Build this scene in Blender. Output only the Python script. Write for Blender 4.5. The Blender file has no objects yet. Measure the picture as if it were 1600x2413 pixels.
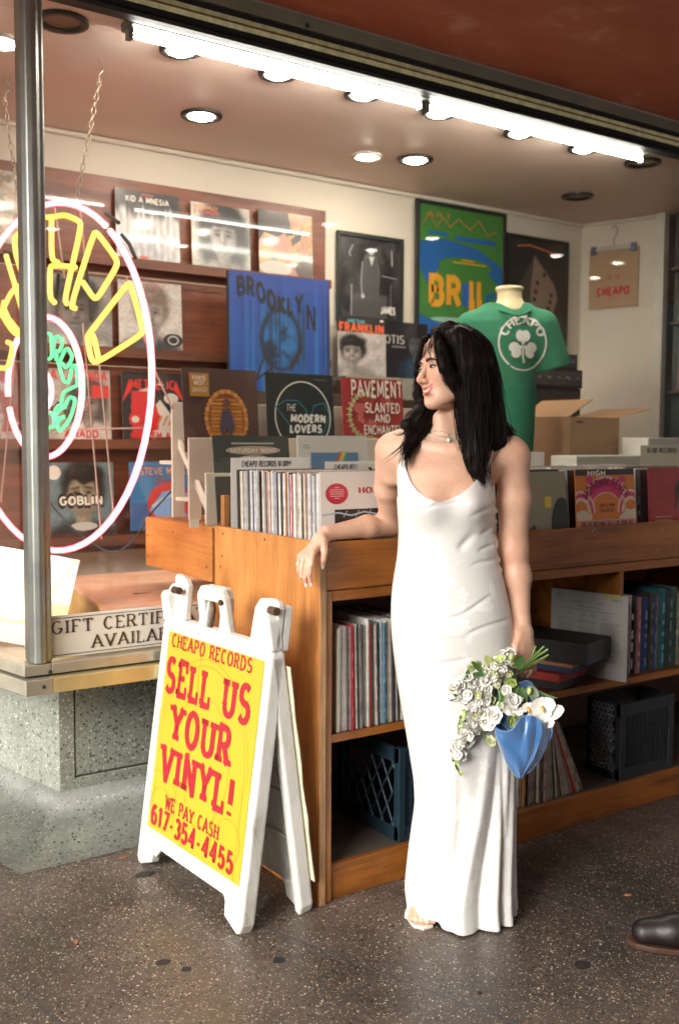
import bpy, bmesh, math, random
import numpy as np
from mathutils import Vector, Matrix
rng = random.Random(7)
sc = bpy.context.scene
col = bpy.data.collections.new('scene'); sc.collection.children.link(col)
R = math.radians
# ---------------------------------------------------------------- camera
CAMH = 1.38; YAW = R(55.9); FPX = 2346.0; CX, CY = 800.0, 1206.5
PITCH = math.atan(169/FPX); ROLL = R(0.3)
V = lambda *a: np.array(a, float)
fh = V(math.cos(YAW), math.sin(YAW), 0); ri = V(math.sin(YAW), -math.cos(YAW), 0)
fw = fh*math.cos(PITCH) + V(0, 0, -math.sin(PITCH)); up = np.cross(ri, fw)
r2 = ri*math.cos(ROLL) + up*math.sin(ROLL); u2 = -ri*math.sin(ROLL) + up*math.cos(ROLL)
CAM = V(0, 0, CAMH)
cd = bpy.data.cameras.new('camera'); cam = bpy.data.objects.new('camera', cd); col.objects.link(cam)
cam.matrix_world = Matrix(((r2[0], u2[0], -fw[0], 0), (r2[1], u2[1], -fw[1], 0), (r2[2], u2[2], -fw[2], CAMH), (0, 0, 0, 1)))
cd.sensor_fit = 'VERTICAL'; cd.sensor_height = 36; cd.sensor_width = 24; cd.lens = 36*FPX/2413
cd.clip_start = 0.05; cd.clip_end = 400
cd.dof.use_dof = True; cd.dof.focus_distance = 2.75; cd.dof.aperture_fstop = 2.8
sc.camera = cam
# ---------------------------------------------------------------- world, sun, exposure
SUN_EL, SUN_AZ = R(24), R(206)      # direction the light comes from, angle from +X
w = bpy.data.worlds.new('World'); sc.world = w; w.use_nodes = True
nt = w.node_tree; nt.nodes.clear()
sky = nt.nodes.new('ShaderNodeTexSky'); sky.sky_type = 'NISHITA'; sky.sun_disc = False
sky.sun_elevation = SUN_EL; sky.sun_rotation = R(90)-SUN_AZ; sky.air_density = 1.0; sky.dust_density = 3.0
hs = nt.nodes.new('ShaderNodeHueSaturation'); hs.inputs['Saturation'].default_value = 0.25
bg = nt.nodes.new('ShaderNodeBackground'); bg.inputs[1].default_value = 0.15
wo = nt.nodes.new('ShaderNodeOutputWorld')
nt.links.new(sky.outputs[0], hs.inputs['Color']); nt.links.new(hs.outputs[0], bg.inputs[0]); nt.links.new(bg.outputs[0], wo.inputs[0])
sl = bpy.data.lights.new('sun', 'SUN'); sl.energy = 1.2; sl.angle = R(48); sl.color = (1, 0.93, 0.83)
so = bpy.data.objects.new('sun', sl); col.objects.link(so)
sd = Vector((math.cos(SUN_EL)*math.cos(SUN_AZ), math.cos(SUN_EL)*math.sin(SUN_AZ), math.sin(SUN_EL)))
so.rotation_euler = (sd).to_track_quat('Z', 'Y').to_euler(); so.location = (-3, -3, 8)
sc.view_settings.view_transform = 'Standard'; sc.view_settings.look = 'None'
sc.view_settings.exposure = 1.55; sc.view_settings.gamma = 1.0; sc.view_settings.use_curve_mapping = False
sc.render.engine = 'CYCLES'; sc.cycles.use_denoising = True
sc.cycles.max_bounces = 8; sc.cycles.transparent_max_bounces = 24; sc.cycles.caustics_reflective = False; sc.cycles.caustics_refractive = False
sc.cycles.sample_clamp_indirect = 6

# ---------------------------------------------------------------- helpers
def ray(px, py): return fw + (px-CX)/FPX*r2 - (py-CY)/FPX*u2
def at(px, py, X=None, Y=None, Z=None, D=None):
    """world point on a known plane of the place (X=, Y=, Z= or distance D=) seen at a photo pixel"""
    d = ray(px, py)
    if D is not None: return CAM + D*d
    i, v = (0, X) if X is not None else (1, Y) if Y is not None else (2, Z)
    return CAM + (v-CAM[i])/d[i]*d

MATS = {}
def nn(nt, t, **k):
    n = nt.nodes.new(t)
    for a, b in k.items():
        if a.startswith('i_'):
            n.inputs[a[2:].replace('_', ' ')].default_value = b
        else: setattr(n, a, b)
    return n
def ramp(nt, fac, stops, interp='LINEAR'):
    r = nt.nodes.new('ShaderNodeValToRGB'); r.color_ramp.interpolation = interp
    while len(r.color_ramp.elements) < len(stops): r.color_ramp.elements.new(0.5)
    for e, (p, c) in zip(r.color_ramp.elements, stops):
        e.position = p; e.color = (*c, 1) if len(c) == 3 else c
    nt.links.new(fac, r.inputs[0]); return r.outputs[0]
def base(name):
    m = bpy.data.materials.new(name); m.use_nodes = True; nt = m.node_tree
    b = nt.nodes['Principled BSDF']; return m, nt, b
def coords(nt, scale=(1, 1, 1), rot=(0, 0, 0), kind='Object'):
    tc = nt.nodes.new('ShaderNodeTexCoord'); mp = nt.nodes.new('ShaderNodeMapping')
    mp.inputs['Scale'].default_value = scale; mp.inputs['Rotation'].default_value = rot
    nt.links.new(tc.outputs[kind], mp.inputs[0]); return mp.outputs[0]
def noise(nt, vec, s, d=4, r=.55, dist=0):
    n = nt.nodes.new('ShaderNodeTexNoise'); n.inputs['Scale'].default_value = s; n.inputs['Detail'].default_value = d
    n.inputs['Roughness'].default_value = r; n.inputs['Distortion'].default_value = dist
    nt.links.new(vec, n.inputs['Vector']); return n.outputs['Fac']
def bump(nt, b, h, s=.2, d=.002):
    n = nt.nodes.new('ShaderNodeBump'); n.inputs['Strength'].default_value = s; n.inputs['Distance'].default_value = d
    nt.links.new(h, n.inputs['Height']); nt.links.new(n.outputs[0], b.inputs['Normal'])
def mat(name, color, rough=.5, metal=0., coat=0., var=.12, vs=8., bs=0., bscale=120., spec=.5, coord='Object'):
    if name in MATS: return MATS[name]
    m, nt, b = base(name); v = coords(nt, kind=coord)
    f = noise(nt, v, vs, 5, .6)
    c = np.array(color)
    out = ramp(nt, f, [(.25, tuple(c*(1-var))), (.75, tuple(np.minimum(c*(1+var), 1)))])
    nt.links.new(out, b.inputs['Base Color'])
    b.inputs['Roughness'].default_value = rough; b.inputs['Metallic'].default_value = metal
    b.inputs['Coat Weight'].default_value = coat; b.inputs['Coat Roughness'].default_value = .12; b.inputs['Specular IOR Level'].default_value = spec
    if bs: bump(nt, b, noise(nt, v, bscale, 3), bs)
    MATS[name] = m; return m
def emit(name, color, s):
    if name in MATS: return MATS[name]
    m, nt, b = base(name); b.inputs['Base Color'].default_value = (*[min(1, c) for c in color], 1)
    b.inputs['Emission Color'].default_value = (*color, 1); b.inputs['Emission Strength'].default_value = s
    MATS[name] = m; return m
def wood(name, c1, c2, axis='X', rough=.42, fine=1., knots=True, coat=.15):
    if name in MATS: return MATS[name]
    m, nt, b = base(name)
    st = {'X': (1, 9, 9), 'Y': (9, 1, 9), 'Z': (9, 9, 1)}[axis]
    v = coords(nt, st); n1 = noise(nt, v, 1.6*fine, 6, .62, 1.2)
    v2 = coords(nt, tuple(s*6 if s > 1 else s*1.5 for s in st)); n2 = noise(nt, v2, 4*fine, 3, .6)
    v3 = coords(nt, (1, 1, 1)); n3 = noise(nt, v3, 7, 4, .6)
    mx = nn(nt, 'ShaderNodeMath', operation='ADD'); nt.links.new(n1, mx.inputs[0])
    m2 = nn(nt, 'ShaderNodeMath', operation='MULTIPLY'); nt.links.new(n2, m2.inputs[0]); m2.inputs[1].default_value = .35
    nt.links.new(m2.outputs[0], mx.inputs[1])
    m3 = nn(nt, 'ShaderNodeMath', operation='MULTIPLY_ADD'); nt.links.new(n3, m3.inputs[0]); m3.inputs[1].default_value = .45; nt.links.new(mx.outputs[0], m3.inputs[2])
    a, c = np.array(c1), np.array(c2)
    out = ramp(nt, m3.outputs[0], [(.55, tuple(a)), (.78, tuple((a+c)/2)), (.98, tuple(c)), (1., tuple(c*1.08))])
    if knots:
        vo = nn(nt, 'ShaderNodeTexVoronoi'); vk = coords(nt, tuple(s/2.6 for s in st)); vo.inputs['Scale'].default_value = 1.6; nt.links.new(vk, vo.inputs['Vector'])
        kf = ramp(nt, vo.outputs['Distance'], [(.0, (0, 0, 0)), (.05, (.25, .25, .25)), (.1, (1, 1, 1))])
        mm = nn(nt, 'ShaderNodeMix', data_type='RGBA', blend_type='MULTIPLY'); mm.inputs[0].default_value = .6
        nt.links.new(out, mm.inputs[6]); nt.links.new(kf, mm.inputs[7]); out = mm.outputs[2]
    nt.links.new(out, b.inputs['Base Color']); b.inputs['Roughness'].default_value = rough
    b.inputs['Coat Weight'].default_value = coat; b.inputs['Coat Roughness'].default_value = .25
    bump(nt, b, mx.outputs[0], .25, .0015)
    MATS[name] = m; return m
def attrmat(name, rough=.5, coat=0., var=.06, bs=0., bscale=60., spec=.5, sheen=0., sss=0., vs=40.):
    """material whose colour is the object's own printed colour (point or corner attribute 'col')"""
    if name in MATS: return MATS[name]
    m, nt, b = base(name); a = nn(nt, 'ShaderNodeAttribute', attribute_name='col')
    v = coords(nt); f = noise(nt, v, vs, 4, .6)
    k = ramp(nt, f, [(.3, (1-var,)*3), (.7, (1,)*3)])
    mm = nn(nt, 'ShaderNodeMix', data_type='RGBA', blend_type='MULTIPLY'); mm.inputs[0].default_value = 1
    nt.links.new(a.outputs['Color'], mm.inputs[6]); nt.links.new(k, mm.inputs[7]); nt.links.new(mm.outputs[2], b.inputs['Base Color'])
    b.inputs['Roughness'].default_value = rough; b.inputs['Coat Weight'].default_value = coat; b.inputs['Coat Roughness'].default_value = .08
    b.inputs['Specular IOR Level'].default_value = spec; b.inputs['Sheen Weight'].default_value = sheen
    if sss: b.inputs['Subsurface Weight'].default_value = sss; b.inputs['Subsurface Radius'].default_value = (.012, .005, .003); b.inputs['Subsurface Scale'].default_value = .6
    if bs: bump(nt, b, noise(nt, v, bscale, 3, .5, .6), bs, .003)
    MATS[name] = m; return m

def tag(o, label=None, cat=None, group=None, kind=None):
    if label: o['label'] = label
    if cat: o['category'] = cat
    if group: o['group'] = group
    if kind: o['kind'] = kind
    return o
def empty(name, loc=(0, 0, 0), rz=0, label=None, cat=None, group=None, parent=None):
    o = bpy.data.objects.new(name, None); col.objects.link(o); o.location = tuple(float(v) for v in loc); o.rotation_euler = (0, 0, rz)
    o.empty_display_size = .05
    if parent: o.parent = parent
    return tag(o, label, cat, group)
class MB:
    """collects verts, faces, colours into one mesh"""
    def __init__(s): s.v = []; s.f = []; s.c = []; s.sm = []
    def add(s, vs, fs, c=None, smooth=False):
        n = len(s.v); s.v += [tuple(map(float, p)) for p in vs]
        for f in fs: s.f.append([n+i for i in f]); s.c.append(c); s.sm.append(smooth)
    def box(s, a, b, c=None, rz=0, org=None):
        x0, y0, z0 = a; x1, y1, z1 = b
        vs = [(x0, y0, z0), (x1, y0, z0), (x1, y1, z0), (x0, y1, z0), (x0, y0, z1), (x1, y0, z1), (x1, y1, z1), (x0, y1, z1)]
        s.add(vs, [(0, 3, 2, 1), (4, 5, 6, 7), (0, 1, 5, 4), (1, 2, 6, 5), (2, 3, 7, 6), (3, 0, 4, 7)], c)
    def prism(s, pts, axis, a, b, c=None, smooth=False):
        """polygon pts (2D) extruded along axis from a to b"""
        n = len(pts)
        def mk(p, q): return {'X': (q, p[0], p[1]), 'Y': (p[0], q, p[1]), 'Z': (p[0], p[1], q)}[axis]
        vs = [mk(p, a) for p in pts]+[mk(p, b) for p in pts]
        area = sum(pts[i][0]*pts[(i+1) % n][1]-pts[(i+1) % n][0]*pts[i][1] for i in range(n))
        flip = (area < 0) ^ (axis == 'Y') ^ (b < a)
        fs = [list(range(n))[::-1], list(range(n, 2*n))]+[[i, (i+1) % n, n+(i+1) % n, n+i] for i in range(n)]
        if flip: fs = [f[::-1] for f in fs]
        s.add(vs, fs[:2], c); m = len(s.v)-2*n
        for f in fs[2:]: s.f.append([m+i for i in f]); s.c.append(c); s.sm.append(smooth)
    def tube(s, pts, r, n=8, c=None, cap=True, closed=False):
        pts = [np.array(p, float) for p in pts]; m = len(pts)
        rs = r if hasattr(r, '__len__') else [r]*m
        vs = []; prev = None
        for i, p in enumerate(pts):
            if closed: t = pts[(i+1) % m]-pts[i-1]
            else: t = pts[min(i+1, m-1)]-pts[max(i-1, 0)]
            t = t/(np.linalg.norm(t)+1e-12)
            if prev is None:
                a = V(0, 0, 1) if abs(t[2]) < .9 else V(1, 0, 0); u = np.cross(t, a)
            else: u = prev-t*np.dot(prev, t)
            u /= np.linalg.norm(u)+1e-12; prev = u; q = np.cross(t, u)
            for k in range(n):
                an = 2*math.pi*k/n; vs.append(p+rs[i]*(math.cos(an)*u+math.sin(an)*q))
        fs = [[i*n+k, i*n+(k+1) % n, ((i+1) % m)*n+(k+1) % n, ((i+1) % m)*n+k] for i in range(m if closed else m-1) for k in range(n)]
        s.add(vs, fs, c, True)
        if cap and not closed: s.add(vs[:n], [list(range(n))[::-1]], c); s.add(vs[-n:], [list(range(n))], c)
    def lathe(s, prof, n=24, c=None, cen=(0, 0, 0), smooth=True):
        vs = [(cen[0]+r*math.cos(2*math.pi*k/n), cen[1]+r*math.sin(2*math.pi*k/n), cen[2]+z) for r, z in prof for k in range(n)]
        s.add(vs, [[i*n+k, i*n+(k+1) % n, (i+1)*n+(k+1) % n, (i+1)*n+k] for i in range(len(prof)-1) for k in range(n)], c, smooth)
    def xf(s, M, i0=0):
        for i in range(i0, len(s.v)): s.v[i] = tuple(M @ Vector(s.v[i]))
    def mesh(s, name, off=(0, 0, 0)):
        me = bpy.data.meshes.new(name)
        me.from_pydata([(x-off[0], y-off[1], z-off[2]) for x, y, z in s.v], [], s.f)
        me.polygons.foreach_set('use_smooth', s.sm)
        if any(c is not None for c in s.c):
            at_ = me.color_attributes.new('col', 'FLOAT_COLOR', 'CORNER')
            arr = np.ones((len(me.loops), 4), np.float32); k = 0
            for f, c in zip(s.f, s.c):
                arr[k:k+len(f), :3] = c if c is not None else (.5, .5, .5); k += len(f)
            at_.data.foreach_set('color', arr.ravel())
        me.validate(); return me
    def build(s, name, m, parent=None, world=True, bevel=0, seg=2, kind=None, label=None, base_at=None):
        """world=True: verts are world coordinates, re-expressed about the parent's base"""
        if parent is None and base_at is None and world and s.v:
            a = np.array(s.v); base_at = ((a[:, 0].min()+a[:, 0].max())/2, (a[:, 1].min()+a[:, 1].max())/2, a[:, 2].min())
        off = (0, 0, 0)
        if world and parent is not None:
            q = parent; off = np.zeros(3)
            while q is not None: off = off+np.array(q.location); q = q.parent
        elif base_at is not None: off = base_at
        o = bpy.data.objects.new(name, s.mesh(name, off)); col.objects.link(o); o.data.materials.append(m)
        if parent: o.parent = parent
        elif base_at is not None: o.location = tuple(float(v) for v in base_at)
        if bevel:
            b = o.modifiers.new('bevel', 'BEVEL'); b.width = bevel; b.segments = seg; b.limit_method = 'ANGLE'; b.angle_limit = R(35)
        return tag(o, label, kind=kind)
def struct(name, mb, m, bevel=0): return tag(mb.build(name, m, bevel=bevel), kind='structure')
def copy_tree(o, parent=None):
    c = o.copy(); col.objects.link(c); c.parent = parent
    for ch in list(o.children): copy_tree(ch, c)
    return c
ORD = ['first', 'second', 'third', 'fourth', 'fifth', 'sixth', 'seventh', 'eighth', 'ninth', 'tenth', 'eleventh', 'twelfth', 'thirteenth', 'fourteenth', 'fifteenth', 'sixteenth', 'seventeenth', 'eighteenth', 'nineteenth', 'twentieth']
for t_ in ('twenty', 'thirty', 'forty'):
    ORD += [t_+'-'+ORD[i] for i in range(9)] + [{'twenty': 'thirtieth', 'thirty': 'fortieth', 'forty': 'fiftieth'}[t_]]

# ---------------------------------------------------------------- lettering: strokes laid as flat print
def arc(cx, cy, rx, ry, a0, a1, n=9):
    return [(cx+rx*math.cos(R(a0+(a1-a0)*i/n)), cy+ry*math.sin(R(a0+(a1-a0)*i/n))) for i in range(n+1)]
GL = {
 'A': (.8, [[(0, 0), (.4, 1), (.8, 0)], [(.17, .34), (.63, .34)]]), 'B': (.64, [[(.05, 0), (.05, 1), (.34, 1)]+arc(.34, .77, .24, .23, 90, -90, 6)+[(.05, .54)], [(.3, .54)]+arc(.34, .27, .3, .27, 90, -90, 7)+[(.05, 0)]]),
 'C': (.7, [arc(.37, .5, .34, .5, 48, 312, 14)]), 'D': (.7, [[(.05, 0), (.05, 1), (.25, 1)]+arc(.25, .5, .42, .5, 90, -90, 10)+[(.05, 0)]]),
 'E': (.58, [[(.56, 1), (.05, 1), (.05, 0), (.58, 0)], [(.05, .52), (.44, .52)]]), 'F': (.56, [[(.56, 1), (.05, 1), (.05, 0)], [(.05, .5), (.42, .5)]]),
 'G': (.74, [arc(.38, .5, .35, .5, 48, 340, 14)+[(.7, .42), (.44, .42)]]), 'H': (.72, [[(.05, 0), (.05, 1)], [(.67, 0), (.67, 1)], [(.05, .52), (.67, .52)]]),
 'I': (.2, [[(.1, 0), (.1, 1)]]), 'J': (.5, [[(.42, 1), (.42, .25)]+arc(.22, .25, .2, .25, 0, -170, 8)]), 'K': (.68, [[(.05, 0), (.05, 1)], [(.64, 1), (.08, .42)], [(.25, .58), (.66, 0)]]),
 'L': (.54, [[(.05, 1), (.05, 0), (.54, 0)]]), 'M': (.9, [[(.05, 0), (.08, 1), (.45, .25), (.82, 1), (.85, 0)]]), 'N': (.74, [[(.06, 0), (.06, 1), (.68, 0), (.68, 1)]]),
 'O': (.76, [arc(.38, .5, .36, .5, 0, 360, 18)]), 'P': (.62, [[(.05, 0), (.05, 1), (.32, 1)]+arc(.32, .74, .27, .26, 90, -90, 7)+[(.05, .48)]]),
 'Q': (.76, [arc(.38, .5, .36, .5, 0, 360, 18), [(.45, .25), (.72, -.05)]]), 'R': (.66, [[(.05, 0), (.05, 1), (.32, 1)]+arc(.32, .75, .26, .25, 90, -90, 7)+[(.05, .5)], [(.34, .5), (.63, 0)]]),
 'S': (.62, [arc(.32, .75, .27, .25, 35, 240, 9)+[(.42, .47)]+arc(.31, .26, .29, .26, 60, -150, 9)]), 'T': (.66, [[(.0, 1), (.66, 1)], [(.33, 1), (.33, 0)]]),
 'U': (.7, [[(.05, 1), (.05, .3)]+arc(.35, .3, .3, .3, 180, 360, 9)+[(.65, 1)]]), 'V': (.76, [[(0, 1), (.38, 0), (.76, 1)]]), 'W': (1.0, [[(0, 1), (.25, 0), (.5, .85), (.75, 0), (1, 1)]]),
 'X': (.72, [[(0, 0), (.72, 1)], [(0, 1), (.72, 0)]]), 'Y': (.72, [[(0, 1), (.36, .46), (.72, 1)], [(.36, .46), (.36, 0)]]), 'Z': (.64, [[(.03, 1), (.6, 1), (.03, 0), (.63, 0)]]),
 '0': (.6, [arc(.3, .5, .27, .5, 0, 360, 16)]), '1': (.34, [[(.02, .82), (.2, 1), (.2, 0)]]), '2': (.58, [arc(.3, .72, .26, .28, 170, -30, 9)+[(.04, 0), (.58, 0)]]),
 '3': (.56, [arc(.27, .76, .24, .24, 150, -90, 9), arc(.27, .27, .27, .27, 90, -150, 9)]), '4': (.62, [[(.46, 0), (.46, 1), (.02, .3), (.62, .3)]]),
 '5': (.58, [[(.52, 1), (.12, 1), (.08, .55)]+arc(.29, .31, .27, .31, 110, -150, 10)]), '6': (.6, [arc(.32, .55, .28, .45, 55, 190, 8)+arc(.31, .3, .27, .3, 180, 540, 14)]), '7': (.54, [[(.02, 1), (.54, 1), (.2, 0)]]),
 '8': (.6, [arc(.3, .76, .23, .24, 0, 360, 12), arc(.3, .27, .28, .27, 0, 360, 12)]), '9': (.6, [arc(.28, .45, .28, .45, -125, 10, 8)+arc(.29, .7, .27, .3, 0, 360, 14)]),
 '-': (.36, [[(.03, .42), (.33, .42)]]), '.': (.16, [[(.08, 0), (.08, .06)]]), '!': (.2, [[(.1, 1), (.1, .3)], [(.1, .1), (.1, 0)]]), '$': (.62, [arc(.32, .72, .25, .2, 35, 240, 9)+[(.42, .48)]+arc(.31, .29, .27, .2, 60, -150, 9), [(.31, 1.06), (.31, -.06)]]),
 "'": (.14, [[(.07, 1), (.07, .8)]]), '&': (.76, [[(.72, 0), (.2, .72)]+arc(.33, .82, .16, .18, 210, -30, 8)+[(.08, .35)]+arc(.3, .24, .25, .24, 150, 350, 8)]), ' ': (.34, []), ',': (.16, [[(.1, .06), (.04, -.12)]]),
}
def text_polys(s, x, y, h, width=None, t=.16, th=None, serif=0., sp=.14, warp=None, align='l', slant=0.):
    """polygons of a line of lettering; h cap height, t stem weight, th weight of level strokes"""
    th = t if th is None else th
    tot = sum(GL[c][0]+sp+(t*.6) for c in s)-sp
    kx = h if width is None else width/tot
    x0 = x if align == 'l' else x-tot*kx/2 if align == 'c' else x-tot*kx
    out = []; cx = t*.3
    def seg(a, b, wa, ext=0):
        d = np.array(b)-np.array(a); L = np.hypot(*d); d = d/(L+1e-9); n = np.array((-d[1], d[0]))*wa/2
        a = np.array(a)-d*ext; b = np.array(b)+d*ext
        return [tuple(a+n), tuple(a-n), tuple(b-n), tuple(b+n)]
    for c in s:
        gw, sts = GL[c]
        for st in sts:
            m = len(st); closed = m > 8 and abs(st[0][0]-st[-1][0]) < 1e-6 and abs(st[0][1]-st[-1][1]) < 1e-6
            L, Rr = [], []
            sub = 1 if m > 7 else 1
            P = [np.array(p) for p in st]
            ds = [(P[i+1]-P[i])/(np.linalg.norm(P[i+1]-P[i])+1e-9) for i in range(m-1)]
            def wt(d): return th+(t-th)*abs(d[1])**1.2
            for i in range(m-1):
                d = ds[i]; wa = wt(d); n = np.array((-d[1], d[0]))
                def off(j, sd):
                    dj0 = ds[j-1] if j > 0 else (ds[-1] if closed else d); dj1 = ds[j] if j < m-1 else (ds[0] if closed else d)
                    w2 = (wt(dj0)+wt(dj1))/2; q = np.array((-dj0[1]-dj1[1], dj0[0]+dj1[0])); ql = np.linalg.norm(q)
                    if ql < .9: return P[j]+n*sd*wa/2+ (d*wa*.3 if j == i+1 else -d*wa*.3)
                    q = q/ql; k = 1/max(.6, float(np.dot(q, n))); return P[j]+q*sd*w2/2*k
                out.append([(cx+p[0], p[1]) for p in (off(i, 1), off(i, -1), off(i+1, -1), off(i+1, 1))])
            if serif and not closed and c not in "-.!'$&,":
                for e, dd in ((P[0], ds[0]), (P[-1], ds[-1])):
                    if min(abs(e[1]), abs(e[1]-1)) < .02 and abs(dd[1]) > .5 and not (c in 'SC36259J' and e[1] < .5) and not (c == 'G'):
                        yy = th/2 if e[1] < .5 else 1-th/2
                        out.append([(cx+e[0]-serif, yy-th/2), (cx+e[0]+serif, yy-th/2), (cx+e[0]+serif, yy+th/2), (cx+e[0]-serif, yy+th/2)])
                    elif c in 'EFLTZ' and abs(dd[0]) > .8 and min(abs(e[1]), abs(e[1]-1)) < .02:
                        sg = 1 if e[1] < .5 else -1; y0 = e[1]-sg*th/2; y1 = e[1]+sg*(th/2+serif*.9)
                        out.append([(cx+e[0]-t*.3, y0), (cx+e[0]+t*.3, y0), (cx+e[0]+t*.3, y1), (cx+e[0]-t*.3, y1)])
                if c in 'EFBDPR' :
                    for yy in ((th/2, 1-th/2) if c in 'EFBDPR' else ()):
                        out.append([(cx+.05-serif*.9, yy-th/2), (cx+.06, yy-th/2), (cx+.06, yy+th/2), (cx+.05-serif*.9, yy+th/2)])
                if c == 'L': out.append([(cx+.05-serif*.9, 0), (cx+.06, 0), (cx+.06, th), (cx+.05-serif*.9, th)])
        cx += gw+sp+t*.6
    res = []
    for q in out:
        q = [(x0+(px_+slant*py_)*kx, y+py_*h) for px_, py_ in q]
        if warp:
            q = [warp(*p) for p in q]
        res.append(q)
    return res
class Art:
    """flat print made of coloured shapes, each a hair above the last; unit coordinates, v upwards"""
    def __init__(s, w, h, bg=None): s.w = w; s.h = h; s.q = []; s.n = 0
    def poly(s, pts, c): s.q.append((pts, c, s.n)); s.n += 1; return s
    def rect(s, x0, y0, x1, y1, c): return s.poly([(x0, y0), (x1, y0), (x1, y1), (x0, y1)], c)
    def ell(s, cx, cy, rx, ry, c, a0=0, a1=360, n=20, rot=0, wob=0.):
        ps = []
        for i in range(n):
            a = R(a0+(a1-a0)*i/(n if a1-a0 == 360 else n-1)); k = 1+wob*math.sin(i*2.4+cx*40)
            x, y = rx*k*math.cos(a), ry*k*math.sin(a); cr, sr = math.cos(R(rot)), math.sin(R(rot)); ps.append((cx+x*cr-y*sr, cy+x*sr+y*cr))
        return s.poly(ps, c)
    def ring(s, cx, cy, rx, ry, t, c, a0=0, a1=360, n=40):
        for i in range(n):
            a, b = R(a0+(a1-a0)*i/n), R(a0+(a1-a0)*(i+1)/n)
            s.q.append(([(cx+rx*math.cos(a), cy+ry*math.sin(a)), (cx+rx*math.cos(b), cy+ry*math.sin(b)), (cx+(rx-t)*math.cos(b), cy+(ry-t)*math.sin(b)), (cx+(rx-t)*math.cos(a), cy+(ry-t)*math.sin(a))], c, s.n))
        s.n += 1; return s
    def text(s, st, x, y, h, c, width=None, **k):
        asp = s.w/s.h
        if width is None: k2 = dict(k); tot = sum(GL[ch][0]+k.get('sp', .14)+k.get('t', .16)*.6 for ch in st); width = tot*h/asp
        for i, q in enumerate(text_polys(st, x, y, h, width, **k)): s.q.append((q, c, s.n+(i % 3)*.34))
        s.n += 1; return s
    def line(s, pts, t, c):
        for a, b in zip(pts[:-1], pts[1:]):
            d = np.array(b)-np.array(a); d = d/(np.linalg.norm(d)+1e-9); n = np.array((-d[1], d[0]))*t/2; e = d*t*.3
            s.q.append(([tuple(a+n-e), tuple(a-n-e), tuple(b-n+e), tuple(b+n+e)], c, s.n+.3*(len(s.q) % 2)))
        s.n += 1; return s
    def img(s, arr, x0=0, y0=0, x1=1, y1=1):
        """photographic print: a fine grid of coloured dots"""
        n, m_ = arr.shape[:2]; s.grids = getattr(s, 'grids', []); s.grids.append((arr, x0, y0, x1, y1, s.n)); s.n += 1; return s
    def mb(s, y0=-.0004, dy=.00012, z0=0., fn=None):
        m = MB()
        for arr, gx0, gy0, gx1, gy1, k in getattr(s, 'grids', []):
            n, mm = arr.shape[:2]; vs = [((gx0+(gx1-gx0)*j/mm-.5)*s.w, y0-dy*k, z0+(gy0+(gy1-gy0)*i/n)*s.h) for i in range(n+1) for j in range(mm+1)]
            b0 = len(m.v); m.v += vs
            for i in range(n):
                for j in range(mm): q = b0+i*(mm+1)+j; m.f.append([q, q+1, q+mm+2, q+mm+1]); m.c.append(tuple(arr[i, j])); m.sm.append(False)
        for pts, c, k in s.q:
            ar = sum(pts[i][0]*pts[(i+1) % len(pts)][1]-pts[(i+1) % len(pts)][0]*pts[i][1] for i in range(len(pts)))
            if ar < 0: pts = pts[::-1]
            if k < 200:  # keep inside the sheet
                pts = [(min(max(p[0], 0), 1), min(max(p[1], 0), 1)) for p in pts]
            m.add([((p[0]-.5)*s.w, y0-dy*k, z0+p[1]*s.h) for p in pts], [list(range(len(pts)))], c)
        return m

# ---------------------------------------------------------------- photographic prints for covers (soft tones, no image files)
def vn(n, res, seed, oct=3):
    g = np.random.default_rng(seed); out = np.zeros((n, n)); amp = 1.; tot = 0
    for o in range(oct):
        r = res*2**o+2; a = g.random((r, r)); t = np.linspace(0, r-1.001, n); i = t.astype(int); f = t-i; f = f*f*(3-2*f)
        q = a[i][:, i]*(1-f)[None, :]*(1-f)[:, None]+a[i][:, i+1]*f[None, :]*(1-f)[:, None]+a[i+1][:, i]*(1-f)[None, :]*f[:, None]+a[i+1][:, i+1]*f[None, :]*f[:, None]
        out += amp*q; tot += amp; amp *= .55
    return out/tot
def mk(x, y, cx, cy, rx, ry, k=10., rot=0.):
    c, s_ = math.cos(R(rot)), math.sin(R(rot)); u = ((x-cx)*c+(y-cy)*s_)/rx; v = (-(x-cx)*s_+(y-cy)*c)/ry
    return 1/(1+np.exp(-np.clip((1-np.sqrt(u*u+v*v))*k, -30, 30)))
def lay(img, m, c): return img*(1-m[..., None])+np.asarray(c, float)*m[..., None]
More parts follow.
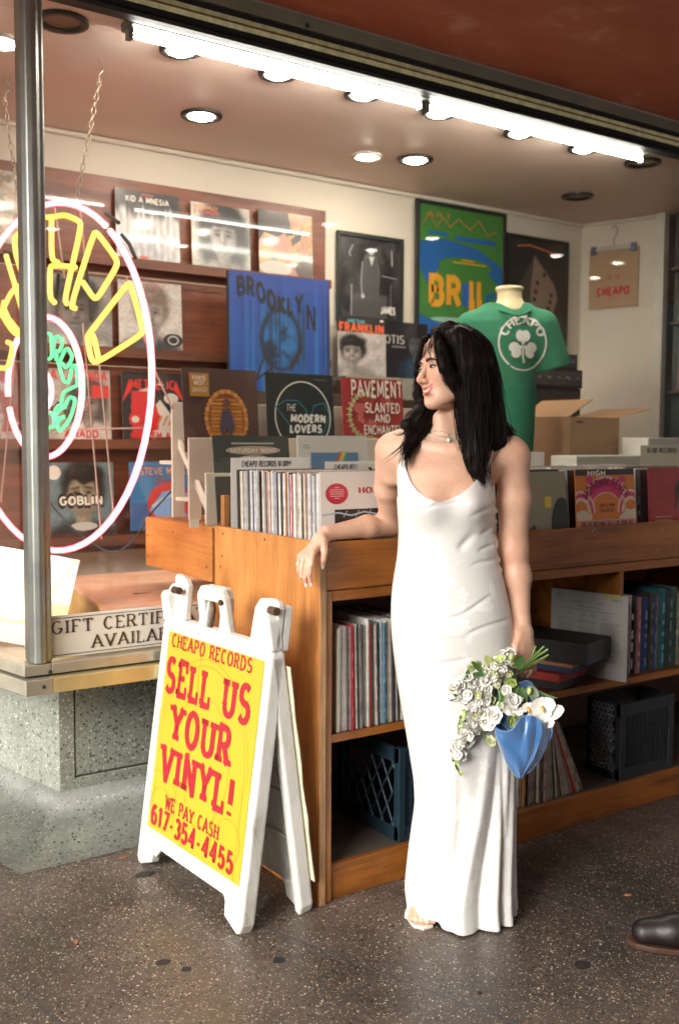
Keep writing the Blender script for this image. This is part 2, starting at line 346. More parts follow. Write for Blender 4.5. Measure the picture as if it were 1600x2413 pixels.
def face_img(bg, skin, hair, shirt, cx=.5, cy=.54, s=1., hs=1., long=False, side=.25, seed=1, smile=0, beard=0, n=60, bg2=None):
    t = (np.arange(n)+.5)/n; x, y = np.meshgrid(t, t); skin, hair, shirt = map(np.array, (skin, hair, shirt)); N = vn(n, 6, seed); N2 = vn(n, 22, seed+5, 2)
    im = np.ones((n, n, 3))*np.array(bg); im = lay(im, np.clip(N*1.3-.3, 0, 1), bg2 if bg2 is not None else np.array(bg)*.72)
    wob = (N-.5)*.09
    if long: im = lay(im, mk(x+wob, y, cx, cy-.12*s, .35*s, .50*s, 12), hair); im = lay(im, mk(x+wob, y, cx, cy+.08*s, .31*s*hs, .34*s*hs, 14), hair)
    im = lay(im, np.clip(mk(x, y, cx, cy-.62*s, .52*s, .32*s, 14), 0, 1), shirt*(1.)); im = lay(im, mk(x, y, cx-.15*s, cy-.6*s, .1*s, .25*s, 4)*.5, np.minimum(shirt*2.2+.03, .8))
    im = lay(im, mk(x, y, cx, cy-.28*s, .095*s, .16*s, 10), skin*.55); im = lay(im, mk(x-.05*s, y, cx-.08*s, cy-.28*s, .05*s, .14*s, 6)*.6, skin*.85)
    im = lay(im, mk(x+wob*.8, y+wob*.5, cx+.01*s, cy+.10*s, .255*s*hs, .28*s*hs, 14), hair)
    lit = np.clip(.62-side*1.6*(x-cx)/s*2+.25*(y-cy)/s, .22, 1.05)[..., None]
    f = mk(x, y, cx, cy-.03*s, .185*s, .245*s, 18); im = im*(1-f[..., None])+skin*lit*f[..., None]
    im = lay(im, mk(x, y, cx, cy-.2*s, .1*s, .05*s, 5)*.25, skin*.4)
    for sg in (-1, 1):
        im = lay(im, mk(x, y, cx+sg*.078*s-.01*s, cy+.018*s, .058*s, .038*s, 4)*.65, skin*.3); im = lay(im, mk(x, y, cx+sg*.078*s-.01*s, cy+.012*s, .026*s, .015*s, 7)*.95, skin*.05); im = lay(im, mk(x, y, cx+sg*.08*s-.01*s, cy+.068*s, .06*s, .012*s, 5, sg*-8)*.85, hair*.8)
        im = lay(im, mk(x, y, cx+sg*.1*s-.01*s, cy-.07*s, .05*s, .045*s, 3)*.35, np.minimum(skin*1.25, .85))
    im = lay(im, mk(x, y, cx-.022*s, cy-.03*s, .016*s, .07*s, 4)*.5, np.minimum(skin*1.3, .85)); im = lay(im, mk(x, y, cx+.028*s, cy-.05*s, .02*s, .055*s, 4)*.55, skin*.42); im = lay(im, mk(x, y, cx, cy-.087*s, .034*s, .012*s, 5)*.8, skin*.25)
    im = lay(im, mk(x, y, cx-.005*s, cy-.152*s+(0 if not smile else .0), .068*s, .018*s+.008*s*smile, 6)*.85, skin*.28)
    if smile: im = lay(im, mk(x, y, cx-.005*s, cy-.15*s, .05*s, .012*s, 7)*.95, np.array((.7, .68, .64))*min(1, skin.max()*1.6))
    im = lay(im, mk(x, y, cx-.005*s, cy-.175*s, .045*s, .01*s, 5)*.35, skin*1.05)
    fr = np.clip(mk(x+wob, y+wob, cx+.02*s, cy+.235*s, .22*s*hs, .11*s*hs, 12), 0, 1); im = lay(im, fr, hair)
    if beard: im = lay(im, mk(x+wob, y, cx, cy-.22*s, .13*s, .075*s, 8)*.8, hair)
    hm = np.clip(mk(x, y, cx-.1*s, cy+.28*s, .12*s, .06*s, 3), 0, 1)*N2*.45; im = lay(im, hm, np.minimum(hair*3+.08, .6))
    im = im*(.86+.28*N2[..., None]); g = np.random.default_rng(seed+9); im = im*(1+.07*g.standard_normal((n, n, 1))); im = np.clip(im, .002, 1)**1.25*1.15; return np.clip(im, .002, .85)
def abstract_img(cols, seed, n=56, res=3, contrast=1.6):
    im = np.ones((n, n, 3))*np.array(cols[0])
    for k, c in enumerate(cols[1:]): im = lay(im, 1/(1+np.exp(-(vn(n, res+k, seed+k*7, 3)-.54)*22*contrast)), c)
    N2 = vn(n, 20, seed+3, 2); g = np.random.default_rng(seed+9); return np.clip(im*(.82+.34*N2[..., None])*(1+.06*g.standard_normal((n, n, 1))), .002, .85)
# ================================================================ THE SETTING
def terrazzo(name, c1, c2, chips, sc_, dens=.5, rough=.5, dirt=.3, coord='Object'):
    m, nt, b = base(name); v = coords(nt, kind=coord)
    f = noise(nt, v, 3.2, 6, .65); g = noise(nt, v, 60, 3, .6)
    mx = nn(nt, 'ShaderNodeMath', operation='MULTIPLY_ADD'); nt.links.new(g, mx.inputs[0]); mx.inputs[1].default_value = .5; nt.links.new(f, mx.inputs[2])
    out = ramp(nt, mx.outputs[0], [(.5, c1), (.95, c2)])
    for k, (cc, s_, th) in enumerate(chips):
        vo = nn(nt, 'ShaderNodeTexVoronoi', feature='F1'); vo.inputs['Scale'].default_value = s_*sc_; vo.inputs['Randomness'].default_value = 1
        ad = nn(nt, 'ShaderNodeVectorMath', operation='ADD'); ad.inputs[1].default_value = (k*3.7, k*1.3, k*2.1)
        ws = nn(nt, 'ShaderNodeTexNoise'); ws.inputs['Scale'].default_value = s_*sc_*1.5; nt.links.new(v, ws.inputs['Vector'])
        sc2 = nn(nt, 'ShaderNodeVectorMath', operation='SCALE'); sc2.inputs['Scale'].default_value = .9/(s_*sc_); nt.links.new(ws.outputs['Color'], sc2.inputs[0])
        a2 = nn(nt, 'ShaderNodeVectorMath', operation='ADD'); nt.links.new(v, a2.inputs[0]); nt.links.new(sc2.outputs[0], a2.inputs[1])
        nt.links.new(a2.outputs[0], ad.inputs[0]); nt.links.new(ad.outputs[0], vo.inputs['Vector'])
        sep = nn(nt, 'ShaderNodeSeparateColor'); nt.links.new(vo.outputs['Color'], sep.inputs[0])
        rr = ramp(nt, sep.outputs[0], [(0, (0,)*3), (1, (1,)*3)])
        t2 = nn(nt, 'ShaderNodeMath', operation='MULTIPLY'); nt.links.new(rr, t2.inputs[0]); t2.inputs[1].default_value = th
        lt = nn(nt, 'ShaderNodeMath', operation='LESS_THAN'); nt.links.new(vo.outputs['Distance'], lt.inputs[0]); nt.links.new(t2.outputs[0], lt.inputs[1])
        gt = nn(nt, 'ShaderNodeMath', operation='GREATER_THAN'); nt.links.new(sep.outputs[1], gt.inputs[0]); gt.inputs[1].default_value = 1-dens
        ml = nn(nt, 'ShaderNodeMath', operation='MULTIPLY'); nt.links.new(lt.outputs[0], ml.inputs[0]); nt.links.new(gt.outputs[0], ml.inputs[1])
        ch = nn(nt, 'ShaderNodeMix', data_type='RGBA'); nt.links.new(ml.outputs[0], ch.inputs[0]); nt.links.new(out, ch.inputs[6]); ch.inputs[7].default_value = (*cc, 1); out = ch.outputs[2]
    # worn dirt
    d = ramp(nt, noise(nt, v, 1.1, 5, .7), [(.35, (1-dirt,)*3), (.6, (1, 1, 1))])
    mm = nn(nt, 'ShaderNodeMix', data_type='RGBA', blend_type='MULTIPLY'); mm.inputs[0].default_value = 1
    nt.links.new(out, mm.inputs[6]); nt.links.new(d, mm.inputs[7]); nt.links.new(mm.outputs[2], b.inputs['Base Color'])
    rg = ramp(nt, noise(nt, v, 9, 4, .6), [(.3, (rough-.12,)*3), (.7, (rough+.12,)*3)]); nt.links.new(rg, b.inputs['Roughness'])
    bump(nt, b, g, .12, .001); return m
floor_m = terrazzo('floor_terrazzo', (.048, .039, .032), (.135, .105, .086), [((.015, .013, .012), 1, .5), ((.2, .085, .045), 1.2, .42), ((.24, .19, .13), 1.5, .42), ((.62, .52, .38), 1, .34), ((.75, .68, .52), 1.9, .34)], 105, .42, .42, .35)
wall_m = terrazzo('wall_terrazzo', (.2, .22, .18), (.33, .35, .3), [((.05, .06, .05), 1, .5), ((.6, .62, .55), 1.2, .46), ((.12, .1, .08), 1.6, .42), ((.02, .025, .02), 1.9, .42)], 95, .4, .45, .2)
b = MB(); b.box((-60, -60, -.2), (60, 60, 0)); struct('floor', b, floor_m)
b = MB(); b.box((-55, -14.5, -.001), (55, -2.6, .004)); b.box((-55, -2.5995, -.001), (-1.6, 9, .004)); struct('street', b, mat('street_concrete', (.34, .33, .31), .8, var=.15, vs=1.5))  # street surface out of view, added pale to bounce light up to the soffit
fl = [o for o in col.objects if o.name == 'floor'][0]
# thin metal dividing strips in the terrazzo
strip_m = mat('strip_metal', (.09, .095, .10), .45, .6, var=.4, vs=14)
def strip(p, q, ext0=0, ext1=0, wd=.0035):
    p, q = np.array(p[:2]), np.array(q[:2]); d = (q-p)/np.linalg.norm(q-p); p = p-d*ext0; q = q+d*ext1; n = V(-d[1], d[0])*wd/2
    m = MB(); pts = [p+n, p-n, q-n, q+n]; m.prism([tuple(x) for x in pts], 'Z', -.002, .0012)
    m.build('joint_strip', strip_m, fl)
strip(at(850, 2273, Z=0), at(1209, 2409, Z=0), .35, 1.2)
strip(at(1280, 2110, Z=0), at(1480, 2185, Z=0), .3, 1.5)
strip(at(0, 2305, Z=0), at(130, 2400, Z=0), .7, 1.0)
# gum spots and a leaf
gum = mat('gum', (.022, .019, .018), .75, var=.3)
for (px, py, r, e) in ((657, 2263, .014, 1.2), (385, 2268, .013, 1.5), (440, 2284, .011, 1.3), (1372, 2274, .018, 1.3), (341, 2061, .02, 1.6), (1130, 2340, .006, 1)):
    c = at(px, py, Z=0); m = MB(); n = 14
    m.prism([(c[0]+r*e*math.cos(k*2*math.pi/n)*(1+.12*math.sin(k*2.3+px)), c[1]+r*math.sin(k*2*math.pi/n)*(1+.15*math.cos(k*1.7))) for k in range(n)], 'Z', -.001, .0016)
    m.build('gum_spot', gum, fl)
leafm = mat('dry_leaf', (.32, .13, .05), .7)
for k, (px, py) in enumerate(((292, 2022), (180, 2222), (1480, 2110))):
    c = at(px, py, Z=0); m = MB(); a = k*1.3
    pts = [(-.012, 0), (-.004, .006), (.01, .004), (.014, 0), (.008, -.005), (-.005, -.006)]
    m.prism([(c[0]+x*math.cos(a)-y*math.sin(a), c[1]+x*math.sin(a)+y*math.cos(a)) for x, y in pts], 'Z', .001, .004)
    tag(m.build('leaf_scrap', leafm), ['small orange scrap of leaf on the floor by the left foot of the sandwich board', 'pale orange scrap lying on the floor in front of the sandwich board', 'tan scrap lying on the dark floor right of the dress hem'][k], 'leaf')

# --- red canopy soffit over the pavement, with daylight coming in from the street side
soff = None
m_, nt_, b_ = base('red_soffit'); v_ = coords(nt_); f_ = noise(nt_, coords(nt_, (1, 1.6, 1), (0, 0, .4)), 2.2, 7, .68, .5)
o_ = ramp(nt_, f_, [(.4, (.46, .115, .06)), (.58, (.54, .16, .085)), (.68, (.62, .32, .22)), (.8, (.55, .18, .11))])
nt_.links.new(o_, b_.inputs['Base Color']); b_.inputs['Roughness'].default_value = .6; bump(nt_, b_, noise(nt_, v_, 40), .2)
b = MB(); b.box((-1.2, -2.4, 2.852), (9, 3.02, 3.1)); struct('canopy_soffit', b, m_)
b = MB(); b.prism([(-1.15, -1.25), (-.85, -1.25), (-.85, .0), (-1.15, .0)], 'Z', 0, 2.8515); tag(b.build('shade_pillar', terrazzo('pillar_terrazzo', (.2, .22, .18), (.33, .35, .3), [((.05, .06, .05), 1, .5)], 95, .4, .45, .2), bevel=.01), 'terrazzo pillar added out of frame behind the camera to shade the right side', 'pillar')  # unseen pillar, added to keep direct light off the right side
# --- front wall of the shop above the window, header trims
hdr = empty('window_header', (3.9, 3.06, 2.7), 0, 'dark green and gold metal header running above the shop window', 'window header')
olive = mat('olive_trim', (.2, .2, .15), .5, .3, var=.2, vs=5); dk = mat('dark_trim', (.012, .014, .012), .5, .3)
gold = mat('gold_trim', (.5, .45, .25), .3, .9, var=.35, vs=30)
X0h, X1h = -1.2, 8.6
b = MB(); b.box((X0h, 3.03, 2.806), (X1h, 3.12, 2.85)); b.build('fascia', olive, hdr)
b = MB(); b.box((X0h, 3.045, 2.788), (X1h, 3.11, 2.805)); b.build('shadow_gap', dk, hdr)
b = MB(); b.prism([(3.035, 2.745), (3.03, 2.76), (3.036, 2.77), (3.03, 2.782), (3.045, 2.787), (3.11, 2.787), (3.11, 2.745)], 'X', X0h, X1h); b.build('trim', gold, hdr)
b = MB(); b.prism([(3.05, 2.712), (3.04, 2.722), (3.05, 2.732), (3.04, 2.743), (3.1, 2.743), (3.1, 2.712)], 'X', X0h, X1h); b.build('trim', dk, hdr)
b = MB(); b.box((-1.2, 3.121, 2.76), (9, 3.3, 3.6)); struct('upper_wall', b, mat('stucco', (.3, .25, .22), .8))
for px, py in ((724, 60), (1520, 297)):
    c = at(px, py, Y=3.03); m = MB(); m.lathe([(0, .006), (.008, .004), (.009, 0)], 10); m.xf(Matrix.Translation((c[0], 3.029, c[2])) @ Matrix.Rotation(R(90), 4, 'X')); m.build('screw', dk, hdr)

# --- ceiling, walls of the shop
m_, nt_, b_ = base('ceiling_paint'); v_ = coords(nt_, (1, 1, 1)); f_ = noise(nt_, v_, 1.2, 5, .6)
o_ = ramp(nt_, f_, [(.35, (.74, .57, .48)), (.6, (.79, .63, .53)), (.66, (.83, .70, .60))]); nt_.links.new(o_, b_.inputs['Base Color']); b_.inputs['Roughness'].default_value = .5; bump(nt_, b_, noise(nt_, v_, 18, 4), .08)
ceil_m = m_
b = MB(); b.box((-1.5, 3.301, 2.75), (8.6, 8, 2.9)); b.box((-1.5, 3.121, 2.7505), (8.6, 3.3, 2.7595)); struct('ceiling', b, ceil_m)
wallp = mat('wall_paint', (.66, .6, .5), .7, var=.05, vs=2, bs=.1)
b = MB(); b.box((.2, 4.45, 0), (4.85, 4.6, 2.75)); b.build('back_wall', wallp, bevel=0); tag(bpy.data.objects['back_wall'], kind='structure')
b = MB(); b.tube([(.2, 4.435, 2.735), (4.84, 4.435, 2.735)], .013, 6); b.tube([(4.842, 4.435, 2.735), (4.99, 3.99, 2.735)], .012, 6); b.build('ceiling_moulding', wallp, bpy.data.objects['back_wall'])
b = MB(); b.prism([(4.85, 4.449), (5.0, 3.995), (5.15, 4.03), (5.0, 4.6), (4.851, 4.6)], 'Z', 0, 2.75); struct('side_wall', b, wallp)
b = MB(); b.prism([(4.975, 3.985), (5.005, 3.94), (5.06, 3.95), (5.05, 3.99)], 'Z', 1.3, 2.7499); struct('doorway_frame', b, mat('frame_paint', (.6, .58, .48), .5))
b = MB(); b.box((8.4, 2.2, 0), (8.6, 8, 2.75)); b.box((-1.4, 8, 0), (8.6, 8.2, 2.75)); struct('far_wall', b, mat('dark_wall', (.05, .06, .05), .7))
b = MB(); b.box((-.6, 4.3, 0), (.2, 4.45, 2.75)); struct('left_wall', b, wallp)
# --- terrazzo bulkhead under the window: corner pillar, recessed panel, cove at the foot
LD = V(-.22, .9755)      # direction of the side window, going away from the corner
cor = V(1.085, 3.3)
bw = empty('window_bulkhead', (1.085, 3.3, 0), 0, 'speckled pale green terrazzo wall below the display window', 'terrazzo wall')
def lp(t, n=0): return (cor[0]+LD[0]*t-LD[1]*n*1.0, cor[1]+LD[1]*t+LD[0]*n*1.0)
b = MB(); b.box((1.085, 3.3, 0), (1.135, 3.5, .6)); b.build('corner_post', wall_m, bw)
b = MB(); b.box((1.141, 3.303, .215), (3.4, 3.5, .6)); b.build('panel', wall_m, bw, bevel=.003)
b = MB(); b.box((1.137, 3.3, 0), (3.4, 3.5, .209)); b.build('panel', wall_m, bw, bevel=.003)
pl = [lp(0), lp(1.3), (lp(1.3)[0]+.3, lp(1.3)[1]), (1.3, 3.49), (1.084, 3.3)]
b = MB(); b.prism([(1.0845, 3.3005), lp(1.3), (lp(1.3)[0]+.25, lp(1.3)[1]), (1.0845, 3.49)], 'Z', 0, .6); b.build('side_panel', wall_m, bw)
# cove: quarter-round foot following the corner
cv = MB(); n = 8; prof = [(.2*(1-math.sin(R(90*i/n))), .17*(1-math.cos(R(90*i/n)))) for i in range(n+1)]
path = []   # (point, outward) along side then front
def outl(d): return V(-LD[1], LD[0])*d
rows = []
for (off, z) in prof:
    a = np.array(lp(1.3))+outl(off); c0 = cor+outl(off)
    cc = cor+V(-off*1.0, -off); cm = cor+V(-off*.8, -off*.95)
    rows.append([(a[0], a[1], z), (cc[0]-LD[0]*0, cor[1]-off*.99, z), (3.4, cor[1]-off, z)])
vs = []; fs = []
for i, r_ in enumerate(rows):
    for j, p in enumerate(r_): vs.append((p[0], p[1], p[2]+.0015))
for i in range(n):
    for j in range(2): fs.append([i*3+j, i*3+j+1, (i+1)*3+j+1, (i+1)*3+j])
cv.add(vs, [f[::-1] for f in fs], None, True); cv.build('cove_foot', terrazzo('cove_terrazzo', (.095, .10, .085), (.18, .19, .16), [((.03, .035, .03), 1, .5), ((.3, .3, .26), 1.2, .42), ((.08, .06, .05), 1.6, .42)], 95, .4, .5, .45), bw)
# --- metal sill in two tiers
alu = mat('sill_metal', (.52, .49, .40), .38, .75, var=.2, vs=6, bs=.15, bscale=25); alu2 = mat('sill_metal_yellow', (.62, .52, .27), .4, .7, var=.22, vs=7, bs=.15, bscale=20)
sill = empty('window_sill', (.95, 3.02, .595), 0, 'two-tier brushed metal sill running under the corner of the display window', 'window sill')
def sillpiece(z0, z1, y, xc, x1, name, m1):
    b = MB(); a = V(xc, y); e = a+LD*1.6; n2 = V(LD[1], -LD[0])
    b.box((xc+.085, y, z0), (x1, 3.5, z1)); b.build(name, m1, sill, bevel=.003)
    b = MB(); b.prism([tuple(a), (xc+.083, y), (xc+.083, y+.3), tuple(e+n2*.35), tuple(e)], 'Z', z0, z1); b.build('corner_'+name, alu, sill, bevel=.003)
sillpiece(.595, .643, 3.0, .885, 3.2, 'lower_tier', alu2)
sillpiece(.649, .683, 3.03, .89, 3.2, 'upper_tier', alu)
b = MB(); b.box((.9, 3.05, .643), (3.2, 3.4, .649)); b.build('seam', dk, sill)
for px, py in ((118, 1583), (104, 1619)):
    c = at(px, py, Y=3.0 if py > 1600 else 3.03); m = MB(); m.lathe([(0, .004), (.005, .003), (.006, 0)], 10); m.xf(Matrix.Translation((c[0], 3.0 if py > 1600 else 3.03, c[2])) @ Matrix.Rotation(R(90), 4, 'X')); m.build('screw', dk, sill)
# --- corner mullion
mul = MB(); c0, c1 = .917, .987
mul.prism([(c0, 3.06), (c0+.008, 3.037), (c0+.026, 3.026), (c0+.04, 3.03), (c0+.05, 3.045), (c1-.006, 3.05), (c1, 3.06), (c1, 3.13), (c0+.005, 3.13)], 'Z', .684, 2.85, smooth=False)
mo = mul.build('corner_mullion', mat('mullion_metal', (.24, .25, .23), .38, .85, var=.3, vs=5, bs=.1, bscale=8), bevel=.004); tag(mo, 'tall metal post at the corner of the display window, between front and side glass', 'window post')

# --- window glass
def glass(name):
    m, nt, b = base(name); nt.nodes.remove(b); out = nt.nodes['Material Output']
    tr = nn(nt, 'ShaderNodeBsdfTransparent'); tr.inputs[0].default_value = (.965, .975, .965, 1); gl = nn(nt, 'ShaderNodeBsdfGlossy'); gl.inputs['Roughness'].default_value = .004
    fr = nn(nt, 'ShaderNodeFresnel'); fr.inputs[0].default_value = 1.6; ge = nn(nt, 'ShaderNodeNewGeometry')
    inv = nn(nt, 'ShaderNodeMath', operation='SUBTRACT'); inv.inputs[0].default_value = 1; nt.links.new(ge.outputs['Backfacing'], inv.inputs[1])
    ml = nn(nt, 'ShaderNodeMath', operation='MULTIPLY'); nt.links.new(fr.outputs[0], ml.inputs[0]); nt.links.new(inv.outputs[0], ml.inputs[1])
    mx = nn(nt, 'ShaderNodeMixShader'); nt.links.new(ml.outputs[0], mx.inputs[0]); nt.links.new(tr.outputs[0], mx.inputs[1]); nt.links.new(gl.outputs[0], mx.inputs[2]); nt.links.new(mx.outputs[0], out.inputs[0]); return m
gm = glass('window_glass')
b = MB(); b.box((.99, 3.076, .684), (8.3, 3.084, 2.711)); o = b.build('window_pane', gm); tag(o, 'large clear pane of the shop window with lamp reflections, right of the corner post', 'window glass')
b = MB(); s0 = V(.917, 3.14); s1 = s0+LD*1.45; n2 = V(LD[1], -LD[0])*.008
b.prism([tuple(s0), tuple(s0+n2), tuple(s1+n2), tuple(s1)], 'Z', .684, 2.745); o = b.build('window_pane', gm); tag(o, 'clear side pane of the display window, left of the corner post', 'window glass')
# --- wooden display deck inside the window
b = MB(); b.box((.99, 3.501, .60), (4.84, 4.445, .64)); b.box((.99, 3.131, .60), (4.84, 3.5, .6835)); struct('display_deck', b, wood('deck_wood', (.28, .13, .05), (.5, .27, .12), 'X', .5))
# --- a plain brick block across the street (only seen as a faint reflection)
blk = empty('street_building', (0, -16, 0), 0, 'plain brown brick building across the street, mirrored in the window', 'building')
b = MB(); b.box((-40, -24, 0), (40, -16, 11)); b.build('wall', mat('far_brick', (.22, .14, .1), .8, var=.3, vs=3), blk)
pan = MB(); pan.box((-.8, -.06, 0), (.8, .02, 1.8)); pm = pan.mesh('pane'); pm.materials.append(mat('far_pane', (.05, .06, .07), .15))
for i in range(-8, 9):
    for z in (1.2, 4.6, 8):
        o = bpy.data.objects.new('window', pm); col.objects.link(o); o.parent = blk; o.location = (i*3.6, -.0+.03, z)
# ================================================================ LAMPS
tube_m = emit('fluorescent', (1.0, .95, .86), 32)
white_e = mat('fixture_enamel', (.10, .105, .085), .35, var=.08)
tube_o = emit('fluorescent_canopy', (1.0, .95, .86), 11)
def batten(x0, x1, y, z, label, grp, hang=.0):
    t = empty('fluorescent_light', ((x0+x1)/2, y, z), 0, label, 'light', grp)
    b = MB(); b.prism([(y-.05, z+.016), (y-.06, z+.045), (y+.05, z+.045), (y+.04, z+.016)], 'X', x0-.02, x1+.02); b.build('housing', white_e, t)
    b = MB(); b.tube([(x0, y, z), (x1, y, z)], .0092, 12); b.build('tube', tube_o if hang else tube_m, t)
    for x in (x0-.018, x1+.001): b = MB(); b.box((x, y-.015, z-.017), (x+.017, y+.015, z+.018)); b.build('end_cap', white_e, t)
    if hang:
        for xx in (x0+.1, x1-.11): b = MB(); b.box((xx, y-.004, z+.045), (xx+.01, y+.004, z+hang)); b.build('hanger', dk, t)
G = 'fluorescent tube lights behind the window header'
batten(1.318, 2.515, 3.17, 2.70, 'bright fluorescent tube at the top left of the shop window', G)
batten(2.555, 3.83, 3.165, 2.70, 'bright fluorescent tube at the top right of the shop window', G)
q0 = at(310, 497, Z=2.80); q1 = at(735, 550, Z=2.80); yv = 6.152-(q0[1]+q1[1])/2
batten(q0[0], q1[0], yv, 2.80, 'fluorescent tube under the canopy, mirrored as a white line across the records', 'tube lights under the canopy', .05)
q2 = at(236, 488, Z=2.80); batten(q2[0]-1.25, q2[0], yv, 2.80, 'second fluorescent tube under the canopy, mirrored beside the neon sign', 'tube lights under the canopy', .05)
bulb_m = emit('lamp_disc', (1., .86, .72), 48); bulb_o = emit('lamp_disc_canopy', (1., .88, .74), 11); rim_d = mat('dark_rim', (.03, .03, .026), .35, .6); rim_w = mat('light_rim', (.6, .56, .5), .4)
can_m = mat('lamp_can', (.35, .3, .22), .3, .8)
def down(x, y, z, r, lit, label, grp, dark=True):
    t = empty('ceiling_spotlight', (x, y, z-.012), 0, label, 'light', grp)
    b = MB(); b.lathe([(r, .0115), (r, .004), (r*.97, 0), (r*.72, -.0), (r*.66, .0115)], 28, cen=(x, y, z-.012)); b.build('rim', rim_d if dark else rim_w, t)
    b = MB(); b.lathe([(r*.66, .0112), (r*.3, .0116), (0, .0117)], 24, cen=(x, y, z-.013)) if not lit else b.lathe([(r*.64, .003), (r*.4, -.006), (0, -.012)], 24, cen=(x, y, z-.012))
    b.build('bulb', (bulb_o if z > 2.8 else bulb_m) if lit else can_m, t)
G = 'recessed spotlights in the shop ceiling'
W2 = {0: 'unlit', 1: 'lit'}
for px, py, lit, dark, r, lab in ((160, 43, 0, 1, .088, 'unlit recessed spotlight with dark rim right of the window post'), (475, 277, 1, 1, .088, 'lit recessed spotlight with dark rim alone in the middle left of the ceiling'),
    (865, 372, 1, 0, .075, 'small lit flush spotlight with white rim, left of the larger lit one'), (978, 380, 1, 1, .088, 'lit recessed spotlight with dark rim above the framed photo'),
    (1360, 466, 0, 1, .088, 'unlit dark recessed spotlight above the dice poster'), (1540, 380, 0, 1, .088, 'unlit dark spotlight at the right end of the fluorescent tube'), (2, 104, 1, 0, .08, 'lit spotlight left of the window post'),
    (436, 117, 1, 1, .075, 'lit spotlight just below the left end of the fluorescent tube'), (665, 174, 1, 1, .075, 'lit spotlight below the middle of the left fluorescent tube'), (868, 222, 1, 1, .075, 'lit spotlight below the left tube near its right end'),
    (1052, 264, 1, 1, .075, 'lit spotlight below the start of the right fluorescent tube'), (1238, 313, 1, 1, .075, 'lit spotlight below the middle of the right fluorescent tube'), (1388, 350, 1, 1, .075, 'lit spotlight below the far end of the right fluorescent tube')):
    c = at(px, py, Z=2.738); down(c[0], max(c[1], 3.31), 2.75, r, lit, lab, G, dark)
for k, (px, py) in enumerate(((875, 590), (430, 580), (125, 540), (690, 625), (775, 530), (1018, 562), (1310, 603), (1400, 655), (1455, 620))):
    c = at(px, py, Z=2.84); down(c[0], 6.152-c[1], 2.852, .075, 1, 'lit canopy spotlight out of frame, mirrored in the glass %s' % ['over the framed photo', 'over the long-haired portrait', 'inside the neon sign', 'above the blue picture', 'at the panel corner', 'on the green poster', 'beside the dice poster', 'low on the paper bag', 'high on the paper bag'][k], 'spotlights under the canopy', 0)
# ================================================================ NEON SIGN
NC = V(1.211, 3.757, 1.603); NA = R(103.1); ND = V(math.cos(NA), math.sin(NA), 0); NN = V(-ND[1], ND[0], 0)
if np.dot(NN, -NC) < 0: NN = -NN      # towards the side window
def npt(px, py, o=0.):
    c = NC+NN*o; d = ray(px, py); return CAM+np.dot(c-CAM, NN)/np.dot(d, NN)*d
def neonmat(name, core, edge, s):
    m, nt, b = base(name); lw = nn(nt, 'ShaderNodeLayerWeight'); lw.inputs[0].default_value = .35
    c = ramp(nt, lw.outputs['Facing'], [(.0, core), (.3, core), (.75, edge), (1, edge)])
    nt.links.new(c, b.inputs['Emission Color']); b.inputs['Emission Strength'].default_value = s; b.inputs['Base Color'].default_value = (*[min(1, x) for x in edge], 1); b.inputs['Roughness'].default_value = .2
    return m
pinkn = neonmat('neon_pink', (1, .42, .46), (1, .03, .09), 1.5); yeln = neonmat('neon_yellow', (1, .72, .17), (.8, .38, .01), .55); grn = neonmat('neon_green', (.2, 1, .38), (.02, .5, .12), .5)
ns = empty('neon_sign', (NC[0], NC[1], NC[2]-.648), 0, 'round neon sign with pink rings, yellow and green letters, hanging in the window', 'neon sign')
def circ(r, a0, a1, o, n=60, zc=0.): return [NC+NN*o+V(0, 0, zc)+r*(math.cos(R(a0+(a1-a0)*i/n))*ND+math.sin(R(a0+(a1-a0)*i/n))*V(0, 0, 1)) for i in range(n+1)]
def ntube(pts, r, m, name):
    b = MB(); b.tube(pts, r, 8); return b.build(name, m, ns)
ntube(circ(.648, -230, 127, 0), .0118, pinkn, 'outer_ring'); ntube(circ(.2625, -6, 344, .02, 40, -.03), .0118, pinkn, 'inner_ring'); ntube(circ(.075, 0, 360, .03, 20, -.045), .0100, pinkn, 'centre_ring')
A = lambda x, y: (x/3.92, 400+y/3.92)
Bz = lambda x, y: (x/5.227, 720+y/5.227)
C3 = lambda x, y: (x/2.851, 400+y/2.851)
def smooth(pts, it=2):
    for _ in range(it):
        q = [pts[0]]
        for a, b2 in zip(pts[:-1], pts[1:]): q += [tuple(np.array(a)*.8+np.array(b2)*.2), tuple(np.array(a)*.2+np.array(b2)*.8)]
        pts = q+[pts[-1]]
    return pts
yel = [[A(*p) for p in l] for l in ([(330, 440), (480, 440), (600, 415), (730, 470), (755, 520), (600, 1200), (625, 1240)], [(480, 440), (480, 830), (540, 856)], [(700, 900), (490, 880), (465, 910), (465, 1180), (510, 1230)],
      [(700, 1280), (655, 1270), (870, 585), (900, 580), (1080, 825), (1085, 890), (910, 1180), (870, 1190), (770, 1040)], [(230, 545), (150, 610), (137, 670), (150, 780), (200, 940)], [(60, 790), (110, 960), (150, 1090), (230, 1380)], [(230, 1050), (120, 1110), (30, 1290), (60, 1350)])]
yel += [[C3(*p) for p in l] for l in ([(600, 1105), (860, 765), (880, 765), (962, 1070), (950, 1110), (650, 1300), (615, 1275), (588, 1130), (600, 1100), (630, 1110), (668, 1280)],)]
yel += [[Bz(*p) for p in l] for l in ([(-60, -30), (0, 70), (180, 350), (300, 380)], [(110, 160), (300, 400)], [(100, 450), (160, 480), (155, 560), (105, 780), (-60, 760)], [(60, -60), (45, 20), (100, 135)])]
for l in yel: ntube([npt(x, y, .03) for x, y in smooth(l)], .0102, yeln, 'yellow_letter')
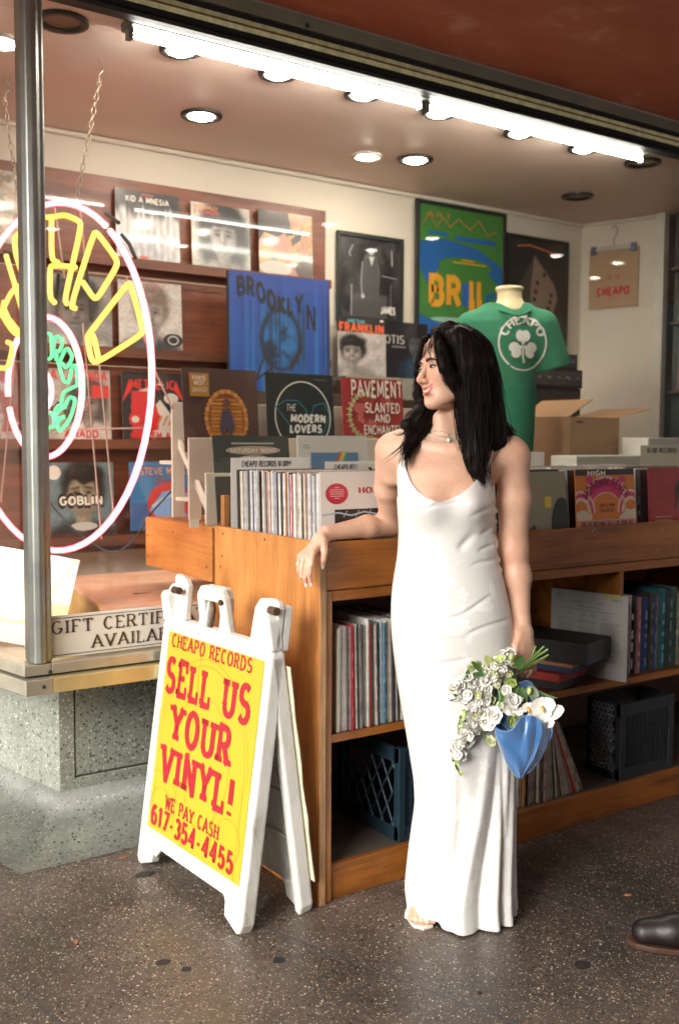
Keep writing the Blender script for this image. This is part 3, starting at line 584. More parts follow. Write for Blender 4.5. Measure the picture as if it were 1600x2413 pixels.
gr = [[(450, 400), (520, 360), (600, 340), (640, 370), (645, 640), (600, 665), (545, 620), (535, 480), (520, 380)], [(650, 640), (660, 560), (680, 370), (790, 420), (740, 570), (690, 560), (705, 600), (700, 680)],
      [(740, 690), (830, 500), (905, 640), (820, 780), (770, 710)], [(720, 690), (790, 940), (860, 950), (890, 740), (950, 740), (965, 980), (900, 1010), (780, 1070), (760, 1220)],
      [(800, 1260), (860, 1120), (940, 1150), (870, 1400), (750, 1550), (720, 1530), (710, 1430), (810, 1360), (735, 1390)], [(710, 1420), (675, 1290), (730, 1225), (790, 1250), (720, 1310)], [(530, 1600), (545, 1340), (600, 1320), (665, 1340), (675, 1490), (600, 1500), (580, 1610), (540, 1600)], [(440, 1300), (520, 1310), (575, 1340), (560, 1480), (480, 1500)], [(440, 640), (530, 620), (480, 760)]]
for l in gr: ntube([npt(*Bz(x, y), .035) for x, y in smooth(l)], .0068, grn, 'green_letter')
rod = mat('rod_clear', (.36, .22, .18), .3); C4 = lambda x, y: (x/2.851, 850+y/2.851)
for l in ([C4(655, -150), C4(770, 1070)], [C4(560, -250), C4(685, 1200)], [C4(-60, 490), C4(280, 468), C4(960, 452)], [C4(120, -200), C4(10, 950)], [A(510, 350), A(600, 1000)], [A(740, 350), A(850, 1400)], [C4(850, -560), C4(1030, 40), C4(1160, 320)]):
    ntube([npt(x, y, -.02) for x, y in l], .0035, rod, 'support_rod')
blk_m = mat('black_rubber', (.02, .018, .016), .6)
for l in ([A(985, 410), A(1100, 490)], [A(1130, 600), A(1200, 690), A(1255, 815)], [A(545, 960), A(520, 1180)], [A(800, 900), A(850, 1400)], [Bz(540, 1180), Bz(650, 1280), Bz(730, 1200)], [A(45, 745), A(120, 775)], [C3(580, 1110), C3(600, 1090)]):
    ntube([npt(x, y, -.01) for x, y in l], .007, blk_m, 'cable_sleeve')
cab = [C4(285, 860), C4(340, 960), C4(470, 1110), C4(600, 1210), C4(700, 1275), C4(790, 1290), C4(880, 1230), C4(960, 1120), C4(1010, 1030), C4(1150, 880)]
b = MB(); b.tube([at(x, y, Y=4.18-.012*i) for i, (x, y) in enumerate(smooth(cab))], .004, 6); tag(b.build('power_cable', blk_m), 'thin black cable drooping below the records behind the neon sign', 'cable')
# chains
ch_m = mat('chain_steel', (.34, .27, .2), .35, .8)
def chain(p0, p1, label):
    t = empty('chain', tuple(p1), 0, label, 'chain', 'chains holding the neon sign'); p0 = np.array(p0); p1 = np.array(p1); L = np.linalg.norm(p1-p0); n = int(L/.026); d = (p1-p0)/L
    s1 = np.cross(d, V(0, 1, 0)); s1 /= np.linalg.norm(s1); s2 = np.cross(d, s1); ms = []
    for s_ in (s1, s2):
        m = MB(); m.tube([.0165*math.cos(a)*d+.0072*math.sin(a)*s_ for a in [2*math.pi*k/10 for k in range(10)]], .0021, 5, closed=True); me = m.mesh('chain_link'); me.materials.append(ch_m); ms.append(me)
    for i in range(n+1):
        o = bpy.data.objects.new('chain_link', ms[i % 2]); col.objects.link(o); o.parent = t; o.location = tuple(p0+d*L*i/n-p1)
    m = MB(); hk = [(0, 0, 0), (0, 0, .03), (.014, 0, .045), (.016, 0, .065), (-.004, 0, .085), (-.006, 0, .105)]
    m.tube([p0+V(*q) for q in hk], .003, 6); m.build('hook', ch_m, t)
topn = npt(183, 460, 0); q = at(233, 100, Y=topn[1]+.0)
chain((q[0], q[1], min(q[2], 2.66)), topn, 'long thin chain on a ceiling hook, right of the window post')
tl = npt(44, 470, 0); q = at(12, 185, Y=tl[1]); chain((q[0], q[1], min(q[2], 2.66)), tl, 'chain left of the window post, holding the far side of the sign')
# ================================================================ RECORDS AND PICTURES
sleeve_m = attrmat('sleeve_card', .3, .6, .05, .12, 14., vs=12); flat_m = attrmat('card_plain', .6, 0., .08, vs=20); glossy_m = attrmat('shrink_wrap', .3, .45, .04, .5, 11., vs=10)
K = (.02, .018, .018); Wt = (.72, .68, .6)
def sleeve(name, loc, w, h, th, c, art=None, tilt=0., rz=0., m=None, label=None, cat='record', group=None, edge=None, artname='cover_print', ry=0.):
    """a record sleeve or framed print standing on its lower edge, front towards -Y"""
    b = MB(); b.box((-w/2, 0, 0), (w/2, th, h), c)
    o = b.build(name, m or sleeve_m, None, world=False, base_at=(0, 0, 0), bevel=.0006, seg=1); o.location = tuple(float(v) for v in loc); o.rotation_euler = (-R(tilt), R(ry), rz)
    tag(o, label, cat, group)
    if art is not None: a = art.mb().build(artname, m or sleeve_m, o, world=False)
    return o
def portrait(A_, cx, cy, s, skin, hair, shirt, hs_=1., long=False, beard=False, side=0):
    dk_ = tuple(x*.35 for x in skin); md = tuple(x*.7 for x in skin)
    A_.ell(cx, cy-.42*s, .42*s, .3*s, shirt); A_.rect(cx-.42*s, 0, cx+.42*s, max(0.01, cy-.42*s), shirt)
    if long: A_.ell(cx, cy-.05*s, .36*s, .42*s, hair, wob=.06); A_.poly([(cx-.3*s, cy), (cx+.3*s, cy), (cx+.36*s, cy-.5*s), (cx-.36*s, cy-.5*s)], hair)
    A_.ell(cx, cy+.07*s, .265*s*hs_, .3*s*hs_, hair, wob=.05)
    A_.rect(cx-.08*s, cy-.36*s, cx+.08*s, cy-.1*s, md)
    A_.ell(cx, cy-.03*s, .19*s, .245*s, skin); A_.ell(cx+.08*s, cy-.05*s, .1*s, .2*s, md); A_.ell(cx-.03*s, cy-.03*s, .15*s, .22*s, skin)
    A_.poly([(cx-.2*s, cy+.02*s), (cx-.17*s, cy+.2*s), (cx+.05*s, cy+.25*s), (cx+.2*s, cy+.14*s), (cx+.2*s, cy+.02*s), (cx+.14*s, cy+.12*s), (cx-.08*s, cy+.14*s)], hair)
    for sg in (-1, 1):
        A_.ell(cx+sg*.08*s-.01, cy+.0*s, .045*s, .02*s, dk_); A_.line([(cx+sg*.13*s-.01, cy+.05*s), (cx+sg*.04*s-.01, cy+.06*s)], .018*s, K)
    A_.poly([(cx-.025*s, cy), (cx+.035*s, cy-.1*s), (cx-.03*s, cy-.1*s)], md); A_.ell(cx-.01, cy-.155*s, .06*s, .016*s, dk_)
    if beard: A_.ell(cx, cy-.22*s, .12*s, .07*s, hair)
def smear(A_, n, cs, x0, y0, x1, y1, r, seed):
    g = random.Random(seed)
    for i in range(n): A_.ell(g.uniform(x0, x1), g.uniform(y0, y1), r*g.uniform(.4, 1.2), r*g.uniform(.3, 1.1), g.choice(cs), n=9, rot=g.uniform(0, 180), wob=.15)
    return A_
S = .315
GW = 'record covers shown on the back wall ledges'
# brown veneer panel with ledges
pan_m = wood('veneer', (.05, .012, .006), (.19, .055, .022), 'X', .45, 1.3, False)
tr, tl_ = at(771, 500, Y=4.42), at(0, 365, Y=4.42)
pn = empty('record_display_board', (1.9, 4.42, .86), 0, 'reddish brown wooden wall panel with ledges that carries the record covers', 'display panel')
b = MB(); b.box((.55, 4.425, .86), (2.9, 4.4495, 2.572)); b.build('back_board', pan_m, pn, bevel=.003)
for k, (z, dy) in enumerate(((2.205, .05), (1.795, .05), (1.375, .05), (.945, .17))):
    b = MB(); b.box((.55, 4.425-dy, z-.035), (2.9, 4.4245, z-.012)); b.box((.55, 4.425-dy-.008, z-.04), (2.9, 4.425-dy-.0005, z+.004)); b.build('ledge', wood('ledge_wood', (.05, .015, .008), (.16, .055, .025), 'X', .5, 1., False), pn)
for zz in (2.17, 1.76): 
    b = MB(); b.tube([(.55, 4.3715, zz-.045), (2.33, 4.3715, zz-.05)], .003, 5); b.build('ledge_rail', mat('rail_metal', (.5, .4, .3), .3, .6), pn)
def wallrec(pxl, py, z, art, c, label, y=4.385, m=None, tilt=3):
    x = at(pxl, py, Y=y)[0]+S/2; sleeve('record_cover', (x, y, z), S, S, .004, c, art, -tilt*-1, 0, m or glossy_m, label, 'record', GW)
g1 = (.3, .3, .29); 
a = Art(S, S); t_ = (np.arange(60)+.5)/60; x_, y_ = np.meshgrid(t_, t_); q_ = .62+.16*np.abs(((x_*9+.3*np.sin(x_*31)) % 1)*2-1)*(.6+.4*np.sin(x_*17)); m_ = 1/(1+np.exp(-(q_-y_)*40)); im_ = lay(np.ones((60, 60, 3))*.03, m_, (.5, .49, .48)); st_ = vn(60, 16, 4, 3); im_ = im_*(.45+1.1*np.mean([np.roll(st_, k, 0) for k in range(7)], 0)[..., None]*(1+.25*np.sin(x_*60)[..., None])); im_ = lay(im_, vn(60, 10, 8)*mk(x_, y_, .4, .15, .5, .25, 4)*.6, (.12, .13, .2)); a.img(np.clip(im_, .01, .8))
a.text('KID A MNESIA', .16, .84, .075, Wt, .68, t=.24); a.rect(.4, .945, .6, .965, (.6, .08, .05)); a.ell(.42, .04, .08, .02, (.55, .1, .06))
wallrec(275, 520, 2.207, a, K, 'black and pale record cover with a row of white peaks and KID A lettering')
a = Art(S, S); a.rect(0, 0, 1, 1, (.62, .6, .54)); a.img(face_img((.6,.58,.52),(.5,.48,.45),(.03,.03,.03),(.3,.3,.28),.54,.53,1.2,1.12,True,seed=3,smile=1,bg2=(.55,.53,.48))); a.text('BOB MARLEY', .05, .91, .05, (.75, .3, .05), .4, t=.24); a.text('& THE WAILERS', .05, .84, .05, (.7, .08, .05), .42, t=.22)
wallrec(454, 550, 2.197, a, Wt, 'white record cover with a black and white long-haired smiling portrait, top row')
a = Art(S, S); a.img(abstract_img([(.4,.25,.1),(.16,.1,.06),(.5,.3,.13),(.42,.2,.14)],12)); a.poly([(0, 1), (.55, 1), (.6, .75), (.35, .6), (.1, .65), (0, .5)], (.035, .03, .03)); a.poly([(.5, .72), (.8, .75), (.78, .6), (.62, .48), (.6, .58), (.68, .66), (.52, .64)], (.03, .028, .03)); a.ell(.3, .1, .3, .12, (.5, .47, .4)); a.ell(.85, .12, .2, .14, (.08, .06, .05))
wallrec(612, 585, 2.21, a, K, 'tan and gold record cover with black shapes at the right end of the top row')
a = Art(S, S); a.rect(0, 0, 1, 1, (.56, .53, .5)); a.img(face_img((.5,.47,.44),(.42,.38,.35),(.2,.15,.12),(.08,.075,.08),.5,.54,1.1,1.05,seed=7,side=-.1,bg2=(.54,.51,.48))); a.ell(.85, .16, .16, .1, (.03, .03, .03)); a.ring(.85, .16, .09, .07, .02, (.5, .5, .5)); a.text('DAVID BOWIE', .15, .915, .045, (.5, .15, .12), .6, t=.18)
wallrec(282, 740, 1.797, a, Wt, 'grey record cover with a pale front-facing portrait, right one of the second row')
a = Art(S, S); a.img(face_img((.3,.29,.27),(.3,.26,.23),(.05,.045,.04),(.5,.48,.45),.46,.5,1.25,1.1,seed=17,side=.5))
wallrec(104, 740, 1.797, a, K, 'dim record cover with a side-lit dark portrait, behind the neon letters')
a = Art(S, S); a.rect(0, 0, 1, 1, (.035, .03, .03)); a.poly([(.2, .04), (.95, .04), (1, .72), (.6, .85), (.2, .7)], (.62, .57, .5)); a.ell(.35, .33, .24, .28, (.62, .03, .03), wob=.12); a.rect(.15, .02, .4, .72, (.6, .04, .04)); a.poly([(.45, .8), (.98, .85), (.98, .45), (.8, .35), (.6, .6), (.5, .5)], (.03, .03, .03)); a.ell(.78, .62, .12, .08, (.6, .56, .5)); a.ell(.2, .3, .06, .05, (.65, .6, .52))
for i in range(4): a.line([(.55+i*.09, .22), (.62+i*.09, .35)], .03, (.5, .25, .1))
a.poly([(0, .55), (.12, .9), (.16, .76)], (.7, .05, .04)); a.poly([(1, .55), (.86, .9), (.82, .76)], (.7, .05, .04)); a.text('METALLIC', .14, .76, .12, (.7, .05, .04), .7, t=.24); a.text("KILL 'EM ALL", .12, .02, .085, (.62, .04, .03), .76, t=.26)
wallrec(290, 950, 1.378, a, K, 'black record cover with red shapes and red lettering, third row')
a = Art(S, S); a.rect(0, 0, 1, 1, (.55, .52, .47)); a.img(face_img((.5,.46,.41),(.46,.4,.35),(.12,.1,.09),(.55,.5,.45),.66,.52,.85,1.1,True,seed=23)); a.text('LA LEYENDA', .04, .85, .12, (.65, .07, .06), .92, t=.26); a.rect(.72, .6, .98, .78, (.62, .06, .05)); a.text('AMADO', .3, .03, .1, (.6, .06, .05), .5, t=.26); a.rect(.3, .3, .6, .42, (.14, .08, .05))
wallrec(102, 950, 1.378, a, Wt, 'pale record cover with red words along top and bottom, behind the green neon letters')
a = Art(S, S); a.img(face_img((.22,.29,.3),(.52,.46,.34),(.035,.03,.028),(.03,.03,.03),.55,.56,1.2,1.08,seed=31,side=.12,bg2=(.15,.21,.22))); a.ell(.14, .86, .1, .1, (.7, .66, .58)); a.ell(.55, .1, .2, .06, (.5, .5, .45))
a.text('GOBLIN', .19, .385, .155, K, .66, t=.42, serif=.1); a.text('GOBLIN', .21, .41, .105, (.8, .78, .68), .62, t=.24, serif=.08)
wallrec(107, 1170, .962, a, (.25, .3, .3), 'blue-grey record cover with a stern portrait and the word GOBLIN', 4.28)
a = Art(S, S); a.rect(0, 0, 1, 1, (.05, .2, .42)); a.rect(0, .0, 1, .4, (.05, .13, .32)); a.ell(.62, .38, .36, .32, (.62, .06, .05)); a.poly([(.3, .3), (.5, .55), (.75, .6), (.95, .5), (.8, .3), (.95, .15), (.6, .2), (.5, .02), (.4, .2)], (.22, .4, .7)); a.line([(.35, .35), (.6, .5), (.8, .45)], .04, (.5, .65, .8)); a.text('STEVE MILLER', .14, .8, .12, (.25, .06, .05), .84, t=.3, serif=.06); a.text('STEVE MILLER', .155, .815, .095, (.72, .5, .4), .82, t=.14, serif=.05); a.text('BAND', .4, .69, .06, (.3, .08, .06), .25, t=.26)
wallrec(309, 1165, .962, a, (.05, .2, .4), 'blue record cover with a red disc and the word STEVE, right of the GOBLIN cover', 4.28)
a = Art(S, S); a.img(abstract_img([(.4,.36,.3),(.6,.58,.52),(.2,.15,.1),(.45,.33,.2)],41,res=8))
x = at(45, 520, Y=4.385)[0]-S/2; sleeve('record_cover', (x, 4.385, 2.207), S, S, .004, K, a, 3, 0, glossy_m, 'cover with a crowded brown and white photo, left of the window post', 'record', GW)
a = Art(S, S); a.img(abstract_img([(.22,.15,.14),(.45,.4,.38),(.28,.08,.07)],51,res=6))
x = at(45, 930, Y=4.385)[0]-S/2; sleeve('record_cover', (x, 4.385, 1.378), S, S, .004, K, a, 3, 0, glossy_m, 'dim red and grey cover left of the window post, third row', 'record', GW)
# --- big blue picture
a = Art(.56, .56)
t_ = (np.arange(72)+.5)/72; x_, y_ = np.meshgrid(t_, t_); st_ = vn(72, 30, 71, 2)[10][None, :]*np.ones((72, 1)); im_ = np.ones((72, 72, 3))*np.array((.012, .045, .24)); im_ = lay(im_, np.clip(st_*2.6-1.1, 0, 1)*np.clip(1.25-y_*1.2, 0, 1), (.012, .17, .42)); im_ = lay(im_, vn(72, 3, 72)*np.clip(1-y_, 0, 1)*.5, (.01, .1, .34)); im_ = lay(im_, np.clip(mk(x_, y_, .5, .45, .22, .28, 12), 0, 1)*.7, (.012, .14, .36)); im_ = lay(im_, np.clip(mk(x_, y_, .5, .45, .215, .275, 30)-mk(x_, y_, .5, .45, .17, .235, 30), 0, 1), (.006, .008, .014)); N_ = vn(72, 7, 75, 3); im_ = lay(im_, mk(x_, y_, .48, .4, .17, .22, 8)*(1/(1+np.exp(-(N_-.47)*26))), (.006, .009, .016)); st2 = vn(72, 34, 79, 2)[20][None, :]*np.ones((72, 1)); im_ = lay(im_, (st2 > .66)*np.clip(1.5-np.abs(y_-.5)*3, 0, 1)*.7, (.006, .012, .04)); a.img(np.clip(im_, .003, .7)); g = random.Random(4)
for i in range(0): x = g.uniform(0, 1); y = g.uniform(.2, .8); a.rect(x, 0, x+.01+.02*g.random(), y, g.choice([(.01, .16, .42), (.012, .1, .36), (.01, .06, .2), (.02, .22, .5), (.01, .03, .1)]))
a.line([(.33, .3), (.25, .1), (.4, .2), (.5, 0)], .02, K); a.line([(.6, .2), (.72, .4), (.6, .25)], .022, K)
def wv(x, y): return (x, y+.05*math.sin(x*9)-.1*(x-.1))
a.text('BROOKLY', .07, .77, .14, (.006, .007, .01), .66, t=.3, warp=wv); a.text('N', .76, .56, .2, (.006, .007, .01), .1, t=.2)
for i in range(9): x = .12+i*.08; a.rect(x, .5+g.uniform(0, .2), x+.006, .78, (.006, .007, .01))
q = at(540, 637, Y=4.2); sleeve('blue_picture', (q[0]+.285, 4.2, q[2]-.56), .57, .56, .02, (.012, .02, .03), a, 1, 0, flat_m, 'big blue picture with black dripping graffiti lettering, above the record rack', 'picture')
bpy.data.objects['blue_picture'].location.z += .003
b = MB(); b.box((2.05, 4.02, .641), (2.9, 4.3, 1.605)); tag(b.build('picture_stand', mat('stand_dark', (.05, .03, .02), .6)), 'dark stand carrying the blue picture behind the record rack', 'stand')
# --- framed posters right of the panel
fr_m = mat('frame_black', (.014, .02, .016), .35)
def framed(pxl, pxr, pyt, pyb, y, art_fn, label, fwid=.022, rz=0, name='framed_poster'):
    p0 = at(pxl, pyt, Y=y); p1 = at(pxr, pyt, Y=y); zb = at(pxl, pyb, Y=y)[2]; w_ = p1[0]-p0[0]; h_ = p0[2]-zb
    t = empty(name, (p0[0]+w_/2, y, zb), rz, label, 'poster')
    b = MB()
    for bx in (((-w_/2, 0, 0), (w_/2, .02, fwid)), ((-w_/2, 0, h_-fwid), (w_/2, .02, h_)), ((-w_/2, 0, fwid), (-w_/2+fwid, .02, h_-fwid)), ((w_/2-fwid, 0, fwid), (w_/2, .02, h_-fwid))): b.box(*bx)
    b.build('frame', fr_m, t, world=False, bevel=.002)
    a = Art(w_-2*fwid, h_-2*fwid); art_fn(a); m = a.mb(y0=.012, z0=fwid); m.box((-w_/2+fwid, .0125, fwid), (w_/2-fwid, .018, h_-fwid), (.3, .3, .3)); m.build('print', glossy_m if name != 'x' else flat_m, t, world=False)
    return t
def f1(a):
    a.img(abstract_img([(.03,.03,.03),(.012,.012,.012),(.05,.05,.05)],91,res=4)); a.rect(.2, .0, .78, .3, (.07, .07, .07)); a.ell(.5, .52, .16, .33, (.11, .11, .11)); a.poly([(.38, .75), (.62, .75), (.66, .2), (.36, .2)], (.08, .08, .08)); a.poly([(.47, .78), (.56, .78), (.52, .66)], (.5, .5, .5)); a.ell(.51, .86, .05, .06, (.42, .42, .42)); a.ell(.51, .9, .055, .035, K); a.ell(.37, .27, .03, .03, (.5, .5, .5)); a.line([(.36, .7), (.34, .45), (.36, .25)], .02, (.28, .28, .28)); a.line([(.18, .02), (.18, .4)], .025, (.25, .25, .25)); a.line([(.2, .9), (.14, .8), (.16, .76)], .02, (.3, .3, .3)); a.line([(.86, .88), (.87, .7)], .03, (.28, .28, .28)); a.line([(.7, .55), (.95, .53)], .012, (.25, .25, .25)); a.line([(.85, .1), (.85, .45)], .01, (.2, .2, .2)); a.text('JAMES', .68, .07, .08, (.7, .7, .66), .25, t=.34)
framed(797, 953, 541, 752, 4.42, f1, 'black-framed black and white photo of a standing man in a long coat', .024)
def f2(a):
    gq = (.05, .2, .04); bl = (.015, .12, .36); og = (.75, .35, .03)
    a.rect(0, 0, 1, 1, gq); a.text('ART', .08, .93, .03, (.35, .2, .05), .3, t=.18); a.line([(.05, .88), (.12, .95), (.2, .87), (.28, .93), (.36, .88), (.46, .94), (.6, .88), (.7, .95), (.82, .86), (.93, .9)], .01, (.38, .16, .05)); a.rect(.1, .82, .34, .84, bl); a.rect(.42, .8, .92, .83, bl)
    a.poly([(0, .76), (.3, .8), (.7, .76), (1, .66), (1, .52), (.8, .62), (.45, .67), (.25, .62), (.1, .5), (.0, .62)], bl); a.ell(.55, .64, .32, .055, gq); a.rect(.4, .655, .8, .663, og); a.rect(.5, .675, .66, .682, og)
    a.poly([(.0, .0), (1, .0), (1, .2), (.6, .26), (.0, .3)], bl); a.ell(.5, .31, .45, .06, gq); a.ell(.5, .28, .36, .02, (.3, .5, .4)); a.rect(0, .1, 1, .16, (.6, .4, .03)); a.rect(0, 0, 1, .1, gq); a.text('SHINES', .04, .11, .035, (.1, .3, .05), .6, t=.3)
    a.text('BR', .12, .38, .17, og, .38, t=.27); a.text('I', .51, .38, .15, bl, .09, t=.6); a.text('LL', .6, .38, .17, og, .17, t=.6); a.ell(.88, .43, .09, .055, bl); a.ell(.88, .43, .04, .025, gq)
framed(983, 1195, 466, 860, 4.405, f2, 'tall black-framed green, blue and orange poster reaching up to the ceiling', .022)
def f3(a):
    a.rect(0, 0, 1, 1, (.022, .026, .024)); a.poly([(.3, .05), (.6, .0), (.88, .5), (.82, .62), (.45, .88), (.2, .6), (.25, .3)], (.07, .06, .05)); a.poly([(.4, .1), (.62, .03), (.86, .5), (.8, .62), (.44, .86), (.38, .55)], (.26, .19, .14)); 
    for x, y in ((.62, .7), (.5, .62), (.47, .54), (.45, .47), (.75, .52), (.73, .46), (.7, .4), (.42, .35), (.58, .25)): a.ell(x, y, .03, .022, K)
    a.line([(.15, .93), (.35, .95), (.55, .93), (.85, .9)], .014, (.55, .16, .05)); a.rect(.6, .0, .75, .05, (.5, .2, .05))
framed(1197, 1342, 547, 830, 4.42, f3, 'dark poster with a brown spotted stone shape and an orange squiggle, behind the mannequin', .02)
# records under the framed photo
ga = 'two covers standing under the framed photo'
b = MB(); b.box((2.93, 4.28, 1.69), (4.0, 4.4, 1.715)); b.box((2.93, 4.2795, 1.6), (4.0, 4.3, 1.712)); tag(b.build('wall_shelf', mat('grey_shelf', (.28, .27, .22), .5)), 'narrow grey shelf below the two covers, behind the Pavement record', 'shelf')
a = Art(S, S); a.rect(0, 0, 1, 1, (.6, .57, .54)); a.rect(0, .75, 1, 1, (.03, .03, .03)); a.text('FRANKLIN', .04, .76, .13, (.75, .13, .04), .92, t=.3); a.text('ARETHA', .2, .91, .05, (.1, .4, .5), .36, t=.24); a.img(face_img((.55,.52,.5),(.52,.47,.44),(.03,.03,.03),(.3,.28,.27),.3,.56,1.0,1.1,seed=61,smile=1), 0, 0, 1, .75); a.rect(0, .75, 1, 1, (.03, .03, .03)); a.text('FRANKLIN', .04, .76, .13, (.75, .13, .04), .92, t=.3); a.text('ARETHA', .2, .91, .05, (.1, .4, .5), .36, t=.24); a.ell(.92, .97, .04, .02, Wt)
x = at(794, 810, Y=4.38)[0]+S/2; sleeve('record_cover', (x, 4.37, 1.7165), S, S, .004, K, a, 2, 0, glossy_m, 'black and white record cover with orange FRANKLIN lettering under the framed photo', 'record', ga)
a = Art(S, S); a.rect(0, 0, 1, 1, (.02, .022, .026)); a.img(face_img((.02,.022,.026),(.16,.18,.2),(.012,.012,.014),(.02,.05,.08),.72,.62,.75,1.,seed=67,side=.4)); a.text('OTIS', .05, .62, .14, (.55, .55, .5), .42, t=.16, th=.08, serif=.1); a.rect(.2, .55, .5, .58, (.2, .2, .2))
x = at(903, 820, Y=4.395)[0]+S/2; sleeve('record_cover', (x, 4.395, 1.7165), S, S, .004, K, a, 2, 0, glossy_m, 'black record cover with white OTIS lettering next to the orange lettered one', 'record', ga)
# ================================================================ WHITE RACK WITH NEW RECORDS (inside the glass, on the crate)
rk_m = mat('rack_white', (.62, .56, .46), .5, var=.06, vs=3)
rk = empty('record_rack', (2.25, 3.3, 1.0865), 0, 'cream white stepped record rack standing behind the glass on the counter', 'rack')
Xl, Xr = 1.605, 2.98
for k, (y, z0, z1) in enumerate(((3.46, 1.086, 1.52), (3.315, 1.086, 1.387), (3.165, 1.086, 1.262))):
    x = at((407, 446, 486)[k], 1100, Y=y)[0]; x1_ = Xr
    b = MB(); b.box((x, y, z1-.22), (x1_, y+.012, z1)); b.box((x, y-.001, 1.086), (x+.05, y+.011, z1-.2201)); b.build('tier_board', rk_m, rk, bevel=.002)
    b = MB(); b.box((x, y+.0125, z1-.235), (x1_, y+.12, z1-.222)); b.build('tier_shelf', rk_m, rk, bevel=.002)
b = MB(); b.prism([(3.47, 1.39), (3.46, 1.38), (3.17, 1.087), (3.2, 1.087), (3.475, 1.36)], 'X', 1.607, 1.62); b.build('side_bracket', rk_m, rk)
b = MB(); b.prism([(3.47, 1.39), (3.46, 1.38), (3.17, 1.087), (3.2, 1.087), (3.475, 1.36)], 'X', 2.94, 2.953); b.build('side_bracket', rk_m, rk)
b = MB()
for z in (1.44, 1.42, 1.4, 1.38, 1.29, 1.27, 1.2, 1.18): b.box((1.59, 3.463, z), (1.6065, 3.47, z+.008))
b.build('hook_tab', rk_m, rk)
GR = 'new records facing out on the white rack'
def rackrec(pxl, py, y, z, art, c, label, m=None, tilt=5, w=S): 
    x = at(pxl, py, Y=y)[0]+w/2; return sleeve('record_cover', (x, y, z), w, w, .004, c, art, tilt, 0, m or glossy_m, label, 'record', GR)
a = Art(S, S); br = (.085, .045, .035); a.rect(0, 0, 1, 1, br); o1 = (.5, .2, .04); o2 = (.32, .11, .03)
a.ell(.56, .4, .27, .35, o2, n=30, wob=.04); 
for i in range(11): a.rect(.36, .16+i*.045, .77, .16+i*.045+.03, (.62, .26, .05) if i % 2 else o1)
for k in range(36): an = k*10; a.ell(.56+.27*math.cos(R(an)), .4+.33*math.sin(R(an)), .03, .03, o1 if k % 2 else (.6, .3, .08), n=8)
a.ell(.56, .12, .2, .07, (.3, .08, .03), wob=.05); a.poly([(.5, .5), (.62, .5), (.66, .3), (.6, .14), (.56, .3), (.5, .14), (.46, .3)], (.07, .06, .09)); a.ell(.56, .58, .05, .06, (.16, .08, .05)); a.rect(.08, .66, .34, .94, (.36, .17, .03)); a.rect(.09, .67, .33, .93, (.42, .22, .04)); a.text('KANYE', .12, .86, .045, Wt, .18, t=.28); a.text('WEST', .14, .8, .045, Wt, .14, t=.28); a.rect(.12, .76, .31, .765, Wt); a.text('DROPOUT', .12, .715, .03, Wt, .19, t=.2)
rackrec(436, 950, 3.37, 1.333, a, br, 'brown record cover with an ornate orange frame, leftmost on the upper rack tier')
a = Art(S, S); a.rect(0, 0, 1, 1, (.015, .022, .02)); a.ring(.53, .46, .42, .45, .018, (.68, .66, .56)); tq = (.02, .2, .26)
a.line([(.13, .58), (.28, .66), (.45, .66), (.57, .55), (.63, .42), (.7, .6), (.84, .64), (.93, .5), (.85, .3), (.64, .0)], .012, tq); a.line([(.13, .58), (.3, .38), (.62, .03)], .012, tq)
a.text('THE', .28, .53, .08, (.75, .72, .64), .14, t=.12, slant=.2); a.text('MODERN', .34, .39, .085, (.75, .74, .68), .52, t=.32, slant=.1); a.text('LOVERS', .32, .26, .085, (.75, .74, .68), .48, t=.32, slant=.1); a.rect(.72, .93, .9, .935, g1)
rackrec(633, 955, 3.385, 1.330, a, K, 'black record cover with a thin white circle and MODERN LOVERS lettering')
a = Art(S, S); rd = (.36, .035, .03); a.rect(0, 0, 1, 1, rd); smear(a, 30, [(.45, .06, .04), (.3, .03, .03), (.5, .12, .1)], .1, .1, .9, .9, .1, 6)
a.ring(.38, .5, .3, .32, .05, (.4, .36, .12), 60, 290)
for k in range(16): an = R(70+k*13.5); a.line([(.38+.24*math.cos(an), .5+.26*math.sin(an)), (.38+.33*math.cos(an), .5+.35*math.sin(an))], .012, (.62, .58, .4))
a.text('PAVEMENT', .14, .76, .2, (.72, .68, .58), .84, t=.2); a.text('SLANTED', .35, .55, .12, (.75, .72, .62), .58, t=.2); a.text('AND', .5, .42, .1, (.75, .72, .62), .26, t=.2); a.text('ENCHANTED', .32, .26, .11, (.75, .72, .62), .64, t=.2); a.text('PAVEMENT', .12, .02, .17, (.7, .68, .58), .86, t=.2)
rackrec(812, 960, 3.39, 1.325, a, rd, 'red record cover crowded with white hand-drawn words, beside the woman\'s hair')
a = Art(S, S); a.rect(0, 0, 1, 1, (.05, .06, .05)); a.rect(.24, .9, .8, .92, (.4, .4, .32)); ln = (.42, .4, .34)
a.ell(.52, .83, .36, .05, ln); a.ell(.52, .83, .34, .04, (.45, .3, .2)); a.text('SATURDAY NIGHT', .22, .805, .045, (.7, .7, .62), .6, t=.2); a.ell(.52, .73, .2, .045, ln); a.text('FEVER', .38, .705, .045, (.7, .68, .6), .28, t=.2); a.ell(.52, .3, .3, .3, (.3, .25, .2))
rackrec(513, 1045, 3.142, 1.083, a, (.05, .06, .05), 'shrink-wrapped dark green record cover with silver lettering on the lower rack tier', tilt=8)
a = Art(S, S); a.rect(0, 0, 1, 1, (.7, .67, .6)); a.rect(.18, .1, .86, .8, (.12, .25, .42)); a.rect(.18, .1, .86, .45, (.25, .4, .5)); 
for k, cc in enumerate(((.6, .1, .08), (.7, .4, .1), (.6, .6, .2), (.15, .4, .2))): a.line([(.48+.03*k, .4), (.53+.03*k, .65), (.6+.03*k, .8)], .03, cc)
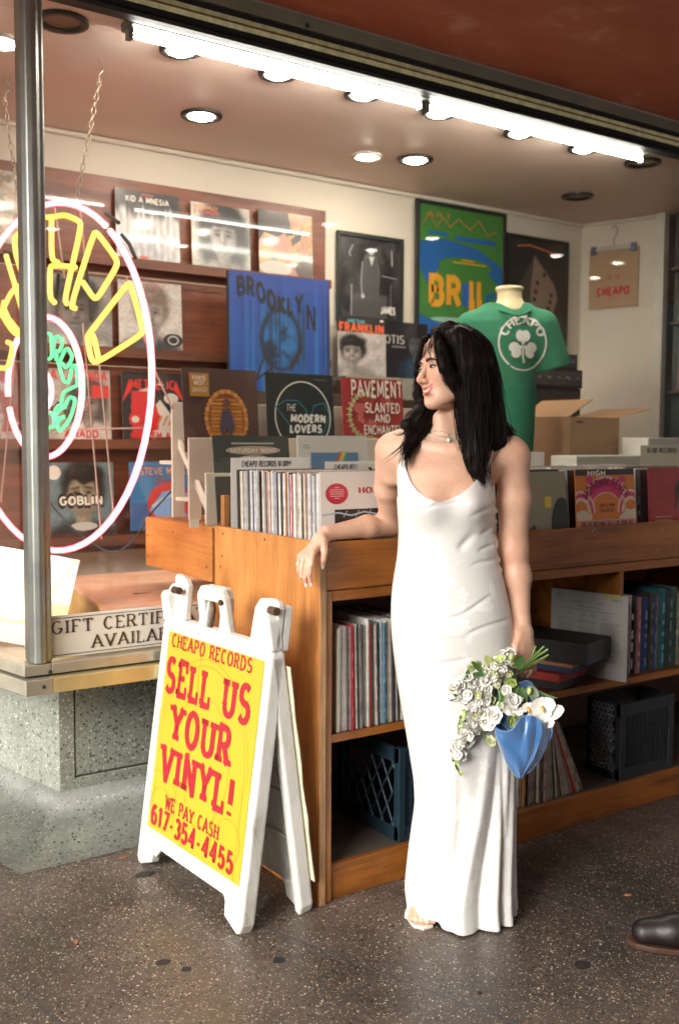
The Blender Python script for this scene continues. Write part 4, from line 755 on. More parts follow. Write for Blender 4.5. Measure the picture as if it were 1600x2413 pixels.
a.rect(.08, .88, .16, .89, g1); a.rect(.08, .85, .18, .86, g1); a.rect(.18, .0, .86, .1, (.6, .55, .5))
rackrec(709, 1045, 3.1, 1.083, a, Wt, 'white record cover with a blue sky picture and small rainbow', tilt=5)
# ================================================================ RECORD COUNTER outside the glass
ply = wood('plywood_side', (.24, .075, .016), (.56, .24, .065), 'Z', .45, .8, True, .12)
wfr = wood('counter_front_wood', (.09, .024, .004), (.33, .115, .018), 'X', .42, .9, True, .12)
wpost = wood('counter_post_wood', (.13, .045, .012), (.38, .16, .045), 'Z', .42, 1.2, True, .25)
wdk = wood('shelf_wood', (.05, .017, .006), (.15, .055, .017), 'X', .55, 1., False, .05)
wgrey = mat('worn_shelf', (.085, .07, .055), .65, var=.35, vs=14)
ct = empty('record_counter', (2.6, 2.7, 0), 0, 'long orange-brown wooden record counter with bins above and shelves below, in front of the window', 'counter')
Y0c = 2.402
b = MB(); b.box((1.558, 2.398, 0), (1.5765, 3.066, 1.085)); b.build('end_panel', ply, ct, bevel=.0025)
b = MB(); b.box((1.5575, 2.3955, .002), (1.577, 2.3978, 1.084)); b.build('panel_edge', wood('ply_edge', (.2, .11, .05), (.45, .26, .12), 'Z', .6, 3, False), ct)
b = MB(); b.box((1.5775, 2.405, 0), (1.605, 2.43, .9395)); b.build('post', wpost, ct, bevel=.002)
b = MB(); b.prism([(1.5775, .942), (6.2, .942), (6.2, 1.084), (3.3, 1.085), (2.6, 1.079), (2.0, 1.083), (1.5775, 1.085)], 'Y', 2.4, 2.42); b.build('front_board', wfr, ct, bevel=.004)
b = MB(); b.box((1.6055, 2.407, .908), (6.2, 2.428, .9405)); b.build('rail', wfr, ct, bevel=.002)
b = MB(); b.box((1.5775, 2.4205, .945), (6.2, 3.06, .96)); b.build('bin_floor', wdk, ct)
b = MB(); b.box((1.5775, 3.0605, .02), (6.2, 3.068, 1.1)); b.build('back_board', wdk, ct)
b = MB(); b.box((1.5785, 3.035, .961), (1.6, 3.06, 1.19)); b.build('corner_block', wpost, ct, bevel=.002)
b = MB(); b.box((1.6055, 2.412, .487), (6.2, 3.06, .505)); b.build('shelf', wdk, ct, bevel=.002)
b = MB(); b.box((1.6055, 2.4095, .484), (6.2, 2.4118, .508)); b.build('shelf_edge', wfr, ct)
b = MB(); b.box((1.6055, 2.437, .088), (6.2, 3.06, .1045)); b.build('bottom_shelf', wgrey, ct)
b = MB(); b.box((1.6055, 2.415, .0), (6.2, 2.436, .107)); b.build('base_board', wfr, ct, bevel=.003)
for x in (2.87, 3.82, 4.8):
    b = MB(); b.box((x, 2.413, .5055), (x+.019, 3.055, .907)); b.build('shelf_divider', wfr, ct)
for x in (1.915, 2.315, 2.655, 3.06, 3.42, 3.78, 4.14):
    b = MB(); b.box((x, 2.4205, .9605), (x+.008, 3.05, 1.06)); b.build('bin_divider', wdk, ct)
scr = mat('screw_steel', (.3, .28, .25), .35, .9)
def screw(px, py, Y, par):
    c = at(px, py, Y=Y); m = MB(); m.lathe([(0, .0014), (.0035, .001), (.0045, 0)], 10); m.xf(Matrix.Translation((c[0], Y-.0002, c[2])) @ Matrix.Rotation(R(90), 4, 'X')); m.build('screw', scr, par)
for p in ((777, 1296), (767, 1371), (1400, 1247), (1395, 1252), (1546, 1296), (1558, 1247)): screw(*p, 2.4, ct)
for p in ((526, 1258), (624, 1271), (524, 1310), (520, 1335)):
    c = at(*p, X=1.558); m = MB(); m.lathe([(0, .001), (.004, .001), (.005, 0)], 10); m.xf(Matrix.Translation((1.5578, c[1], c[2])) @ Matrix.Rotation(R(-90), 4, 'Y')); m.build('screw', mat('dark_nail', (.08, .04, .02), .6), ct)
# crate behind the glass, same height as the counter
cr = empty('wooden_crate', (2.2, 3.38, .885), 0, 'orange wooden crate behind the glass carrying the white record rack', 'crate')
cw = wood('crate_wood', (.38, .10, .02), (.62, .24, .06), 'Y', .42, .7, True, .2); cw2 = wood('crate_wood_long', (.34, .11, .03), (.58, .24, .07), 'X', .45, .8, True, .2)
b = MB(); b.box((1.56, 3.09, .885), (1.58, 3.665, 1.075)); b.build('end_board', cw, cr, bevel=.002)
b = MB(); b.box((1.5805, 3.092, .887), (3.0, 3.11, 1.074)); b.build('long_board', cw2, cr, bevel=.002)
b = MB(); b.box((1.5805, 3.645, .887), (3.0, 3.663, 1.074)); b.build('long_board', cw2, cr, bevel=.002)
b = MB(); b.box((1.5805, 3.1105, 1.062), (3.0, 3.6445, 1.076)); b.build('lid', cw2, cr)
for p in ((408, 1254), (487, 1336), (349, 1262), (350, 1310)):
    c = at(*p, X=1.56); m = MB(); m.lathe([(0, .001), (.004, .001), (.006, 0)], 10); m.xf(Matrix.Translation((1.5598, c[1], c[2])) @ Matrix.Rotation(R(-90), 4, 'Y')); m.build('nail_head', MATS['dark_nail'], cr)
c = at(457, 1222, Y=3.12); b = MB(); b.box((c[0]-.018, 3.115, 1.0765), (c[0]+.018, 3.118, 1.105)); tag(b.build('price_tag', flat_m if False else mat('tag_white', (.7, .68, .6))), 'tiny white tag with a hole on the crate, left of the rack boards', 'tag')
# boxes under the crate on the deck
bw1 = wood('pale_box_wood', (.46, .22, .12), (.66, .38, .24), 'X', .6, .6, False); bw2 = wood('box_front_wood', (.33, .17, .05), (.5, .3, .1), 'X', .6, .8, False)
bx = empty('wooden_box', (1.6, 3.6, .6845), 0, 'low pale wooden box with a wide lid inside the window, under the crate', 'box')
b = MB(); b.prism([(1.215, 3.2), (2.3, 3.2), (2.3, 4.1), (1.37, 4.1)], 'Z', .786, .8); b.build('lid', bw1, bx, bevel=.003)
b = MB(); b.prism([(1.222, 3.215), (2.29, 3.215), (2.29, 4.09), (1.38, 4.09)], 'Z', .645, .7855); b.build('body', bw2, bx)
b = MB(); b.box((1.3, 3.2115, .686), (1.303, 3.2149, .785)); b.build('seam', MATS['dark_nail'], bx)
b = MB(); b.prism([(-.03, -.012), (.04, .0), (-.03, .02)], 'Z', 0, .0006); 
for i in range(len(b.v)): b.v[i] = (b.v[i][0]+1.47, b.v[i][1]+3.5, b.v[i][2]+.8004)
b.build('stain', MATS['dark_nail'], bx)
bx2 = empty('wooden_box', (1.12, 3.4, .684), 0, 'small pale wooden tray box between the window corner and the low lidded box', 'box')
b = MB(); b.prism([(1.0, 3.5), (1.14, 3.18), (1.2, 3.22), (1.13, 3.75), (1.03, 3.8)], 'Z', .684, .765); b.build('body', bw2, bx2, bevel=.002)
b = MB(); b.prism([(.995, 3.5), (1.138, 3.17), (1.165, 3.19), (1.04, 3.5), (1.05, 3.78), (1.02, 3.81)], 'Z', .7652, .772); b.build('rim', bw1, bx2, bevel=.001)
# leaning bright record at the window corner
a = Art(S, S); a.rect(0, 0, 1, 1, (.78, .75, .68)); a.rect(0, 0, 1, .5, (.75, .55, .12)); a.ell(.42, .55, .34, .3, (.8, .76, .66)); a.rect(0, 0, 1, .2, (.7, .3, .2)); a.ell(.5, .1, .4, .12, (.75, .5, .4)); a.text('EACH', .14, .62, .12, (.72, .4, .12), .5, t=.12); a.ell(.08, .28, .06, .04, (.2, .35, .6)); a.line([(.96, .98), (.72, .5), (.98, .05)], .05, (.75, .55, .1))
c = at(80, 1328, Y=3.42); sleeve('record_cover', (.955, 3.36, .69), S, S, .006, (.8, .76, .66), a, 14, R(-38), sleeve_m, 'bright white and yellow record cover leaning behind the window corner post', 'record', None, ry=9)
# gift certificate sign on the glass
gs = empty('window_sign', (1.25, 3.07, .69), 0, 'white metal sign lettered GIFT CERTIFICATES AVAILABLE along the bottom of the window', 'sign')
sgm = attrmat('sign_enamel', .35, .4, .05, vs=9)
gx0, gx1, gz0, gz1 = .975-.018, 1.64, .688, .824
b = MB(); b.box((gx0, 3.0695, gz0), (gx1, 3.0745, gz1), (.7, .68, .6)); b.build('plate', sgm, gs, bevel=.002)
a = Art(gx1-gx0, gz1-gz0); bk = (.045, .028, .018); Wd, Hd = gx1-gx0, gz1-gz0
def rr(t): 
    m = .07*Hd; r = .015; p = []
    for cx_, cy_, a0 in ((Wd-m-r, Hd-m-r, 0), (m+r, Hd-m-r, 90), (m+r, m+r, 180), (Wd-m-r, m+r, 270)): p += [((cx_+r*math.cos(R(a0+q)))/Wd, (cy_+r*math.sin(R(a0+q)))/Hd) for q in (0, 30, 60, 90)]
    return p+[p[0]]
ps = rr(0)
for p, q in zip(ps[:-1], ps[1:]):
    P1 = np.array((p[0]*Wd, p[1]*Hd)); P2 = np.array((q[0]*Wd, q[1]*Hd)); d = (P2-P1)/(np.linalg.norm(P2-P1)+1e-9); nn_ = np.array((-d[1], d[0]))*.0011
    a.poly([((P1+nn_)[0]/Wd, (P1+nn_)[1]/Hd), ((P1-nn_)[0]/Wd, (P1-nn_)[1]/Hd), ((P2-nn_)[0]/Wd, (P2-nn_)[1]/Hd), ((P2+nn_)[0]/Wd, (P2+nn_)[1]/Hd)], bk)
a.text('GIFT CERTIFICATES', .045, .575, .29, bk, .89, t=.16, th=.075, serif=.16, sp=.2); a.text('AVAILABLE', .235, .16, .29, bk, .49, t=.16, th=.075, serif=.16, sp=.2)
m = a.mb(y0=3.0692, z0=gz0); m.v = [(v_[0]+(gx0+gx1)/2, v_[1], v_[2]) for v_ in m.v]; m.build('lettering', sgm, gs)

# ================================================================ RECORDS IN THE BINS
PAL = [((.62, .58, .5), 'cream'), ((.7, .68, .64), 'white'), ((.05, .045, .045), 'black'), ((.55, .48, .36), 'tan'), ((.4, .38, .34), 'grey'), ((.12, .15, .25), 'navy'), ((.66, .63, .58), 'off-white'), ((.5, .04, .05), 'red'), ((.6, .6, .58), 'pale grey'), ((.38, .16, .05), 'orange brown'), ((.2, .18, .16), 'dark grey'), ((.1, .25, .38), 'blue'), ((.5, .3, .32), 'pink')]
spm = attrmat('sleeve_edge', .6, .0, .45, .1, 40., vs=26)
def plain(name, loc, th, c, tilt, rz, label, group, w=S, h=S, side='Y', cat='record'):
    """thin worn record sleeve; side 'Y': face towards the front, 'X': spine towards the front"""
    b = MB(); g = rng
    edge = tuple(min(1, x*.6+.28) for x in c) if g.random() < .35 else c
    if side == 'Y': a0, a1 = (0, 0, 0), (w, th, h)
    else: a0, a1 = (0, 0, 0), (th, w, h)
    x0, y0, z0 = a0; x1, y1, z1 = a1
    vs = [(x0, y0, z0), (x1, y0, z0), (x1, y1, z0), (x0, y1, z0), (x0, y0, z1), (x1, y0, z1), (x1, y1, z1), (x0, y1, z1)]
    b.add(vs, [(0, 3, 2, 1)], c); b.add(vs, [(4, 5, 6, 7)], tuple(min(1, x*.5+.3) for x in c)); b.add(vs, [(0, 1, 5, 4)], c if side == 'Y' else edge); b.add(vs, [(1, 2, 6, 5), (2, 3, 7, 6)], c); b.add(vs, [(3, 0, 4, 7)], edge if side == 'Y' else c)
    # printed title marks on the spine
    if g.random() < .45:
        mk_ = tuple(q*.45 for q in edge) if sum(edge) > .9 else tuple(min(1,q*2+.15) for q in edge); z = z0+.04
        while z < z1-.05:
            l = g.uniform(.01, .05)
            if side == 'Y': b.add([(x0-.0003, y0+th*.3, z), (x0-.0003, y0+th*.3, z+l), (x0-.0003, y0+th*.7, z+l), (x0-.0003, y0+th*.7, z)], [(0, 1, 2, 3)], mk_)
            else: b.add([(x0+th*.3, y0-.0003, z), (x0+th*.7, y0-.0003, z), (x0+th*.7, y0-.0003, z+l), (x0+th*.3, y0-.0003, z+l)], [(0, 1, 2, 3)], mk_)
            z += l+g.uniform(.02, .1)
    o = b.build(name, spm, None, world=False, base_at=(0, 0, 0)); o.location = tuple(float(v) for v in loc)
    o.rotation_euler = (-R(tilt), 0, rz) if side == 'Y' else (0, R(tilt), rz)
    return tag(o, label, cat, group)
a = Art(S, S); a.rect(0, 0, 1, 1, (.68, .66, .62)); a.ell(.19, .79, .13, .1, (.5, .02, .05)); 
for i, w_ in enumerate((.05, .15, .17, .16, .15, .06)): a.rect(.19-w_/2, .845-i*.02, .19+w_/2, .85-i*.02, (.7, .6, .58))
a.text('HOLLY', .44, .79, .055, (.5, .04, .06), .38, t=.26, th=.12, serif=.12); a.rect(.16, .0, .82, .64, (.02, .014, .014)); a.poly([(.56, .5), (.62, .55), (.82, .57), (.82, .0), (.6, .0), (.58, .3)], (.6, .6, .58)); a.ell(.42, .3, .06, .035, (.66, .64, .6))
bb = (.35, .45, .55); a.line([(.02, .59), (.2, .61), (.35, .58), (.5, .61), (.65, .585), (.84, .6)], .016, bb)
for x in (.28, .42, .56, .7): a.line([(x-.02, .565), (x+.02, .625)], .008, bb)
a.line([(.8, .4), (.8, .93)], .012, (.5, .56, .54)); a.line([(.88, .5), (.88, .93)], .02, (.5, .56, .54)); a.line([(.8, .93), (.88, .68)], .02, (.5, .56, .54))
sleeve('record_cover', (1.755, 2.452, .972), S, S, .004, (.68, .66, .62), a, 2.5, 0, sleeve_m, 'white record cover with red sticker and the word HOLLY, frontmost in the left bin', 'record')
GB = 'used records packed in the left dollar bin'
y = 2.478; used = {}
seq = [1, 8, 5, 2, 4, 6, 12, 3, 7, 2, 0, 3, 1, 7, 2, 3, 0, 9, 1, 4, 2, 6, 2, 5, 1, 0, 3, 7, 2, 0, 6, 9, 2, 4, 0, 8, 2, 5, 1, 1, 10, 4, 8, 2, 0, 5, 3, 2, 1]
for k, ci in enumerate(seq):
    th = rng.choice((.005, .008, .010, .013, .009)); c, nm = PAL[ci]; j = rng.uniform(-.006, .006)
    if y+th > 3.03: break
    plain('record_sleeve', (1.603+j, y, .962+rng.uniform(0, .004)), th, c, 2.2+.25*math.sin(k), rng.uniform(-.01, .01), '%s record sleeve, %s behind the white HOLLY cover in the left bin' % (nm, ORD[k]), GB, h=S+rng.uniform(-.004, .003)); y += th+.0012
# card dividers
def card(x0, x1, y, z1, txt, label, grp, c=(.66, .65, .6)):
    w_ = x1-x0; b = MB(); h_ = z1-.965; a = Art(w_, h_); a.text(txt, .13, 1-.085, .05, K, .62, t=.3, th=.2, sp=.1, slant=.12)
    o = sleeve('divider_card', ((x0+x1)/2, y, .965), w_, h_, .0015, c, a, 0, 0, flat_m, label, 'divider', grp, artname='lettering'); return o
GD = 'printed bin divider cards'
card(1.605, 1.925, 3.035, 1.318, 'CHEAPO RECORDS $1.00!!!', 'white divider card lettered CHEAPO RECORDS $1.00 at the back of the left bin', GD)
card(1.99, 2.31, 3.036, 1.302, 'CHEAPO RECORDS $1.00!!!', 'white divider card lettered CHEAPO RECORDS just left of the woman\'s shoulder', GD)
card(1.99, 2.31, 2.83, 1.298, 'VIDEO', 'shorter pale card in front of the divider by the woman\'s shoulder', GD, (.5, .48, .4))
for k in range(9):
    c, nm = PAL[(0, 1, 4, 6, 3, 8, 1, 0, 4)[k]]; plain('record_sleeve', (1.945+rng.uniform(0,.012), 2.50+k*.055, .962), .03 if k > 2 else .012, c, 2, 0, '%s record sleeve, %s in the bin behind the woman\'s arm' % (nm, ORD[k]), 'records in the second bin')
def f_vog(a):
    a.rect(0, 0, 1, 1, (.3, .3, .22)); a.text('VOGUE', .02, .7, .13, (.5, .25, .15), .55, t=.12, slant=.3); a.rect(.66, .6, .76, .72, (.75, .6, .05)); a.ell(.92, .35, .18, .36, (.02, .03, .025)); a.rect(.72, 0, 1, .3, (.02, .025, .022)); a.poly([(.28, 0), (.3, .32), (.48, .42), (.55, .35), (.68, .02)], (.09, .05, .04)); a.ell(.33, .5, .07, .13, (.35, .2, .12)); a.ell(.32, .57, .08, .09, K); a.line([(.52, .37), (.66, 0)], .02, (.5, .5, .45))
def f_mot(a):
    a.rect(0, 0, 1, 1, (.62, .2, .03)); a.rect(0, .93, 1, 1, (.03, .02, .02)); a.text('HIGH', .2, .93, .05, Wt, .3, t=.3)
    a.ell(.5, .52, .44, .4, (.72, .5, .4), 0, 180, 24); a.ell(.5, .52, .41, .37, (.6, .03, .16), 0, 180, 24); a.ell(.5, .52, .27, .22, (.7, .35, .25), 0, 180, 20); a.ell(.5, .52, .25, .2, (.62, .2, .03), 0, 180, 20)
    for cx_ in (.08, .92):
        for r_, cc in ((.26, (.72, .55, .45)), (.23, (.6, .05, .15)), (.18, (.72, .6, .45)), (.14, (.6, .2, .03))): a.ell(cx_, .5, r_*.9, r_, cc, 0, 180, 16)
        a.ell(cx_, .4, .2, .13, (.66, .6, .48), wob=.12); a.line([(cx_+(.1 if cx_ < .5 else -.1), .5), (cx_+(.14 if cx_ < .5 else -.14), .85)], .03, (.6, .5, .3)); a.ell(cx_+(.14 if cx_ < .5 else -.14), .88, .06, .04, (.6, .03, .2))
    def wq(x, y): an = R(150-(x-.16)/.68*120); r_ = .275+(y-.7)*1.0; return (.5+r_*1.22*math.cos(an), .5+r_*math.sin(an)*1.05)
    a.text('MOTOWN FEVER', .16, .72, .085, (.25, .01, .06), .68, t=.24, warp=wq); a.text('JOIN IT NOW', .38, .57, .035, (.25, .06, .02), .26, t=.2); a.text('ALL OF US', .4, .51, .035, (.25, .06, .02), .22, t=.2)
    a.rect(0, .0, 1, .42, (.66, .33, .26)); a.text('JOIN THE MOTOWN FAN CLUBS NOW AND', .05, .33, .07, (.12, .05, .04), .9, t=.3, th=.12, sp=.08); a.text('RECEIVE YOUR GROOVY FUN FAN KIT!!!', .05, .235, .07, (.12, .05, .04), .9, t=.3, th=.12, sp=.08); a.rect(0, .0, 1, .2, (.6, .55, .5))
def f_man(a):
    a.rect(0, 0, 1, 1, (.36, .05, .05)); smear(a, 16, [(.42, .08, .07), (.3, .04, .04), (.5, .2, .18)], .0, .6, .5, .95, .08, 12); a.text('DEAN', .06, .8, .07, (.6, .4, .36), .3, t=.12); a.img(face_img((.36,.05,.05),(.55,.26,.17),(.02,.022,.02),(.03,.03,.04),.72,.55,1.,.95,seed=81,smile=1,bg2=(.3,.035,.035))); a.rect(.1, .4, .4, .41, (.55, .35, .3)); a.rect(.1, .36, .42, .37, (.55, .35, .3))
for (x0, fn, label, c, z, tl_) in ((2.318, f_vog, 'grey-green record cover with a seated figure in front, beside the woman\'s bare shoulder', (.3, .3, .22), .962, 6), (2.673, f_mot, 'orange and pink rainbow record cover in the counter bin right of the woman', (.62, .2, .03), .966, 4), (3.068, f_man, 'red record cover with a dark-haired man, front of the rightmost bin', (.36, .05, .05), .968, 4)):
    a = Art(S, S); fn(a); sleeve('record_cover', (x0+S/2+.003, 2.442, z), S, S, .004, c, a, tl_, 0, glossy_m, label, 'record', 'covers at the front of the right bins')
for bi, (x0, nm2, n) in enumerate(((2.322, 'seated figure', 16), (2.677, 'rainbow', 20), (3.072, 'red', 18), (3.43, 'hidden', 14))):
    y = 2.475
    for k in range(n):
        th = rng.choice((.01, .014, .018, .022)); ci = rng.choice((0, 1, 2, 3, 4, 6, 6, 8, 9, 10, 3)); c, nm = PAL[ci]
        if k == 0: c, nm = PAL[2]
        lab = '%s record sleeve, %s behind the %s cover in its bin' % (nm, ORD[k], nm2) if bi < 3 else '%s record sleeve, %s in the last bin at the right edge' % (nm, ORD[k])
        plain('record_sleeve', (x0+rng.uniform(-.004, .012), y, .963+rng.uniform(0, .006)), th, c, 5-.15*k, rng.uniform(-.015, .015), lab, 'used records packed in the right bins', h=S+rng.uniform(-.006, .004)); y += th+.004
        if y > 3.0: break
card(2.34, 2.66, 3.02, 1.335, 'CHEAPO RECORDS $1.00!!!', 'white divider card lettered CHEAPO RECORDS $1.00, nearest right of the shoulder', GD)
card(2.78, 3.10, 3.028, 1.335, 'CHEAPO RECORDS $1.00!!!', 'white divider card lettered CHEAPO RECORDS behind the rainbow cover', GD)
card(3.66, 4.0, 2.98, 1.365, '$1.00 RECORDS', 'tall cream divider card with big $1.00 lettering at the right edge', GD, (.52, .5, .38))
for (x0, x1, y, z1, lab) in ((3.42, 3.95, 3.14, 1.315, 'long white card box inside the glass behind the right bins'), (3.96, 4.5, 3.18, 1.40, 'tall white card box inside the glass at the right edge')):
    t = empty('card_box', ((x0+x1)/2, y, 1.06), 0, lab, 'box', None); b = MB(); b.box((x0, y, 1.06), (x1, y+.16, z1)); b.build('body', flat_m, t, bevel=.004); bpy.data.meshes[t.children[0].data.name]; b2 = MB(); z_ = z1-.05; b2.box((x0+.06, y-.0012, z_), (x0+.2, y-.0004, z_+.006), (.25, .25, .24)); b2.build('label_print', flat_m, t)
    o = t.children[0]; o.data.materials.clear(); o.data.materials.append(mat('white_card', (.55, .53, .47), .6, var=.05))
# ================================================================ RECORDS ON THE LOWER SHELF
a = Art(S, S); a.rect(0, 0, 1, 1, (.5, .55, .58)); a.rect(.5, 0, 1, 1, (.66, .63, .55)); a.poly([(.0, .25), (.3, .3), (.42, .7), (.2, .8), (.0, .78)], (.26, .25, .12)); smear(a, 18, [(.6, .28, .2), (.66, .36, .27), (.5, .2, .14)], .3, .28, .6, .5, .06, 5); a.rect(.35, 0, .9, .14, (.12, .06, .04)); a.poly([(.35, .1), (.85, .1), (.8, .22), (.4, .26)], (.62, .6, .55)); a.rect(.4, .88, .62, .97, (.5, .48, .42)); a.ell(.51, .93, .04, .025, K)
# outward face turned towards -X
o = sleeve('record_cover', (1.631, 2.58, .507), S, S, .012, (.64, .6, .5), a, 0, R(-90)+.02, sleeve_m, 'pale blue and white record cover with pink hands, leftmost on the shelf', 'record', None)
GS = 'records standing spine out on the counter shelf'
x = 1.652; sq = [0, 0, 2, 12, 7, 5, 3, 0, 2, 2, 4, 0, 6, 7, 5, 10, 0, 8, 11, 1, 11, 0, 3, 1, 2, 0, 6, 2, 10, 0, 4, 1, 2, 3, 8, 9, 1, 0, 7, 2]
for k, ci in enumerate(sq):
    th = rng.choice((.004, .006, .007, .009)) if k > 0 else .022; c, nm = PAL[ci]
    if x > 2.1: break
    plain('record_sleeve', (x, 2.424+rng.uniform(-.002, .014), .506), th, c, -1.2+.5*math.sin(k*.7), rng.uniform(-.01, .01), '%s record spine, %s right of the pale blue cover on the shelf' % (nm, ORD[k]), GS, h=S+rng.uniform(-.003, .01)+(.02 if k == 12 else 0), side='X'); x += th+.0015
# sheet-printed cover and books at the right
a = Art(S, S); a.rect(0, 0, 1, 1, (.42, .42, .39)); tx = (.12, .12, .12); tg = (.27, .27, .25)
a.text('YEOMEN OF THE GUARD', .28, .86, .028, tx, .42, t=.12, th=.06); a.text('THE MERRYMAN AND HIS MAID', .34, .81, .022, tx, .32, t=.12); a.rect(.12, .775, .84, .78, tx)
for (x0, x1, tp, bt) in ((.1, .33, .66, .2), (.37, .63, .66, .2), (.67, .93, .66, .2), (.24, .29, .75, .7), (.42, .49, .75, .7), (.53, .62, .75, .7), (.7, .8, .74, .68)):
    z = tp
    while z > bt: a.rect(x0, z, x0+(x1-x0)*rng.uniform(.75, 1), z+.006, tg); z -= .013 if rng.random() < .9 else .03
a.text('SIDE 1', .82, .93, .02, tx, .12, t=.2); a.rect(.7, .965, .9, 1, (.45, .42, .1)); a.rect(.08, .94, .16, .945, tx); a.rect(.1, .92, .2, .925, tx)
sleeve('record_cover', (2.826, 2.52, .507), S, S, .006, (.42, .42, .39), a, 0, R(-76.9), flat_m, 'grey record cover printed with columns of small text, on the right shelf', 'record', None)
a = None
bk_c = [(.03, .03, .03, 'black', .012, .29), (.26, .2, .06, 'olive', .01, .27), (.55, .48, .36, 'tan', .022, .285), (.05, .15, .3, 'blue', .016, .27), (.6, .6, .55, 'white', .026, .3), (.04, .04, .04, 'narrow black', .01, .295), (.5, .2, .2, 'pink lettered', .024, .29), (.02, .05, .16, 'navy', .045, .29), (.06, .05, .03, 'dark brown', .02, .3), (.03, .08, .25, 'royal blue', .016, .285), (.25, .2, .1, 'brown', .008, .29), (.02, .14, .19, 'teal', .045, .31), (.02, .06, .06, 'dark teal', .04, .3), (.05, .12, .1, 'dark green', .03, .31), (.3, .25, .15, 'faded', .03, .29)]
x = 2.893
for k, (r_, g_, b_, nm, th, h_) in enumerate(bk_c):
    t = empty('box_set', (x+th/2, 2.6, .506), 0, '%s boxed set on the right shelf, %s right of the text-printed cover' % (nm, ORD[k]), 'box set', 'boxed sets standing on the right shelf')
    b = MB(); b.box((x, 2.44+rng.uniform(0, .02), .506), (x+th, 2.75, .506+h_), (r_, g_, b_)); 
    z = .53
    while z < .506+h_-.06 and th > .015:
        l = rng.uniform(.01, .04); b.add([(x+th*.3, 2.4385, z), (x+th*.6, 2.4385, z), (x+th*.6, 2.4385, z+l), (x+th*.3, 2.4385, z+l)], [(0, 1, 2, 3)], tuple(min(1, q*2+.12) for q in (r_, g_, b_))); z += l+rng.uniform(.01, .04)
    b.build('spine_case', spm, t); x += th+.003
# flat boxes lying on the shelf
def flatbox(cx_, cy_, z, w_, d_, h_, c, rz, label, tilt=0):
    b = MB(); b.box((-w_/2, -d_/2, 0), (w_/2, d_/2, h_), c); o = b.build('flat_box', spm, None, world=False, base_at=(0, 0, 0), bevel=.002); o.location = (cx_, cy_, z); o.rotation_euler = (0, R(tilt), rz); tag(o, label, 'box', 'flat boxes stacked on the right shelf')
rz = R(-74)
flatbox(2.62, 2.60, .507, .33, .2, .028, (.012, .014, .012), rz, 'black flat box at the bottom of the pile on the right shelf')
flatbox(2.62, 2.59, .536, .32, .2, .028, (.42, .03, .02), rz-.02, 'red flat box in the pile on the right shelf')
flatbox(2.65, 2.58, .565, .33, .2, .02, (.015, .04, .10), rz+.03, 'dark blue flat box above the red one')
flatbox(2.65, 2.575, .586, .33, .2, .013, (.4, .2, .1), rz+.03, 'thin tan flat box above the dark blue one')
flatbox(2.67, 2.56, .6, .38, .21, .075, (.01, .011, .012), rz+.04, 'thick black case on top of the pile of flat boxes')
